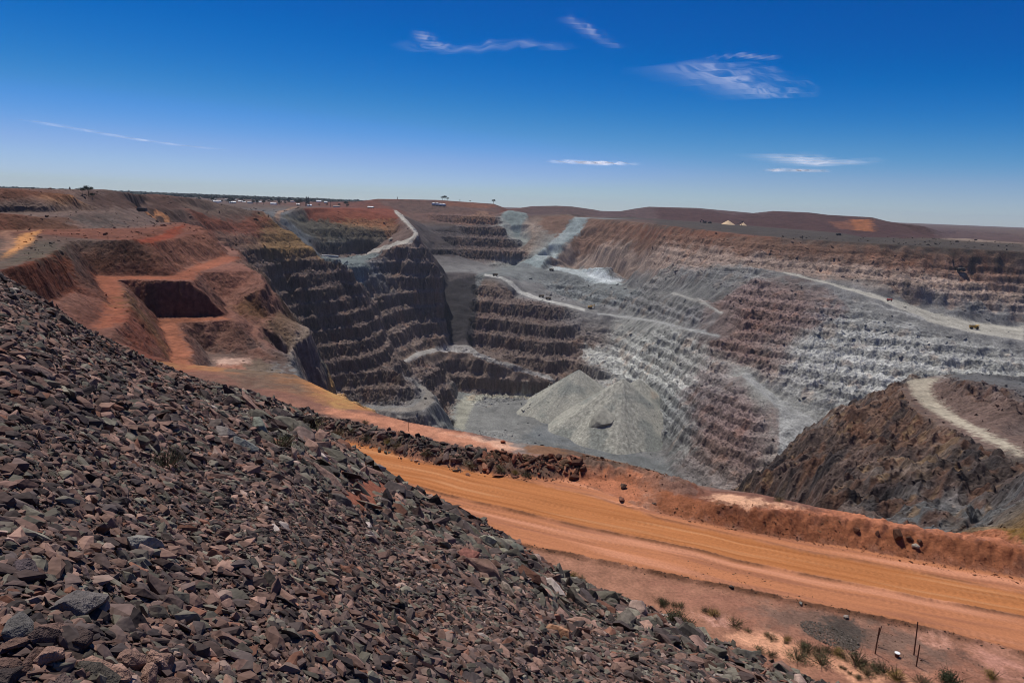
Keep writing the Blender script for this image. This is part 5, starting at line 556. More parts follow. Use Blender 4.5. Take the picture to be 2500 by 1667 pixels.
def colour(X, Y, Z, a, flat, zr, ns, cls):
    n1, n2, n3, n4 = ns; ZR0 = zr
    c = a[..., 1:4].astype(np.float32).copy()
    big = fbm(X/90, Y/90, 3, 61); mid = fbm(X/22, Y/22, 3, 71)
    r = np.hypot(X, Y)
    for col, al, e, pts in PATCHES:
        p = np.array(pts); m = 3*e+3
        sel = (X > p[:, 0].min()-m) & (X < p[:, 0].max()+m) & (Y > p[:, 1].min()-m) & (Y < p[:, 1].max()+m)
        if not sel.any(): continue
        x, y = X[sel], Y[sel]
        f = 1./max(e*2.2, .6)
        bx = fbm(x*f, y*f, 3, 81); by = fbm(x*f+9, y*f, 3, 82); mk = 0
        for kk, (jx, jy) in enumerate(((0, 0), (1, .4), (-.7, .8), (-.5, -1), (.6, -.7))):
            hx = gn(x*f*4, y*f*4, 83+kk)
            mk = mk+in_poly(x+e*(1.5*bx+.9*jx+.9*hx), y+e*(1.5*by+.9*jy-.9*hx), pts)/5.
        cs = c[sel]; cs += (np.array(col, np.float32)-cs)*(al*mk)[:, None]; c[sel] = cs
    # benches carry pale dust and spoil, faces show rock with seams
    wsum = np.clip(a[..., 4:7].sum(-1)*2, 0, 1)
    far = ss(150, 260, r)
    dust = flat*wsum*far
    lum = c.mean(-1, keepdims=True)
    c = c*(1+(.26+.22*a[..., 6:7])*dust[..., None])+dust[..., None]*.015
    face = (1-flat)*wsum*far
    seam = fbm(X/9+Z/5, Z/3.2+Y/40, 3, 91)
    c *= (1+(.34*seam*face+.22*mid*far+.16*big*far+.20*fbm(X/5, Y/5, 2, 93)*far*(.5+.5*wsum)))[..., None].clip(.35, 2)
    soft = far*(1-wsum)
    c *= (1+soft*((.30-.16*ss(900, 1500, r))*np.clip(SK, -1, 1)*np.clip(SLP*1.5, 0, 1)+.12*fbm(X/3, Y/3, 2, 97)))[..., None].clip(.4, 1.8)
    c *= (1-.14*soft*ss(.45, 1.0, SLP)*(r < 1500))[..., None]  # slope darkening: extra shade painted into the colour of steep loose faces
    c *= (1+.20*np.clip(SK, -1, 1)*wsum*far)[..., None]
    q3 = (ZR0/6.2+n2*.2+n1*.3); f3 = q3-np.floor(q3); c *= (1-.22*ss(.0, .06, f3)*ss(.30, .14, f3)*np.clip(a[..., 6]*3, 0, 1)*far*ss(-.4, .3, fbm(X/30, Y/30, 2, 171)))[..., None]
    cone = NEARC['cone'][..., None]; kc = mix(np.broadcast_to(lin(162, 160, 148), c.shape), lin(136, 138, 130), ss(-.1, .6, fbm(X/45+3, Y/45, 3, 181)))
    kc = kc*(1+.16*SK+.14*fbm(X/4, Y/4, 2, 183))[..., None]; c = c*(1-cone)+kc*cone
    c *= (1+.30*np.clip(a[..., 7]-.85, 0, .5)*2*(1-wsum)*far*(fbm(X/1.6, Y/1.6, 2, 187)+.8*fbm(X/6, Y/6, 2, 189)))[..., None].clip(.45, 1.7)
    cg = np.clip((a[..., 7]-.9)/.3, 0, 1)*(1-wsum)*far*ss(1000, 800, r)
    c = mix(c, lin(104, 72, 54), ss(.0, .6, fbm(X/17, Y/17, 4, 211))*.65*cg); c = mix(c, lin(138, 112, 84), ss(.25, .8, fbm(X/12+5, Y/12, 4, 213))*.7*cg); c = mix(c, lin(58, 54, 54), ss(.05, .6, fbm(X/22+9, Y/22, 4, 215))*.75*cg)
    # rusty / pale stains that come with the ground itself
    st = ss(.25, .8, fbm(X/34+4, Y/34, 4, 95))*far*wsum
    c = mix(c, c*np.array([1.22, 1.0, .86], np.float32), st*.6)
    # ---- near level
    j = NEAR['j1']; x, y, z = X[:, :j], Y[:, :j], Z[:, :j]; cn = c[:, :j]
    lo, slo, up, su, par = (NEAR[k] for k in ('lo', 'slo', 'up', 'su', 'par'))
    nm = cls[:, :j]; road = NEAR['road']
    sr = gn(lo/.5, par/28, 12)+.6*gn(lo/.2, par/14, 13)+.4*gn(x*2.2, y*2.2, 14)
    base = mix(np.broadcast_to(lin(186, 122, 84), cn.shape), lin(206, 142, 108), ss(-.2, .7, fbm(lo/1.6, par/24, 3, 15)))
    base = mix(base, lin(158, 104, 78), ss(.1, .8, fbm(lo/1.1+5, par/18, 3, 16))*.8)
    lane = (slo > 0) & (su < 0)
    lanec = mix(np.broadcast_to(lin(184, 118, 70), cn.shape), lin(168, 104, 58), ss(0, .7, fbm(lo/.7, par/30, 3, 17)))
    lanec = mix(lanec, lin(196, 136, 90), ss(.2, .8, fbm(lo/.9+7, par/20, 2, 18)))
    edge = np.minimum(lo, up)
    base = mix(base, lanec, lane*ss(-.1, .5, edge+.25*gn(x, y, 19)))
    base = base*(1+.10*sr-.15*NEAR['trk'])[..., None]
    cn = mix(cn, base, road*.92*(NEAR['bund'] > 2.4)*ss(0, .25, road*1.))
    for d_, w_, k_ in ((lo, .3, .75), (up, .22, .5), (NEAR['berm'], .42, .9)):
        cn = mix(cn, lin(92, 62, 44), np.exp(-(d_/w_)**2)*k_*(nm > 1)*ss(-.5, .2, gn(x/3, y/3, 21)+.1))
    g = (nm == 3)
    cn = cn*(1+g*.22*fbm(x/1.5, y/1.5, 4, 23))[..., None]
    # rubble mound fines under the stones
    mm = NEAR['m']
    cm = mix(np.broadcast_to(lin(66, 55, 50), cn.shape), lin(100, 82, 74), ss(-.3, .5, fbm(x/2, y/2, 4, 25)))
    cm = mix(cm, lin(150, 92, 70), in_poly(x+.3*gn(x*2, y*2, 5), y+.5*gn(x*2, y*2, 6), POCK)*.9)
    cn = np.where(mm[..., None], cm, cn)
    c[:, :j] = cn
    return (c*.86).clip(.01, .9)
def mat_v(name, fine, fscale, bump, rough=.95):
    m = bpy.data.materials.new(name); m.use_nodes = True; n = m.node_tree; b = n.nodes['Principled BSDF']; L = n.links.new
    b.inputs['Roughness'].default_value = rough; b.inputs['Specular IOR Level'].default_value = .12
    v = n.nodes.new('ShaderNodeVertexColor'); v.layer_name = 'Col'
    tc = n.nodes.new('ShaderNodeTexCoord')
    no = n.nodes.new('ShaderNodeTexNoise'); no.inputs['Scale'].default_value = fscale; no.inputs['Detail'].default_value = 3; no.inputs['Roughness'].default_value = .65
    L(tc.outputs['Object'], no.inputs['Vector'])
    mr = n.nodes.new('ShaderNodeMapRange'); mr.inputs[1].default_value = .3; mr.inputs[2].default_value = .7; mr.inputs[3].default_value = 1-fine; mr.inputs[4].default_value = 1+fine
    L(no.outputs['Fac'], mr.inputs[0])
    mx = n.nodes.new('ShaderNodeMix'); mx.data_type = 'RGBA'; mx.blend_type = 'MULTIPLY'; mx.inputs[0].default_value = 1
    L(v.outputs[0], mx.inputs[6]); L(mr.outputs[0], mx.inputs[7]); L(mx.outputs[2], b.inputs['Base Color'])
    bp = n.nodes.new('ShaderNodeBump'); bp.inputs['Strength'].default_value = 1; bp.inputs['Distance'].default_value = bump
    L(no.outputs['Fac'], bp.inputs['Height']); L(bp.outputs[0], b.inputs['Normal'])
    return m
CLASSES = {0: ('pit_terrain', mat_v('pit_rock', .3, .35, 1.0), False), 1: ('rubble_slope', mat_v('rubble_fines', .4, 9, .04), True),
           2: ('haul_road', mat_v('orange_dirt', .12, 5, .03), True), 3: ('ground', mat_v('red_dirt', .25, 4, .08), True),
           4: ('hills', mat_v('spoil', .2, .06, 3), False)}
P_, A_, F_ = build_tin()
Q = 1.25
TH, RR = make_grid(Q)
sT, cT = np.sin(TH), np.cos(TH)
GX = sT[:, None]*RR[None]; GY = cT[:, None]*RR[None]
ATT = tri_sample(P_, A_, F_, GX, GY, TH, RR)
def warp():
    # crests and toes are never ruled lines: shift the survey a metre or three
    j0, j1 = np.searchsorted(RR, 160), np.searchsorted(RR, 2470)
    X, Y = GX[:, j0:j1], GY[:, j0:j1]; r = np.hypot(X, Y); k = np.clip(r/450, .7, 2.2)*ss(160, 230, r)
    dx = k*(3.0*fbm(X/26, Y/26, 2, 301)+1.3*fbm(X/7, Y/7, 2, 305)); dy = k*(3.0*fbm(X/26, Y/26, 2, 311)+1.3*fbm(X/7, Y/7, 2, 315))
    x, y = X+dx, Y+dy; th = np.arctan2(x, y); rr = np.hypot(x, y)
    fi = np.clip(np.interp(th.ravel(), TH, np.arange(len(TH))).reshape(th.shape), 0, len(TH)-1.001); fj = np.clip(np.interp(rr.ravel(), RR, np.arange(len(RR))).reshape(rr.shape), 0, len(RR)-1.001)
    i0 = fi.astype(np.int32); k0 = fj.astype(np.int32); u = (fi-i0).astype(np.float32)[..., None]; v = (fj-k0).astype(np.float32)[..., None]
    src = ATT.copy()
    for a in range(0, i0.shape[0], 200):
        I, K, U, W_ = i0[a:a+200], k0[a:a+200], u[a:a+200], v[a:a+200]
        ATT[a:a+200, j0:j1] = (src[I, K]*(1-U)+src[I+1, K]*U)*(1-W_)+(src[I, K+1]*(1-U)+src[I+1, K+1]*U)*W_
warp()
print('warped t', time.time()-T0)
def blur(a, j0, j1, kt, kr):
    v = a[:, j0:j1].astype(np.float64)
    for ax, k in ((0, kt), (1, kr)):
        for _ in range(2):
            pad = [(0, 0)]*v.ndim; pad[ax] = (k+1, k); cs = np.cumsum(np.pad(v, pad, mode='edge'), axis=ax)
            n = v.shape[ax]; hi = np.take(cs, np.arange(2*k+1, 2*k+1+n), axis=ax); lo_ = np.take(cs, np.arange(0, n), axis=ax)
            v = (hi-lo_)/(2*k+1)
    a[:, j0:j1] = v
_w = ATT[..., 4:7]; ATT[..., 4:7] = np.clip((_w-.04)/.3, 0, 1)*np.where(_w > 0, 1, 0)
_s0 = ATT[..., 4:7].sum(-1, keepdims=True); _nz = gn(GX/30, GY/30, 7)[..., None]*np.array([.35, -.35, .1], np.float32); _w4 = (ATT[..., 4:7]*(1+_nz))**9; ATT[..., 4:7] = _w4/np.maximum(_w4.sum(-1, keepdims=True), 1e-9)*_s0
_s = ATT[..., 4:7].sum(-1, keepdims=True); ATT[..., 4:7] /= np.maximum(_s, 1)
_z0 = ATT[..., 0].copy(); _z1 = ATT[..., 0:1].copy()
for r0_, r1_, kt_, kr_ in ((150, 330, 5, 2), (330, 750, 4, 2), (750, 1600, 3, 3), (1600, 2480, 2, 3)):
    blur(ATT, np.searchsorted(RR, r0_), np.searchsorted(RR, r1_), kt_, kr_)
for r0_, r1_, kt_, kr_ in ((150, 750, 1, 0), (750, 2480, 2, 1)):
    blur(_z1, np.searchsorted(RR, r0_), np.searchsorted(RR, r1_), kt_, kr_)
ATT[..., 0] = _z1[..., 0]
print('grid', GX.shape, 'tin', len(F_), 't', time.time()-T0)
def slope_streaks():
    # noise smeared down the fall line: rills, tipped-rock runs and gullies
    j0, j1 = np.searchsorted(RR, 150), np.searchsorted(RR, 2600)
    z2 = ATT[..., 0:1].copy(); blur(z2, j0-20, j1+20, 4, 4); z2 = z2[:, j0:j1, 0].astype(float)
    zr_ = np.gradient(z2, RR[j0:j1], axis=1); zt = np.gradient(z2, TH, axis=0)/RR[None, j0:j1]
    s_, c_ = sT[:, None], cT[:, None]; gx = s_*zr_+c_*zt; gy = c_*zr_-s_*zt; g = np.hypot(gx, gy)+1e-6; ux, uy = gx/g, gy/g
    X, Y = GX[:, j0:j1], GY[:, j0:j1]; n_ = np.zeros_like(z2); f_ = n_.copy()
    for k in range(-3, 4):
        n_ += gn((X+ux*k*3.0)/2.6, (Y+uy*k*3.0)/2.6, 201); f_ += gn((X+ux*k*6)/6.5, (Y+uy*k*6)/6.5, 203)
    b_ = ss(700, 1000, np.hypot(X, Y)); out = np.zeros(GX.shape); sl = np.zeros(GX.shape)
    out[:, j0:j1] = (n_*(1-b_)+f_*(.3+.7*b_))/3.0; sl[:, j0:j1] = g
    return out, sl
SK, SLP = slope_streaks()
print('streaks t', time.time()-T0)
GZ, FLAT, ZR, NS = shape(GX, GY, ATT, SK, SLP)
near_z, near_cls = near_detail(GX, GY, GZ)
GZ = near_z
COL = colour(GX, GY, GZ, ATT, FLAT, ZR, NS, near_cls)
print('shaped t', time.time()-T0)
def face_objects():
    nt_, nr_ = GX.shape
    idx = np.arange(nt_*nr_).reshape(nt_, nr_)
    q = np.stack([idx[:-1, :-1], idx[:-1, 1:], idx[1:, 1:], idx[1:, :-1]], -1).reshape(-1, 4)
    wrap = np.stack([idx[-1, :-1], idx[-1, 1:], idx[0, 1:], idx[0, :-1]], -1)
    q = np.concatenate([q, wrap]); cls = near_cls.reshape(-1)[q[:, 0]]
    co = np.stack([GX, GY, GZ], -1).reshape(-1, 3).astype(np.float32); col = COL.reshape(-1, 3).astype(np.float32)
    for c, (name, mat, smooth) in CLASSES.items():
        f = q[cls == c]
        if not len(f): continue
        f = f[:, ::-1]
        u, inv = np.unique(f, return_inverse=True); inv = inv.reshape(-1)
        me = bpy.data.meshes.new(name); me.vertices.add(len(u)); me.vertices.foreach_set('co', co[u].ravel())
        me.loops.add(len(inv)); me.loops.foreach_set('vertex_index', inv.astype(np.int32))
        me.polygons.add(len(f)); me.polygons.foreach_set('loop_start', np.arange(0, len(inv), 4, dtype=np.int32))
        me.update(calc_edges=True)
        me.polygons.foreach_set('use_smooth', np.full(len(f), smooth))
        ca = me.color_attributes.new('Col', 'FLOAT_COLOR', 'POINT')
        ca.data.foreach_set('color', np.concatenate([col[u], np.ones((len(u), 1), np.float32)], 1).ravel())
        me.materials.append(mat)
        o = bpy.data.objects.new(name, me); S.collection.objects.link(o); o['kind'] = 'structure'
face_objects()
print('meshes t', time.time()-T0)
# ------------------------------------------------------------------ stones
def zat(x, y):
    x = np.atleast_1d(np.asarray(x, float)); y = np.atleast_1d(np.asarray(y, float))
    th = np.arctan2(x, y); r = np.hypot(x, y)
    i = np.clip(np.searchsorted(TH, th)-1, 0, len(TH)-2); j = np.clip(np.searchsorted(RR, r)-1, 0, len(RR)-2)
    u = np.clip((th-TH[i])/(TH[i+1]-TH[i]), 0, 1); v = np.clip((r-RR[j])/(RR[j+1]-RR[j]), 0, 1)
    return (GZ[i, j]*(1-u)+GZ[i+1, j]*u)*(1-v)+(GZ[i, j+1]*(1-u)+GZ[i+1, j+1]*u)*v
rs = np.random.RandomState(11)
def stone_proto(n, flat, seed):
    q = np.random.RandomState(seed); bm = bmesh.new()
    p = q.normal(size=(n, 3)); p /= np.linalg.norm(p, axis=1)[:, None]
    p = p*(.75+.5*q.rand(n, 1)); p *= np.array([1, .55+.35*q.rand(), flat])*.5
    for v in p: bm.verts.new(v)
    bmesh.ops.convex_hull(bm, input=bm.verts)
    for v in [v for v in bm.verts if not v.link_faces]: bm.verts.remove(v)
    bmesh.ops.triangulate(bm, faces=bm.faces)
    bm.verts.index_update()
    V = np.array([v.co[:] for v in bm.verts]); F = np.array([[v.index for v in f.verts] for f in bm.faces]); bm.free()
    return V, F
PF = [stone_proto(9+i % 4, .3+.04*(i % 9), 100+i) for i in range(28)]
PN = [stone_proto(15+i % 8, .32+.045*(i % 8), 300+i) for i in range(32)]
def rot_mats(n, tilt, q):
    # random yaw, then tilt away from the ground's normal
    a = q.rand(n)*2*np.pi; t = q.normal(size=n)*tilt; b = q.rand(n)*2*np.pi
    ca, sa, cb, sb, ct, st = np.cos(a), np.sin(a), np.cos(b), np.sin(b), np.cos(t), np.sin(t)
    Z = np.zeros(n); O = np.ones(n)
    Ra = np.stack([ca, -sa, Z, sa, ca, Z, Z, Z, O], -1).reshape(n, 3, 3)
    Rb = np.stack([cb, -sb, Z, sb, cb, Z, Z, Z, O], -1).reshape(n, 3, 3)
    Rt = np.stack([O, Z, Z, Z, ct, -st, Z, st, ct], -1).reshape(n, 3, 3)
    return Rb @ Rt @ Ra
def ground_frame(x, y):
    e = .4; zx = (zat(x+e, y)-zat(x-e, y))/(2*e); zy = (zat(x, y+e)-zat(x, y-e))/(2*e)
    n = np.stack([-zx, -zy, np.ones_like(zx)], -1); n /= np.linalg.norm(n, axis=1)[:, None]
    t = np.stack([np.ones_like(zx), np.zeros_like(zx), zx], -1); t /= np.linalg.norm(t, axis=1)[:, None]
    return np.stack([t, np.cross(n, t), n], -1)
def mat_stone(name, scale=6):
    m = mat_v(name, .32, scale, .03, .85)
    return m
M_STONE = mat_stone('stone')
def merged_stones(name, x, y, size, col, protos, tilt, seed, lift=.12):
    q = np.random.RandomState(seed); n = len(x); z = zat(x, y)
    G_ = ground_frame(x, y) @ rot_mats(n, tilt, q)
    pid = q.randint(0, len(protos), n); vs = []; fs = []; cs = []; off = 0
    for k, (V, F) in enumerate(protos):
        I = np.where(pid == k)[0]
        if not len(I): continue
        sc = size[I, None]*(np.stack([1.0+.45*q.rand(len(I)), .7+.4*q.rand(len(I)), .6+.6*q.rand(len(I))], -1))
        P3 = np.einsum('nij,nvj->nvi', G_[I], V[None]*sc[:, None, :])
        P3[..., 0] += x[I, None]; P3[..., 1] += y[I, None]; P3[..., 2] += (z[I]+size[I]*lift)[:, None]
        vs.append(P3.reshape(-1, 3)); fs.append((F[None]+(off+np.arange(len(I))*len(V))[:, None, None]).reshape(-1, 3)); off += len(I)*len(V)
        cs.append(np.repeat(col[I], len(V), axis=0))
    vs = np.concatenate(vs).astype(np.float32); fs = np.concatenate(fs).astype(np.int32); cs = np.concatenate(cs).astype(np.float32)
    me = bpy.data.meshes.new(name); me.vertices.add(len(vs)); me.vertices.foreach_set('co', vs.ravel())
    me.loops.add(fs.size); me.loops.foreach_set('vertex_index', fs.ravel()); me.polygons.add(len(fs)); me.polygons.foreach_set('loop_start', np.arange(0, fs.size, 3, dtype=np.int32))
    me.update(calc_edges=True); me.polygons.foreach_set('use_smooth', np.zeros(len(fs), bool))
    ca = me.color_attributes.new('Col', 'FLOAT_COLOR', 'POINT'); ca.data.foreach_set('color', np.concatenate([cs, np.ones((len(cs), 1), np.float32)], 1).ravel())
    me.materials.append(M_STONE); o = bpy.data.objects.new(name, me); S.collection.objects.link(o)
    o['kind'] = 'stuff'
    return o
PAL = np.array([lin(*c) for c in ((112, 88, 78), (96, 80, 74), (98, 92, 81), (124, 98, 86), (134, 106, 92), (78, 68, 64), (110, 104, 91), (142, 120, 108), (66, 58, 56), (120, 84, 68), (160, 146, 136), (84, 77, 69))])
PW = np.array([.20, .18, .08, .15, .08, .15, .03, .035, .07, .03, .0015, .02]); PW /= PW.sum()
PG = np.array([.06, .07, .20, .05, .05, .08, .22, .05, .06, .04, .01, .11]); PG /= PG.sum()
def stone_cols(n, greenish, q):
    a = q.choice(12, n, p=PW); b = q.choice(12, n, p=PG)
    c = PAL[np.where(q.rand(n) < greenish, b, a)]
    return c*(.62+.86*q.rand(n, 1)**1.6)
def rim_frac(x, y):
    # 1 near the foot / outer edge of the mound, 0 on its broad face
    th = np.degrees(np.arctan2(x, y)); M = np.array(MOUND); rsil = np.interp(th, M[:, 0], M[:, 2])
    r_ = np.hypot(x, y)
    return np.clip(ss(10, 20, r_+1.6*gn(x/2.5, y/2.5, 71)), 0, 1)*ss(-27, -17, th)
def on_mound(n, r0, r1, q):
    th = np.radians(q.uniform(-43, 50, n)); r = np.sqrt(q.rand(n)*(r1*r1-r0*r0)+r0*r0)
    x, y = r*np.sin(th), r*np.cos(th); k = mound(x, y) > -29.6
    return x[k], y[k], r[k]
xs, ys, sz = [], [], []
for (r0, r1, n, smin) in ((2.2, 9, 62000, .036), (9, 22, 120000, .056), (22, 45, 100000, .092), (45, 75, 70000, .13)):
    x, y, r = on_mound(n, r0, r1, rs); m_ = len(x)
    s_ = smin*(1-rs.rand(m_))**(-1/2.3); s_ = np.minimum(s_, smin*(4.5+5*rim_frac(x, y)*(rs.rand(m_) < .5)))*(1+(.45 if r1 < 46 else .1)*rim_frac(x, y)+.22*gn(x/4, y/4, 77))
    xs.append(x); ys.append(y); sz.append(s_)
xs, ys, sz = map(np.concatenate, (xs, ys, sz))
gf = rim_frac(xs, ys); cols = stone_cols(len(xs), .15+.7*gf, rs)
# bare fines / red soil pockets
keep = ~in_poly(xs+.3*gn(xs*2, ys*2, 5), ys+.5*gn(xs*2, ys*2, 6), POCK) & ~((gn(xs/3.2, ys/3.2, 55) > .52) & (sz < .25) & (gf > .1))
xs, ys, sz, cols, gf = xs[keep], ys[keep], sz[keep], cols[keep], gf[keep]
app = sz/np.hypot(xs, ys); big = np.argsort(-app)[:300]; bigset = np.zeros(len(xs), bool); bigset[big] = True
bgx, bgy, bgs, bgc, bgg = xs[big], ys[big], sz[big], cols[big], gf[big]
n_ = ~bigset; nr = np.hypot(xs, ys) < 24
o = merged_stones('rubble_stones', xs[n_ & nr], ys[n_ & nr], sz[n_ & nr], cols[n_ & nr], PN, .42, 5)
tag(o, 'loose broken waste rock covering the near part of the dark slope', 'rubble')
o = merged_stones('rubble_stones', xs[n_ & ~nr], ys[n_ & ~nr], sz[n_ & ~nr], cols[n_ & ~nr], PF, .42, 6)
tag(o, 'loose broken waste rock covering the farther part of the dark slope', 'rubble')
# blocks and spall lying about the pit, too many to count; each takes the ground's own colour
def ground_col(x, y):
    th = np.arctan2(x, y); r = np.hypot(x, y); i = np.clip(np.searchsorted(TH, th), 0, len(TH)-1); j = np.clip(np.searchsorted(RR, r), 0, len(RR)-1)
    return COL[i, j], ATT[i, j]
n = 90000; th = np.radians(rs.uniform(-36, 40, n)); r = np.exp(rs.uniform(math.log(230), math.log(1950), n)); x, y = r*np.sin(th), r*np.cos(th)
gc, ga = ground_col(x, y); wsm = ga[:, 4:7].sum(1); ro = ga[:, 7]
kp = rs.rand(n) < np.where(wsm > .2, .42, np.where(ro > .9, .85, np.where(ro > .3, .10, .02)))
x, y, r, gc = x[kp], y[kp], r[kp], gc[kp]
s_ = r*.0016*np.minimum((1-rs.rand(len(x)))**(-1/2.4), 4.2)
tag(merged_stones('fallen_blocks', x, y, s_, (gc*(.7+.65*rs.rand(len(x), 1))).clip(.01, .8), PF, .6, 41, .1), 'fallen rock blocks strewn over the pit benches and spoil slopes', 'rubble')
print('stones', len(xs), 't', time.time()-T0)
AN['outcrop'] = (172.0, 1188.0)
# ------------------------------------------------------------------ single stones
def link(o, parent=None):
    S.collection.objects.link(o)
    if parent: o.parent = parent
    return o
def rock_object(name, x, y, size, col, seed, fl=None, sink=.12, tilt=.35, yaw=None, stretch=1.):
    q = np.random.RandomState(seed); bm = bmesh.new(); n = 20
    p = q.normal(size=(n, 3)); p /= np.linalg.norm(p, axis=1)[:, None]
    p = p*(.8+.4*q.rand(n, 1))*np.array([stretch, .6+.3*q.rand(), fl or (.35+.35*q.rand())])*.5
    for v in p: bm.verts.new(v)
    bmesh.ops.convex_hull(bm, input=bm.verts)
    for v in [v for v in bm.verts if not v.link_faces]: bm.verts.remove(v)
    bmesh.ops.triangulate(bm, faces=bm.faces)
    bmesh.ops.bevel(bm, geom=list(bm.edges), offset=.018, segments=1, affect='EDGES', clamp_overlap=True)
    bmesh.ops.triangulate(bm, faces=bm.faces)
    bmesh.ops.subdivide_edges(bm, edges=[e for e in bm.edges if e.calc_length() > .16], cuts=1, use_grid_fill=False)
    bmesh.ops.triangulate(bm, faces=bm.faces)
    off = q.rand(3)*50
    V = np.array([v.co[:] for v in bm.verts])
    d = .022*gn(V[:, 0]*5+off[0]+V[:, 2]*3, V[:, 1]*5+off[1]-V[:, 2]*2, 3)
    c = np.array(col)[None]*(1+.28*gn(V[:, 0]*3+off[2]+V[:, 2]*4, V[:, 1]*3+V[:, 2], 9))[:, None]
    for v, dd in zip(bm.verts, d): v.co += v.co.normalized()*float(dd)
    me = bpy.data.meshes.new(name); bm.to_mesh(me); bm.free()
    ca = me.color_attributes.new('Col', 'FLOAT_COLOR', 'POINT'); ca.data.foreach_set('color', np.concatenate([c, np.ones((len(c), 1))], 1).astype(np.float32).ravel())
    me.materials.append(M_STONE)
    o = link(bpy.data.objects.new(name, me))
    X_, Y_ = np.array([x]), np.array([y]); Rm = rot_mats(1, tilt, q)
    if yaw is not None: Rm = np.array([[[math.cos(yaw), -math.sin(yaw), 0], [math.sin(yaw), math.cos(yaw), 0], [0, 0, 1]]])
    Fm = (ground_frame(X_, Y_) @ Rm)[0]
    o.matrix_world = Matrix.Translation((x, y, float(zat(x, y)[0])+size*sink)) @ Matrix(Fm.tolist()).to_4x4() @ Matrix.Diagonal((size, size, size, 1))
    return o
def pxsize(n, px):
    x, y = AN[n]; return px/1568*math.hypot(x, y)*1.15
def colour_word(c):
    r, g, b = c; l = (r+g+b)/3
    t = 'pale' if l > .21 else ('dark' if l < .1 else '')
    hue = 'greenish grey' if g >= r*.97 else ('rusty brown' if r > 1.6*g else ('purple brown' if b > .82*g else 'brown'))
    return (t+' '+hue).strip()
def place_word(x, y):
    r = math.hypot(x, y); th = math.degrees(math.atan2(x, y)); c_ = cam_uv(x, y)
    h = 'far left' if c_[0] < .14 else ('left' if c_[0] < .3 else ('middle' if c_[0] < .5 else ('right' if c_[0] < .66 else 'far right')))
    v = 'bottom edge' if c_[1] > .9 else ('lower part' if c_[1] > .77 else ('middle part' if c_[1] > .64 else 'upper edge'))
    return '%s, %s of the rubble slope' % (v, h)
def cam_uv(x, y, z=None):
    p = Vector((x, y, float(zat(x, y)[0]) if z is None else z)); d = p.dot(_fw)
    return (.5+24/36*p.dot(_rc)/d, .5-24/36*p.dot(_uc)/d*1.5)
BOUL = [('boul1', 60, (126, 84, 72), 1.), ('boul2', 84, (124, 98, 84), 1.2), ('boul3', 58, (90, 86, 76), 1.1), ('boul4', 52, (132, 128, 110), 1.), ('boul5', 44, (124, 120, 104), 1.), ('boul6', 46, (92, 92, 82), 1.2), ('boul7', 48, (84, 76, 70), 1.3),
        ('boul8', 62, (140, 104, 80), 1.4), ('boul9', 44, (118, 84, 72), 1.2), ('boul10', 42, (100, 92, 80), 1.), ('boul11', 44, (82, 70, 60), 1.), ('boul12', 52, (112, 100, 90), 1.3), ('boul13', 30, (104, 100, 92), 1.4), ('boul14', 44, (84, 66, 60), 1.6),
        ('boul15', 60, (104, 86, 76), 1.1), ('boul16', 34, (126, 120, 104), 1.2), ('boul17', 36, (82, 82, 72), 1.4), ('boul18', 26, (170, 116, 80), .9), ('boul19', 34, (126, 112, 92), 1.), ('boul20', 60, (82, 72, 66), 1.3), ('boul21', 60, (104, 104, 98), 1.2), ('boul22', 44, (112, 114, 102), 1.3),
        ('boul23', 62, (122, 98, 86), 1.6), ('boul24', 60, (84, 66, 58), 1.4), ('boul25', 62, (120, 116, 108), 1.3), ('boul26', 88, (92, 86, 82), 1.8), ('boul27', 60, (76, 66, 66), 1.3), ('boul28', 44, (112, 104, 98), 1.2), ('boul29', 84, (84, 80, 76), 1.3)]
for i, (n, px, c, st_) in enumerate(BOUL):
    x, y = AN[n]; o = rock_object('boulder', x, y, pxsize(n, px), lin(*c)*1.25, 900+i, sink=.10, stretch=st_, fl=.55 if i % 3 else .8)
    u_, v_ = cam_uv(x, y)
    nm = ['brick red blocky', 'large grey brown angular', 'dark grey split', 'pale khaki', 'square khaki', 'upright dark green grey', 'leaning dark slab', 'long tan', 'rust brown wedge', 'grey brown blocky', 'dark brown', 'flat grey brown', 'upright slate grey', 'long dark red', 'broad brown', 'flat khaki', 'narrow dark green', 'small orange', 'pale brown',
          'dark jagged', 'cracked grey', 'pale green', 'long brown slab like', 'dark tilted', 'smooth grey oval', 'very long smooth grey', 'dark purple', 'small light grey', 'big rounded dark grey'][i]
    tag(o, '%s boulder, %s' % (nm, place_word(x, y)), 'boulder', 'boulders lying among the loose waste rock')
lab_adj = ['flat', 'blocky', 'wedge shaped', 'slab like', 'angular']
for i in range(len(bgx)-len(BOUL)):
    q = i % 5; x, y, s_ = float(bgx[i]), float(bgy[i]), float(bgs[i])
    if x < 0 and math.hypot(x, y) < 2.4: continue
    o = rock_object('rubble_rock', x, y, s_, bgc[i]*1.0, 2000+i, fl=(.28, .75, .5, .35, .6)[q], stretch=(1.1, .95, 1.3, 1.5, 1.)[q])
    size_w = 'small' if s_ < .16 else ('medium' if s_ < .35 else 'large')
    tag(o, '%s %s %s stone, %s' % (size_w, colour_word(bgc[i]), lab_adj[q], place_word(x, y)), 'stone', 'loose stones standing out on the rubble slope')
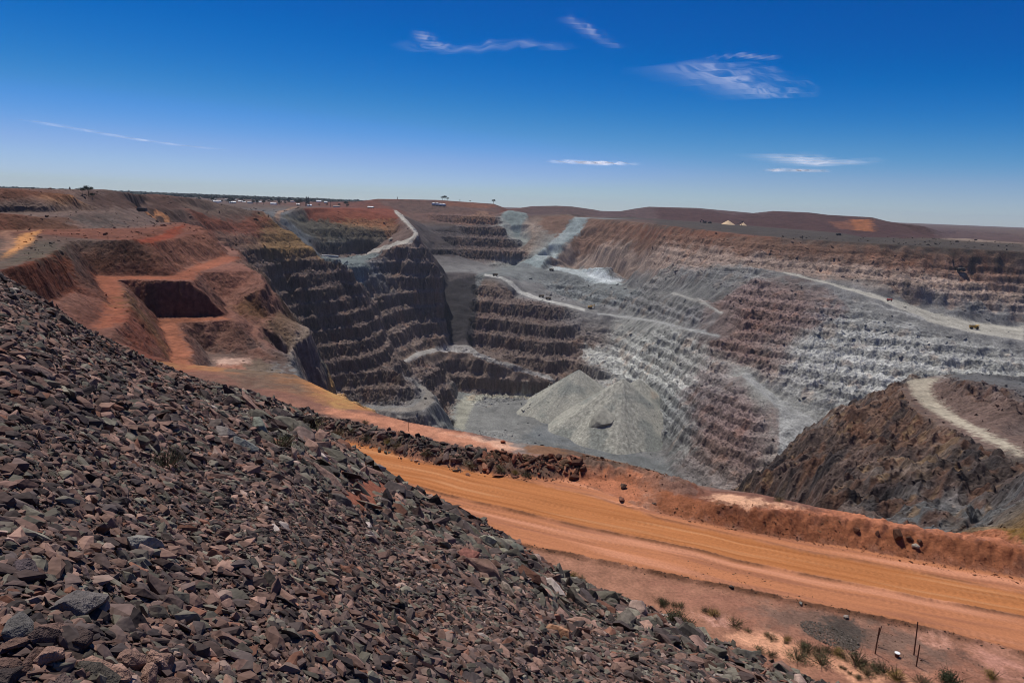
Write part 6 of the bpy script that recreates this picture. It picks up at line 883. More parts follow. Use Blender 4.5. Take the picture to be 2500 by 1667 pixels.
# stones of the low bund beside the road, gravel heap and verge
def along(line, par):
    p = np.array(line); L = np.concatenate([[0], np.cumsum(np.hypot(*(p[1:]-p[:-1]).T))])
    return np.interp(par, L, p[:, 0]), np.interp(par, L, p[:, 1]), L[-1]
_, _, LB = along(BUND, np.array([0.]))
n = 7500; par = rs.uniform(0, 47, n); bx, by, _ = along(BUND, par)
off = rs.normal(size=n)*1.25
bx2, by2, _ = along(BUND, par+.5); tx, ty = bx2-bx, by2-by; L_ = np.hypot(tx, ty); bx += -ty/L_*off+rs.normal(size=n)*.2; by += tx/L_*off+rs.normal(size=n)*.2
bs = np.minimum(.13*(1-rs.rand(n))**(-1/2.), 1.15)
bk = (rs.rand(n) < ss(56, 40, par)+.25)
bc = stone_cols(n, .25, rs)*(.72+.2*rs.rand(n, 1)); bc = np.where((par > 36)[:, None], bc*np.array([1.25, .85, .65]), bc)
_mine = mound(bx, by) < zat(bx, by)+.05; bk &= _mine & (zat(bx, by) > -31)
tag(merged_stones('bund_stones', bx[bk], by[bk], bs[bk], bc[bk], PN, .5, 17, .15), 'dark broken rock heaped in a low bund along the far road edge', 'rubble')
# sprinkled pebbles on the road verge, pad, bank and gravel heap
vx, vy, vs_, vc = [], [], [], []
def scatter(n, cx, cy, rx, ry, ang, s0, col, smax=.5):
    a = rs.rand(n)*2*np.pi; q = np.sqrt(rs.rand(n)); ca, sa = math.cos(ang), math.sin(ang)
    u, v = q*np.cos(a)*rx, q*np.sin(a)*ry
    vx.append(cx+u*ca-v*sa); vy.append(cy+u*sa+v*ca); vs_.append(np.minimum(s0*(1-rs.rand(n))**(-1/2.2), smax)); vc.append(np.broadcast_to(lin(*col), (n, 3))*(.6+.7*rs.rand(n, 1)))
gx_, gy_ = (AN['post1'][0]-2.3, AN['post1'][1]+1.9)
scatter(2600, gx_, gy_, 2.0, 1.25, -.75, .05, (96, 88, 80), .22)
scatter(900, 22, 47, 9, 2.6, -.75, .03, (92, 70, 56), .16)
scatter(700, 30, 41, 9, 3, -.72, .03, (96, 76, 62), .2)
for q_ in range(14):
    t_ = q_/13.; scatter(110, 17+t_*29, 62-t_*10.5, 2.4, 1.1, -.35, .05, (112, 72, 52), .34)
scatter(500, 12, 69, 7, 2.2, -.2, .05, (110, 74, 54), .3)
scatter(2600, 14.5, 75.5, 7, 2.2, -.62, .09, (96, 66, 50), .7)
scatter(500, 24, 60.5, 9, 2, -.3, .05, (118, 84, 60), .35)
for q_ in range(18):
    px_, py_, _ = along(BERM, np.array([q_*2.6])); scatter(60, float(px_[0]), float(py_[0]), 1.6, .35, -.62, .04, (80, 62, 50), .22)
vx, vy, vs_, vc = map(np.concatenate, (vx, vy, vs_, vc)); k_ = (mound(vx, vy) < zat(vx, vy)+.02) & (zat(vx, vy) > -31)
tag(merged_stones('scattered_gravel', vx[k_], vy[k_], vs_[k_], vc[k_], PF, .5, 19, .1), 'gravel and small stones strewn along the orange dirt road', 'gravel')
for i, (n_, px, c, lb) in enumerate((('bankrock1', 15, (150, 140, 126), 'pale oblong stone stuck in the red bank beside the road'), ('bankrock2', 24, (84, 58, 44), 'largest dark rock lodged in the red road bank'), ('bankrock3', 13, (84, 62, 50), 'dark round rock right of the largest one in the red bank'),
        ('bankrock4', 13, (92, 66, 52), 'dark rock high in the red bank above the pale stone'), ('bankrock5', 15, (96, 64, 48), 'lone brown rock in the middle of the red bank'), ('bankrock6', 12, (90, 60, 46), 'brown rock near the top of the red bank'), ('bankrock7', 12, (70, 66, 62), 'dark grey stone on the berm below the orange road'),
        ('bankrock8', 10, (120, 118, 110), 'light grey stone on the middle of the road berm'), ('bankrock9', 14, (130, 118, 108), 'pale stone on top of the dark gravel heap'), ('padrock1', 20, (90, 70, 58), 'dark rock lying on the pink pad beside the road'), ('padrock2', 20, (112, 76, 60), 'flat brown clod on the pad by the road edge'),
        ('padrock3', 12, (84, 66, 56), 'brown stone at the corner where the pad meets the bank'), ('ledgerock', 14, (140, 84, 62), 'reddish boulder alone on the pink ledge at the pit edge'))):
    x, y = AN[n_]; tag(rock_object('rock', x, y, pxsize(n_, px), lin(*c), 5000+i, sink=.2, tilt=.2), lb, 'rock')
tag(rock_object('outcrop', *AN['outcrop'], 50, lin(134, 132, 122), 5200, sink=-.02, tilt=.12, yaw=.5, stretch=1.5, fl=.42), 'dark rock outcrop poking out of the pale talus cone', 'outcrop')
x, y = AN['palerock']; tag(rock_object('rock', x, y, 15, lin(150, 140, 124), 5100, sink=.3), 'big pale boulder by the haul road above the grey flat', 'rock')
print('single stones t', time.time()-T0)
# ------------------------------------------------------------------ plants
def leaf_material(name, c, var=.35):
    m = bpy.data.materials.new(name); m.use_nodes = True; n = m.node_tree; b = n.nodes['Principled BSDF']
    b.inputs['Roughness'].default_value = .8; b.inputs['Specular IOR Level'].default_value = .2
    tc = n.nodes.new('ShaderNodeTexCoord'); no = n.nodes.new('ShaderNodeTexNoise'); no.inputs['Scale'].default_value = 5; n.links.new(tc.outputs['Object'], no.inputs[0])
    cr = n.nodes.new('ShaderNodeValToRGB'); l = lin(*c)
    cr.color_ramp.elements[0].position = .3; cr.color_ramp.elements[0].color = (*(l*(1-var)), 1); cr.color_ramp.elements[1].position = .7; cr.color_ramp.elements[1].color = (*(l*(1+var)), 1)
    n.links.new(no.outputs['Fac'], cr.inputs[0]); n.links.new(cr.outputs[0], b.inputs['Base Color']); return m
M_LEAF = [leaf_material('saltbush_leaf', (112, 106, 74)), leaf_material('bluebush_leaf', (92, 92, 64)), leaf_material('dark_leaf', (64, 70, 48)), leaf_material('yellow_leaf', (132, 116, 56))]
M_TWIG = leaf_material('dry_twig', (98, 78, 60)); M_TREE = leaf_material('gum_leaf', (44, 56, 40), .4); M_TRUNK = leaf_material('gum_bark', (92, 80, 68))
def mesh_obj(name, V, F, mat, parent=None, smooth=False):
    me = bpy.data.meshes.new(name); me.from_pydata([tuple(v) for v in V], [], [tuple(f) for f in F]); me.materials.append(mat)
    if smooth: me.polygons.foreach_set('use_smooth', [True]*len(me.polygons))
    me.update(); return link(bpy.data.objects.new(name, me), parent)
def leaf_cloud(n, q, radii, leaf, shell=.55, zc=0.):
    V = []; F = []
    clump = q.normal(size=(9, 3)); clump /= np.linalg.norm(clump, axis=1)[:, None]; clump *= .62; clump[:, 2] = np.abs(clump[:, 2])
    for i in range(n):
        c = clump[q.randint(9)]+q.normal(size=3)*.24; c = c*np.array(radii)+np.array((0, 0, zc))
        d = q.normal(size=3); d /= np.linalg.norm(d); d[2] = abs(d[2])+.25; e = np.cross(d, q.normal(size=3)); e /= np.linalg.norm(e)+1e-6
        s = leaf*(.6+.8*q.rand()); b_ = len(V)
        V += [c-e*s*.3, c+d*s, c+e*s*.3+d*s*.35]; F.append((b_, b_+1, b_+2))
    return V, F
def tube(p, q_, r0, r1, n=5):
    p = np.array(p, float); q_ = np.array(q_, float); d = q_-p; d /= np.linalg.norm(d); a = np.cross(d, (0.3, .9, .1)); a /= np.linalg.norm(a); b = np.cross(d, a)
    V = [p+(a*math.cos(t)+b*math.sin(t))*r0 for t in np.linspace(0, 2*math.pi, n, endpoint=False)]+[q_+(a*math.cos(t)+b*math.sin(t))*r1 for t in np.linspace(0, 2*math.pi, n, endpoint=False)]
    F = [(i, (i+1) % n, n+(i+1) % n, n+i) for i in range(n)]+[tuple(range(n))[::-1], tuple(range(n, 2*n))]
    return V, F
def join(parts):
    V = []; F = []
    for v, f in parts:
        b = len(V); V += list(v); F += [tuple(i+b for i in g) for g in f]
    return V, F
def make_shrub(name, mat, q, n=700):
    root = link(bpy.data.objects.new(name, None))
    tw = [tube((0, 0, -.08), q.normal(size=3)*np.array((.34, .34, 0))+np.array((0, 0, .3+.3*q.rand())), .018, .006, 4) for _ in range(26)]
    V, F = join(tw); mesh_obj('stem', V, F, M_TWIG, root)
    V, F = leaf_cloud(int(n*1.25), q, (.56, .56, .48), .050, zc=.06); mesh_obj('foliage', V, F, mat, root)
    return root
def copy_tree(o, parent=None):
    c = link(o.copy(), parent)
    for ch in list(o.children): copy_tree(ch, c)
    return c
qs = np.random.RandomState(5)
protos = [make_shrub('shrub', M_LEAF[i % 4], qs) for i in range(6)]; used = [False]*6
for i, (x, y, s_) in enumerate(SHRUBS):
    k = (i*5+i//7) % 4
    if i == len(SHRUBS)-7: k = 0
    o = protos[k] if not used[k] else copy_tree(protos[k]); used[k] = True
    o.location = (x, y, float(zat(x, y)[0])); o.rotation_euler = (0, 0, qs.rand()*6.28); o.scale = (s_*1.15, s_*1.15, s_*(.8+.4*qs.rand()))
    u_, v_ = cam_uv(x, y)
    col_w = ('grey green', 'olive', 'dark green', 'yellowish')[k]; sz_w = 'tiny' if s_ < .55 else ('small' if s_ < .95 else 'bushy')
    loc = 'on the dark rock bund' if i < 13 else ('on the rubble slope' if s_ == .35 or 48 < i < 51 else 'below the orange road')
    hx = '%d percent across the photo' % round(u_*100)
    tag(o, '%s %s shrub %s, %s' % (sz_w, col_w, loc, hx), 'shrub', 'low shrubs along the road and its verge')
for k in range(6):
    if not used[k]:
        for ch in list(protos[k].children): bpy.data.objects.remove(ch)
        bpy.data.objects.remove(protos[k])
x, y = AN['darkbush']; root = make_shrub('bush', M_LEAF[2], qs, 1900); root.location = (x, y, float(zat(x, y)[0])-.05); root.scale = (1.5, 1.5, 1.3)
tag(root, 'large dark green bush at the bottom edge near the leaning posts', 'bush')
# ------------------------------------------------------------------ trees on the skyline and the town
def make_tree(q):
    root = link(bpy.data.objects.new('tree', None)); h = 1.
    tr = [tube((0, 0, -.1), (.03, 0, .45), .035, .025, 6)]+[tube((.03, 0, .42), (math.cos(a)*.25, math.sin(a)*.25, .75), .02, .008, 4) for a in (0, 1.4, 2.9, 4.3)]
    V, F = join(tr); mesh_obj('trunk', V, F, M_TRUNK, root)
    V, F = leaf_cloud(420, q, (.42, .42, .30), .10, zc=.66); mesh_obj('crown', V, F, M_TREE, root)
    return root
tp = [make_tree(qs) for _ in range(4)]; tu = [False]*4
def put_tree(x, y, h, k, label, group=None):
    o = tp[k] if not tu[k] else copy_tree(tp[k]); tu[k] = True
    o.location = (x, y, float(zat(x, y)[0])); o.scale = (h, h, h); o.rotation_euler = (0, 0, qs.rand()*6.28)
    tag(o, label, 'tree', group)
def at(u, v, dist):       # point on the ground at a bearing and range
    d = _fw*1568+_rc*(u-1176)-_uc*(v-784); k = dist/math.hypot(d.x, d.y); return d.x*k, d.y*k
for i, (u, d_, h, lb) in enumerate(((190, 880, 7, 'wide dark gum tree on the left skyline above the red dump'), (205, 885, 11, 'tall gum tree right of the wide one on the left skyline'), (212, 870, 7, 'small gum tree leaning against the tall skyline gum'),
        (1016, 2830, 16, 'leftmost tree of the clump on top of the central dump'), (1022, 2835, 20, 'tallest tree of the clump on top of the central dump'), (1028, 2840, 13, 'low tree right of the tallest on the central dump'), (1134, 2800, 18, 'lone round tree at the right end of the central dump'), (1056, 2820, 7, 'small bush like tree midway along the central dump crest'), (1080, 2820, 8, 'small tree right of the middle of the central dump crest'))):
    x, y = at(u, 460, d_); put_tree(x, y, h, i % 4, lb)
cnt = 0
for i in range(150):
    u = 120+qs.rand()**.8*760; d_ = 2300+qs.rand()*2200
    x, y = at(u, 455, d_)
    if zat(x, y)[0] > -20: continue
    put_tree(x, y, 9+qs.rand()*11, i % 4, 'dark gum tree among the town and bush on the left horizon', 'gum trees of the town on the left horizon'); cnt += 1
# distant woodland, nobody could count it
n = 5200; th = np.radians(qs.uniform(-42, -8, n)); r_ = 4200+qs.rand(n)*5200; wx, wy = r_*np.sin(th), r_*np.cos(th)
V12, F12 = stone_proto(12, .8, 77)
wc = np.broadcast_to(lin(44, 54, 44), (n, 3))*(.6+.7*qs.rand(n, 1))
_st, M_STONE = M_STONE, mat_v('woodland_leaf', .3, .05, .5, .9)
o = merged_stones('woodland', wx, wy, 16+qs.rand(n)*18, wc, PF, .2, 31, .3); tag(o, 'dark bushland stretching along the left horizon behind the town', 'woodland')
M_STONE = _st
# ------------------------------------------------------------------ simple solids
def mat_p(name, c, rough=.6, metal=0., dirt=.25, scale=3.):
    m = bpy.data.materials.new(name); m.use_nodes = True; n = m.node_tree; b = n.nodes['Principled BSDF']
    b.inputs['Roughness'].default_value = rough; b.inputs['Metallic'].default_value = metal
    tc = n.nodes.new('ShaderNodeTexCoord'); no = n.nodes.new('ShaderNodeTexNoise'); no.inputs['Scale'].default_value = scale; n.links.new(tc.outputs['Object'], no.inputs[0])
    cr = n.nodes.new('ShaderNodeValToRGB'); l = lin(*c); cr.color_ramp.elements[0].position = .3; cr.color_ramp.elements[0].color = (*(l*(1-dirt)), 1); cr.color_ramp.elements[1].position = .7; cr.color_ramp.elements[1].color = (*l, 1)
    n.links.new(no.outputs['Fac'], cr.inputs[0]); n.links.new(cr.outputs[0], b.inputs['Base Color']); return m
YEL = mat_p('yellow_paint', (196, 150, 50), .5); DKY = mat_p('dusty_paint', (120, 104, 76), .7); BLK = mat_p('tyre_rubber', (26, 26, 27), .9); GLS = mat_p('cab_glass', (30, 36, 42), .15); REDP = mat_p('red_paint', (176, 70, 56), .5)
DKM = mat_p('dark_metal', (44, 42, 42), .6); WHT = mat_p('white_paint', (226, 226, 222), .6, dirt=.12); WOOD = mat_p('weathered_wood', (112, 74, 52), .9, dirt=.4, scale=8); RUST = mat_p('rusty_steel', (104, 58, 40), .8); BLU = mat_p('blue_sheet', (110, 140, 170), .5); GRY = mat_p('grey_sheet', (150, 154, 158), .5); SAND = mat_p('pale_sand', (206, 178, 140), .95, dirt=.15, scale=.3)
ROOF = [mat_p('white_roof', (220, 222, 224), .5, dirt=.08), mat_p('grey_roof', (150, 152, 156), .5), mat_p('brown_roof', (124, 88, 74), .6)]
def bx(x0, x1, y0, y1, z0, z1):
    V = [(x, y, z) for z in (z0, z1) for y in (y0, y1) for x in (x0, x1)]
    return V, [(0, 2, 3, 1), (4, 5, 7, 6), (0, 1, 5, 4), (2, 6, 7, 3), (0, 4, 6, 2), (1, 3, 7, 5)]
def prism(prof, y0, y1):
    n = len(prof); V = [(p[0], y0, p[1]) for p in prof]+[(p[0], y1, p[1]) for p in prof]
    return V, [tuple(range(n)), tuple(range(2*n-1, n-1, -1))]+[(i, n+i, n+(i+1) % n, (i+1) % n) for i in range(n)]
def wheel(cx, cy, r, w_):
    return tube((cx, cy-w_/2, r), (cx, cy+w_/2, r), r, r, 16)
def part(name, geo, mat, root, bevel=0):
    V, F = join(geo) if isinstance(geo, list) else geo
    return mesh_obj(name, V, F, mat, root)
def haul_truck(name, paint):
    root = link(bpy.data.objects.new(name, None))
    part('chassis', [bx(-5.6, 5.0, -1.4, 1.4, 1.5, 2.6), bx(4.3, 6.4, -2.9, 2.9, 1.3, 3.3), bx(4.9, 6.6, -2.9, 2.9, 3.3, 3.5)], paint, root)
    part('dump_body', [prism([(-6.4, 4.6), (-5.6, 3.0), (2.6, 2.9), (3.9, 5.4), (6.9, 6.0), (6.9, 6.35), (3.4, 6.1), (2.4, 5.7), (2.2, 3.3), (-5.5, 3.35), (-6.2, 4.7)], -3.3, 3.3), prism([(-6.2, 4.6), (-5.6, 3.2), (2.5, 3.1), (3.4, 6.0), (-4.8, 5.5)], -3.35, -3.1), prism([(-6.2, 4.6), (-5.6, 3.2), (2.5, 3.1), (3.4, 6.0), (-4.8, 5.5)], 3.1, 3.35)], paint, root)
    cabp = part('cab', bx(4.2, 6.0, .6, 2.7, 3.5, 5.5), paint, root); part('window', [bx(5.98, 6.05, .8, 2.5, 4.4, 5.3), bx(4.5, 5.8, 2.68, 2.75, 4.4, 5.3)], GLS, cabp)
    part('load', [prism([(-5.0, 4.4), (-2, 5.9), (1.0, 6.0), (2.6, 5.0), (2.2, 4.0), (-5.2, 4.0)], -2.9, 2.9)], mat_load, root)
    for s_ in (-1, 1): part('wheel', wheel(4.0, s_*2.6, 1.75, 1.1), BLK, root)
    for s_ in (-2.9, -1.75, 1.75, 2.9): part('wheel', wheel(-3.3, s_, 1.75, 1.0), BLK, root)
    return root
mat_load = mat_p('ore_load', (96, 88, 80), .95)
def put(o, n, yaw, s_=1., dz=0., ground=None):
    x, y = AN[n]; z = max(float(zat(x+dx, y+dy)[0]) for dx in (-3*s_, 0, 3*s_) for dy in (-3*s_, 0, 3*s_)) if ground is None else ground
    o.location = (x, y, z+dz); o.rotation_euler = (0, 0, yaw); o.scale = (s_, s_, s_)
for n, yaw, s_, paint, lb in (('truck1', -.25, 1.1, DKY, 'leftmost dusty haul truck at the head of the pale ramp'), ('truck2', 2.9, 1.05, DKY, 'dark haul truck by the pale bluish dust patch below the chute'), ('truck3', -.2, 1.15, DKY, 'left one of two haul trucks following each other on the ramp'), ('truck4', -.2, 1.15, DKY, 'right one of two haul trucks following each other on the ramp'),
        ('yellowtruck', -.35, 1.15, YEL, 'yellow haul truck on the wide pale bench at the right'), ('plateau_truck1', 0, .95, DKM, 'dark truck parked on the grey plateau under the orange scar'), ('plateau_truck2', -.1, 1.15, DKM, 'black truck standing on a narrow bench of the right wall')):
    o = haul_truck('haul_truck', paint); put(o, n, yaw, s_); tag(o, lb, 'truck', 'haul trucks working in the pit')
o = link(bpy.data.objects.new('water_truck', None)); part('chassis', bx(-4, 4.2, -1.2, 1.2, .9, 1.5), DKM, o); part('tank', [tube((-3.8, 0, 2.6), (1.6, 0, 2.6), 1.35, 1.35, 14)], REDP, o); c_ = part('cab', bx(2.1, 4.3, -1.3, 1.3, 1.4, 3.8), REDP, o); part('window', bx(4.28, 4.34, -1.1, 1.1, 2.6, 3.5), GLS, c_)
for sx in (-2.6, -1.2, 3.1):
    for sy in (-1.2, 1.2): part('wheel', wheel(sx, sy, .65, .5), BLK, o)
put(o, 'redtruck', -.4, 1.15); tag(o, 'small red truck on the pale road of the right wall', 'truck')
def excavator(paint):
    o = link(bpy.data.objects.new('excavator', None))
    for s_ in (-1, 1): part('track', [prism([(-4, .4), (-3.4, 0), (3.4, 0), (4, .4), (4, 1.2), (3.4, 1.6), (-3.4, 1.6), (-4, 1.2)], s_*2.4-.6, s_*2.4+.6)], BLK, o)
    part('body', [bx(-4.4, 2.6, -2.6, 2.6, 1.9, 4.4), bx(-4.6, -2.2, -2.6, 2.6, 1.9, 4.9)], paint, o); c_ = part('cab', bx(1.0, 3.2, 1.0, 2.6, 4.4, 6.6), paint, o); part('window', bx(3.18, 3.25, 1.1, 2.5, 5, 6.4), GLS, c_)
    part('boom', [prism([(2.0, 3.2), (2.6, 4.4), (8.2, 8.2), (9.0, 7.6), (8.4, 7.2), (3.0, 3.0)], -.5, .5)], paint, o); part('arm', [prism([(8.0, 8.4), (9.0, 8.0), (10.6, 3.2), (9.8, 3.0)], -.4, .4)], paint, o); part('bucket', [prism([(9.2, 3.4), (10.9, 3.4), (11.2, 1.8), (10.2, .8), (8.8, 1.4)], -1.3, 1.3)], DKM, o)
    return o
o = excavator(YEL); put(o, 'digger', .2, 1.25); tag(o, 'yellow excavator at the end of the ramp road on grey spoil', 'excavator')
o = excavator(DKM); put(o, 'machine1', 2.6, 1.3); tag(o, 'dark excavator on the far plateau left of the pale cones', 'excavator')
o = haul_truck('haul_truck', DKM); put(o, 'machine2', .3, .9); tag(o, 'dark truck beside the far excavator on the plateau', 'truck')
o = link(bpy.data.objects.new('container', None)); part('box', bx(-6, 6, -2.4, 2.4, .2, 5.2), DKM, o); part('door', bx(-6.1, -6, -2.1, 2.1, .5, 4.9), RUST, o); put(o, 'container', .1, .85); tag(o, 'black box container beside the upper left dirt road', 'container')
o = link(bpy.data.objects.new('shed', None)); part('wall', bx(-20, 20, -3.5, 3.5, 0, 3.0), BLU, o); part('roof', prism([(-20.6, 3.0), (20.6, 3.0), (20.6, 3.5), (-20.6, 3.5)], -4, 4), WHT, o); put(o, 'shed', 0, 1.); tag(o, 'long low blue shed with a white roof on the grey flat', 'shed')
for i in range(4):
    o = link(bpy.data.objects.new('storage_tank', None)); part('shell', tube((0, 0, 0), (0, 0, 6), 7.5, 7.5, 24), WHT, o); part('roof', tube((0, 0, 6), (0, 0, 7.6), 7.6, .6, 24), WHT, o); put(o, 'wt%d' % (i+1), 0, 1.05)
    tag(o, ('leftmost', 'second from left', 'third from left', 'rightmost')[i]+' white tank in the row on the reddish central dump', 'tank', 'white tanks on the central dump')
def heap(name, n, r, h, lb, mat=SAND):
    V = []; F = []; nr, na = 9, 48
    for i in range(nr):
        f = i/(nr-1)
        for j in range(na):
            a = j*2*math.pi/na; rr = r*f*(1+.06*math.sin(3*a+1)+.03*math.sin(17*a)*f); V.append((rr*math.cos(a), rr*math.sin(a), h*(1-f**1.08)-.5*f))
    F = [(i*na+j, (i+1)*na+j, (i+1)*na+(j+1) % na, i*na+(j+1) % na) for i in range(nr-1) for j in range(na)]
    o = mesh_obj(name, V, F, mat); put(o, n, 0, ground=float(zat(*AN[n])[0])-1); tag(o, lb, 'stockpile', 'pale conical stockpiles on the plateau'); return o
heap('stockpile', 'pile1', 23, 14, 'larger pale conical sand stockpile on the far plateau'); heap('stockpile', 'pile2', 13, 10, 'smaller pale conical stockpile right of the larger one')
o = link(bpy.data.objects.new('conveyor', None)); part('boom', [prism([(-16, 0), (-15, 0), (9, 12.6), (9, 14.2), (7.8, 14.2)], -1.5, 1.5)], DKM, o)
for s_ in (-1, 1): part('leg', [tube((5, s_*1.4, -1), (6.5, s_*1.2, 12), .5, .4, 6)], DKM, o)
put(o, 'conveyor', 0); tag(o, 'dark slanted conveyor feeding the smaller pale stockpile', 'conveyor')
# town on the left horizon
qs2 = np.random.RandomState(21); k = 0
for i in range(46):
    u = 452+qs2.rand()*330 if i < 40 else 770+qs2.rand()*90; d_ = 2500+qs2.rand()*1400; x, y = at(u, 456, d_)
    o = link(bpy.data.objects.new('house', None)); w_, l_, h_ = 6+qs2.rand()*6, 9+qs2.rand()*14, 3.2+qs2.rand()*2
    part('wall', bx(-l_/2, l_/2, -w_/2, w_/2, -1, h_), (WHT, GRY, WHT, DKY)[i % 4], o)
    Vr, Fr = prism([(-w_/2-.6, h_), (w_/2+.6, h_), (0, h_+2.2)], -l_/2-.5, l_/2+.5); Vr = [(v[1], v[0], v[2]) for v in Vr]
    mesh_obj('roof', Vr, [f[::-1] for f in Fr], ROOF[(0, 0, 1, 0, 2)[i % 5]], o)
    o.location = (x, y, float(zat(x, y)[0])); o.rotation_euler = (0, 0, qs2.rand()*.8-.2)
    tag(o, 'distant low house with a %s roof in the town on the left horizon' % ('white', 'white', 'grey', 'white', 'brown')[i % 5], 'house', 'houses of the distant town')
def headframe(x, y, h, lb):
    o = link(bpy.data.objects.new('headframe', None)); w_ = h*.22
    for sx in (-1, 1):
        for sy in (-1, 1): part('leg', [tube((sx*w_, sy*w_*.6, -2), (sx*w_*.45, sy*w_*.4, h*.93), h*.028, h*.022, 5)], DKM, o)
    br = []
    for i in range(5):
        z = h*(.12+.17*i); f = 1-.55*z/h; br += [bx(-w_*f, w_*f, -.5, .5, z, z+.7)]; br.append(tube((-w_*f, 0, z), (w_*f, 0, z+h*.16), .45, .45, 4))
    part('bracing', br, DKM, o); part('sheave_deck', [bx(-w_*.8, w_*.8, -w_*.6, w_*.6, h*.9, h*.94)], RUST, o)
    for s_ in (-.5, .5): part('sheave_wheel', [tube((s_*w_, -.5, h), (s_*w_, .5, h), h*.07, h*.07, 14)], DKM, o)
    o.location = (x, y, float(zat(x, y)[0])); tag(o, lb, 'headframe'); return o
headframe(*at(706, 455, 2500), 30, 'tall dark mine headframe standing above the town'); headframe(*at(640, 452, 2700), 19, 'smaller mine headframe left of the tall one')
def mast(x, y, h, r, lb, cat='mast'):
    o = link(bpy.data.objects.new('mast', None)); part('pole', [tube((0, 0, -2), (0, 0, h), r, r*.6, 6)], DKM, o); part('antenna', [bx(-r*3, r*3, -r, r, h*.9, h*.92), bx(-r*2, r*2, -r, r, h*.8, h*.82)], DKM, o)
    o.location = (x, y, float(zat(x, y)[0])); tag(o, lb, cat)
mast(*at(295, 440, 2400), 34, .55, 'thin radio mast on the left skyline'); mast(*at(271, 440, 2600), 18, .4, 'faint short mast left of the thin radio mast'); mast(*at(759, 458, 2600), 20, .8, 'slim chimney like mast right of the tall headframe'); mast(*at(913, 458, 2790), 9, 1.5, 'stubby marker post on the flat dump crest', 'marker')
# ------------------------------------------------------------------ posts, stake, drum
def post(n, n_top, h, r, lb, lean=(0, 0)):
    x, y = AN[n]; z = float(zat(x, y)[0]); V, F = join([tube((0, 0, -.25), (lean[0]*.5, lean[1]*.5, h*.5), r, r*.95, 8), tube((lean[0]*.5, lean[1]*.5, h*.5), (lean[0], lean[1], h), r*.95, r*.85, 8)])
    o = mesh_obj('wooden_post', V, F, WOOD, None, False); o.location = (x, y, z); tag(o, lb, 'post', 'weathered wooden posts by the road'); return o
post('post1', 0, 2.0, .045, 'upright wooden post left of the pair that forms a v', (.02, .0)); post('post2', 0, 1.45, .04, 'slanting wooden post leaning away from the left upright', (.32, .2))
post('post3', 0, 2.45, .045, 'tallest wooden post, right of the v shaped pair', (-.05, .1)); post('post4', 0, 1.6, .045, 'shorter wooden post in front of the tallest one', (.03, .05))
x, y = AN['stake']; V, F = tube((0, 0, -.2), (.02, 0, 1.35), .03, .025, 6); o = mesh_obj('survey_stake', V, F, RUST); o.location = (x, y, float(zat(x, y)[0])); tag(o, 'thin rusty stake on the pink ledge above the bund', 'stake')
x, y = AN['drum']; o = link(bpy.data.objects.new('bucket', None)); part('body', tube((0, 0, 0), (0, 0, .26), .13, .16, 14), RUST, o); part('lid', tube((0, 0, .26), (0, 0, .30), .175, .175, 14), WHT, o); o.location = (x, y, float(zat(x, y)[0])); tag(o, 'small white topped bucket between the wooden posts', 'bucket')
print('objects t', time.time()-T0)
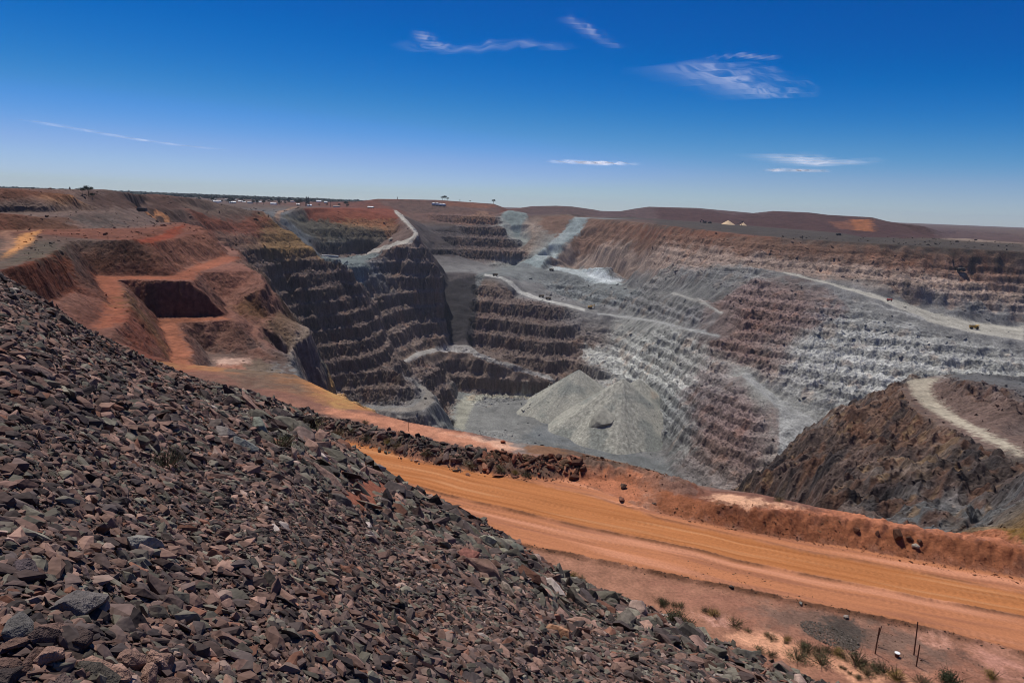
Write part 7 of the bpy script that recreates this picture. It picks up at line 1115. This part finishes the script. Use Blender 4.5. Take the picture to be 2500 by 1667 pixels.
# ------------------------------------------------------------------ thin high cloud
def cloud(pts, h, thick, dens, streak, seed, lb):
    # a thin veil of ice cloud, kilometres up, shaped by its own outline in plan
    P = []
    for u, v in pts:
        d = _fw*1568+_rc*(u-1176)-_uc*(v-784); P.append((d.x*h/d.z, d.y*h/d.z))
    P = np.array(P); n = 60; c = P.mean(0)
    seg = P; L = np.concatenate([[0], np.cumsum(np.hypot(*(seg[1:]-seg[:-1]).T))]); t = np.linspace(0, L[-1], n)
    X = np.interp(t, L, seg[:, 0]); Y = np.interp(t, L, seg[:, 1]); gx, gy = np.gradient(X), np.gradient(Y); g = np.hypot(gx, gy); nx, ny = -gy/g, gx/g
    m = 25; V = []; F = []; UV = []
    for i in range(n):
        for j in range(m):
            f = j/(m-1)*2-1; V.append((X[i]+nx[i]*thick*f-c[0], Y[i]+ny[i]*thick*f-c[1], 60*math.sin(i*.7+j*.3))); UV.append((i/(n-1), j/(m-1)))
    F = [(i*m+j, i*m+j+1, (i+1)*m+j+1, (i+1)*m+j) for i in range(n-1) for j in range(m-1)]
    me = bpy.data.meshes.new('cloud'); me.from_pydata(V, [], F); uv = me.uv_layers.new(name='UVMap')
    for l in me.loops: uv.data[l.index].uv = UV[l.vertex_index]
    for p in me.polygons: p.use_smooth = True
    mt = bpy.data.materials.new('cirrus'); mt.use_nodes = True; k = mt.node_tree; k.nodes.clear(); L_ = k.links.new
    out = k.nodes.new('ShaderNodeOutputMaterial'); tc = k.nodes.new('ShaderNodeTexCoord'); sp = k.nodes.new('ShaderNodeSeparateXYZ'); L_(tc.outputs['UV'], sp.inputs[0])
    def M(op, a, b=None, cl=False):
        x_ = k.nodes.new('ShaderNodeMath'); x_.operation = op; x_.use_clamp = cl
        for ii, s_ in enumerate((a, b)):
            if s_ is None: continue
            if isinstance(s_, (int, float)): x_.inputs[ii].default_value = s_
            else: L_(s_, x_.inputs[ii])
        return x_.outputs[0]
    mpn = k.nodes.new('ShaderNodeMapping'); mpn.inputs['Scale'].default_value = (streak[0], streak[1], 1); mpn.inputs['Location'].default_value = (seed, seed*2, 0); L_(tc.outputs['UV'], mpn.inputs[0])
    no = k.nodes.new('ShaderNodeTexNoise'); no.inputs['Scale'].default_value = 1; no.inputs['Detail'].default_value = 7; no.inputs['Roughness'].default_value = .58; no.inputs['Distortion'].default_value = 1.3; L_(mpn.outputs[0], no.inputs[0])
    vv = M('ADD', sp.outputs[1], M('MULTIPLY', M('SUBTRACT', no.outputs['Fac'], .5), .8))
    ev = M('SUBTRACT', 1, M('POWER', M('ABSOLUTE', M('SUBTRACT', M('MULTIPLY', vv, 2), 1)), 1.0), True)
    eu = M('MULTIPLY', M('MULTIPLY', sp.outputs[0], M('SUBTRACT', 1, sp.outputs[0])), 4)
    ends = M('POWER', eu, .7); ends2 = M('MULTIPLY', M('MULTIPLY', M('SUBTRACT', 1, sp.outputs[1]), sp.outputs[1]), 4)
    a = M('MULTIPLY', M('MULTIPLY', M('POWER', ev, 1.8), ends), M('POWER', ends2, 1.1)); a = M('MULTIPLY', a, M('MULTIPLY', M('POWER', M('MULTIPLY', no.outputs['Fac'], 1.65), 3.2), dens), True)
    tr = k.nodes.new('ShaderNodeBsdfTransparent'); df = k.nodes.new('ShaderNodeBsdfTranslucent'); df.inputs[0].default_value = (.80, .80, .84, 1)
    mx = k.nodes.new('ShaderNodeMixShader'); L_(a, mx.inputs[0]); L_(tr.outputs[0], mx.inputs[1]); L_(df.outputs[0], mx.inputs[2]); L_(mx.outputs[0], out.inputs[0])
    me.materials.append(mt); o = link(bpy.data.objects.new('cloud', me)); o.location = (c[0], c[1], h); o['kind'] = 'structure'; o['label'] = lb; o.visible_shadow = True
    return o
H = 7000
cloud([(905, 98), (960, 112), (1040, 116), (1120, 110), (1190, 100), (1250, 104), (1310, 116)], H, 1300, .19, (4, 4), 3.1, 'long thin wisp of cirrus high in the middle of the sky')
cloud([(965, 70), (980, 96), (1010, 108), (1055, 106)], H, 800, .24, (2, 2), 7.7, 'short bright curl on the long wisp')
cloud([(1290, 36), (1340, 62), (1365, 80), (1400, 98), (1425, 112)], H, 800, .18, (3, 2), 5.3, 'faint diagonal wisp right of the long one')
cloud([(1545, 142), (1600, 165), (1680, 186), (1730, 205), (1780, 228)], H, 4300, .36, (3.6, 6.5), 9.2, 'brightest fibrous cirrus patch in the upper right sky')
cloud([(1270, 373), (1330, 372), (1380, 376), (1460, 375)], 2500, 2000, .8, (1.6, 1.2), 2.2, 'small bright lens shaped cloud low in the middle sky')
cloud([(1760, 352), (1830, 368), (1880, 378), (1940, 370), (2030, 372)], 2500, 2500, .42, (3, 2.4), 6.4, 'pair of pale smudges low in the right sky')
cloud([(1780, 393), (1830, 390), (1900, 394)], 2500, 1300, .9, (2, 1.5), 1.4, 'faint smudge under the right pair')
cloud([(40, 272), (110, 285), (200, 300), (300, 318), (400, 332), (520, 345)], 4000, 1100, .4, (5, 1.4), 8.8, 'long faint streak in the left sky')
cloud([(1620, 132), (1700, 128), (1790, 134)], H, 700, .28, (3, 1.4), 4.4, 'hairline streak above the bright cirrus patch')
print('done t', time.time()-T0)
# ------------------------------------------------------------------ a little air
HX, HY0, HY1, HZ0, HZ1 = 13500., -9500., 14500., -440., 150.
V, F = bx(-HX, HX, HY0, HY1, HZ0, HZ1)
hm = bpy.data.materials.new('air'); hm.use_nodes = True; k_ = hm.node_tree; k_.nodes.clear()
vo = k_.nodes.new('ShaderNodeVolumePrincipled'); vo.inputs['Density'].default_value = 2.6e-5; vo.inputs['Color'].default_value = (.80, .88, 1, 1); vo.inputs['Anisotropy'].default_value = .2
ou = k_.nodes.new('ShaderNodeOutputMaterial'); k_.links.new(vo.outputs[0], ou.inputs['Volume'])
hz = mesh_obj('haze', V, F, hm); hz['kind'] = 'stuff'; hz['label'] = 'thin pale air fading the far pit walls'
S.cycles.volume_bounces = 0; S.cycles.volume_max_steps = 64
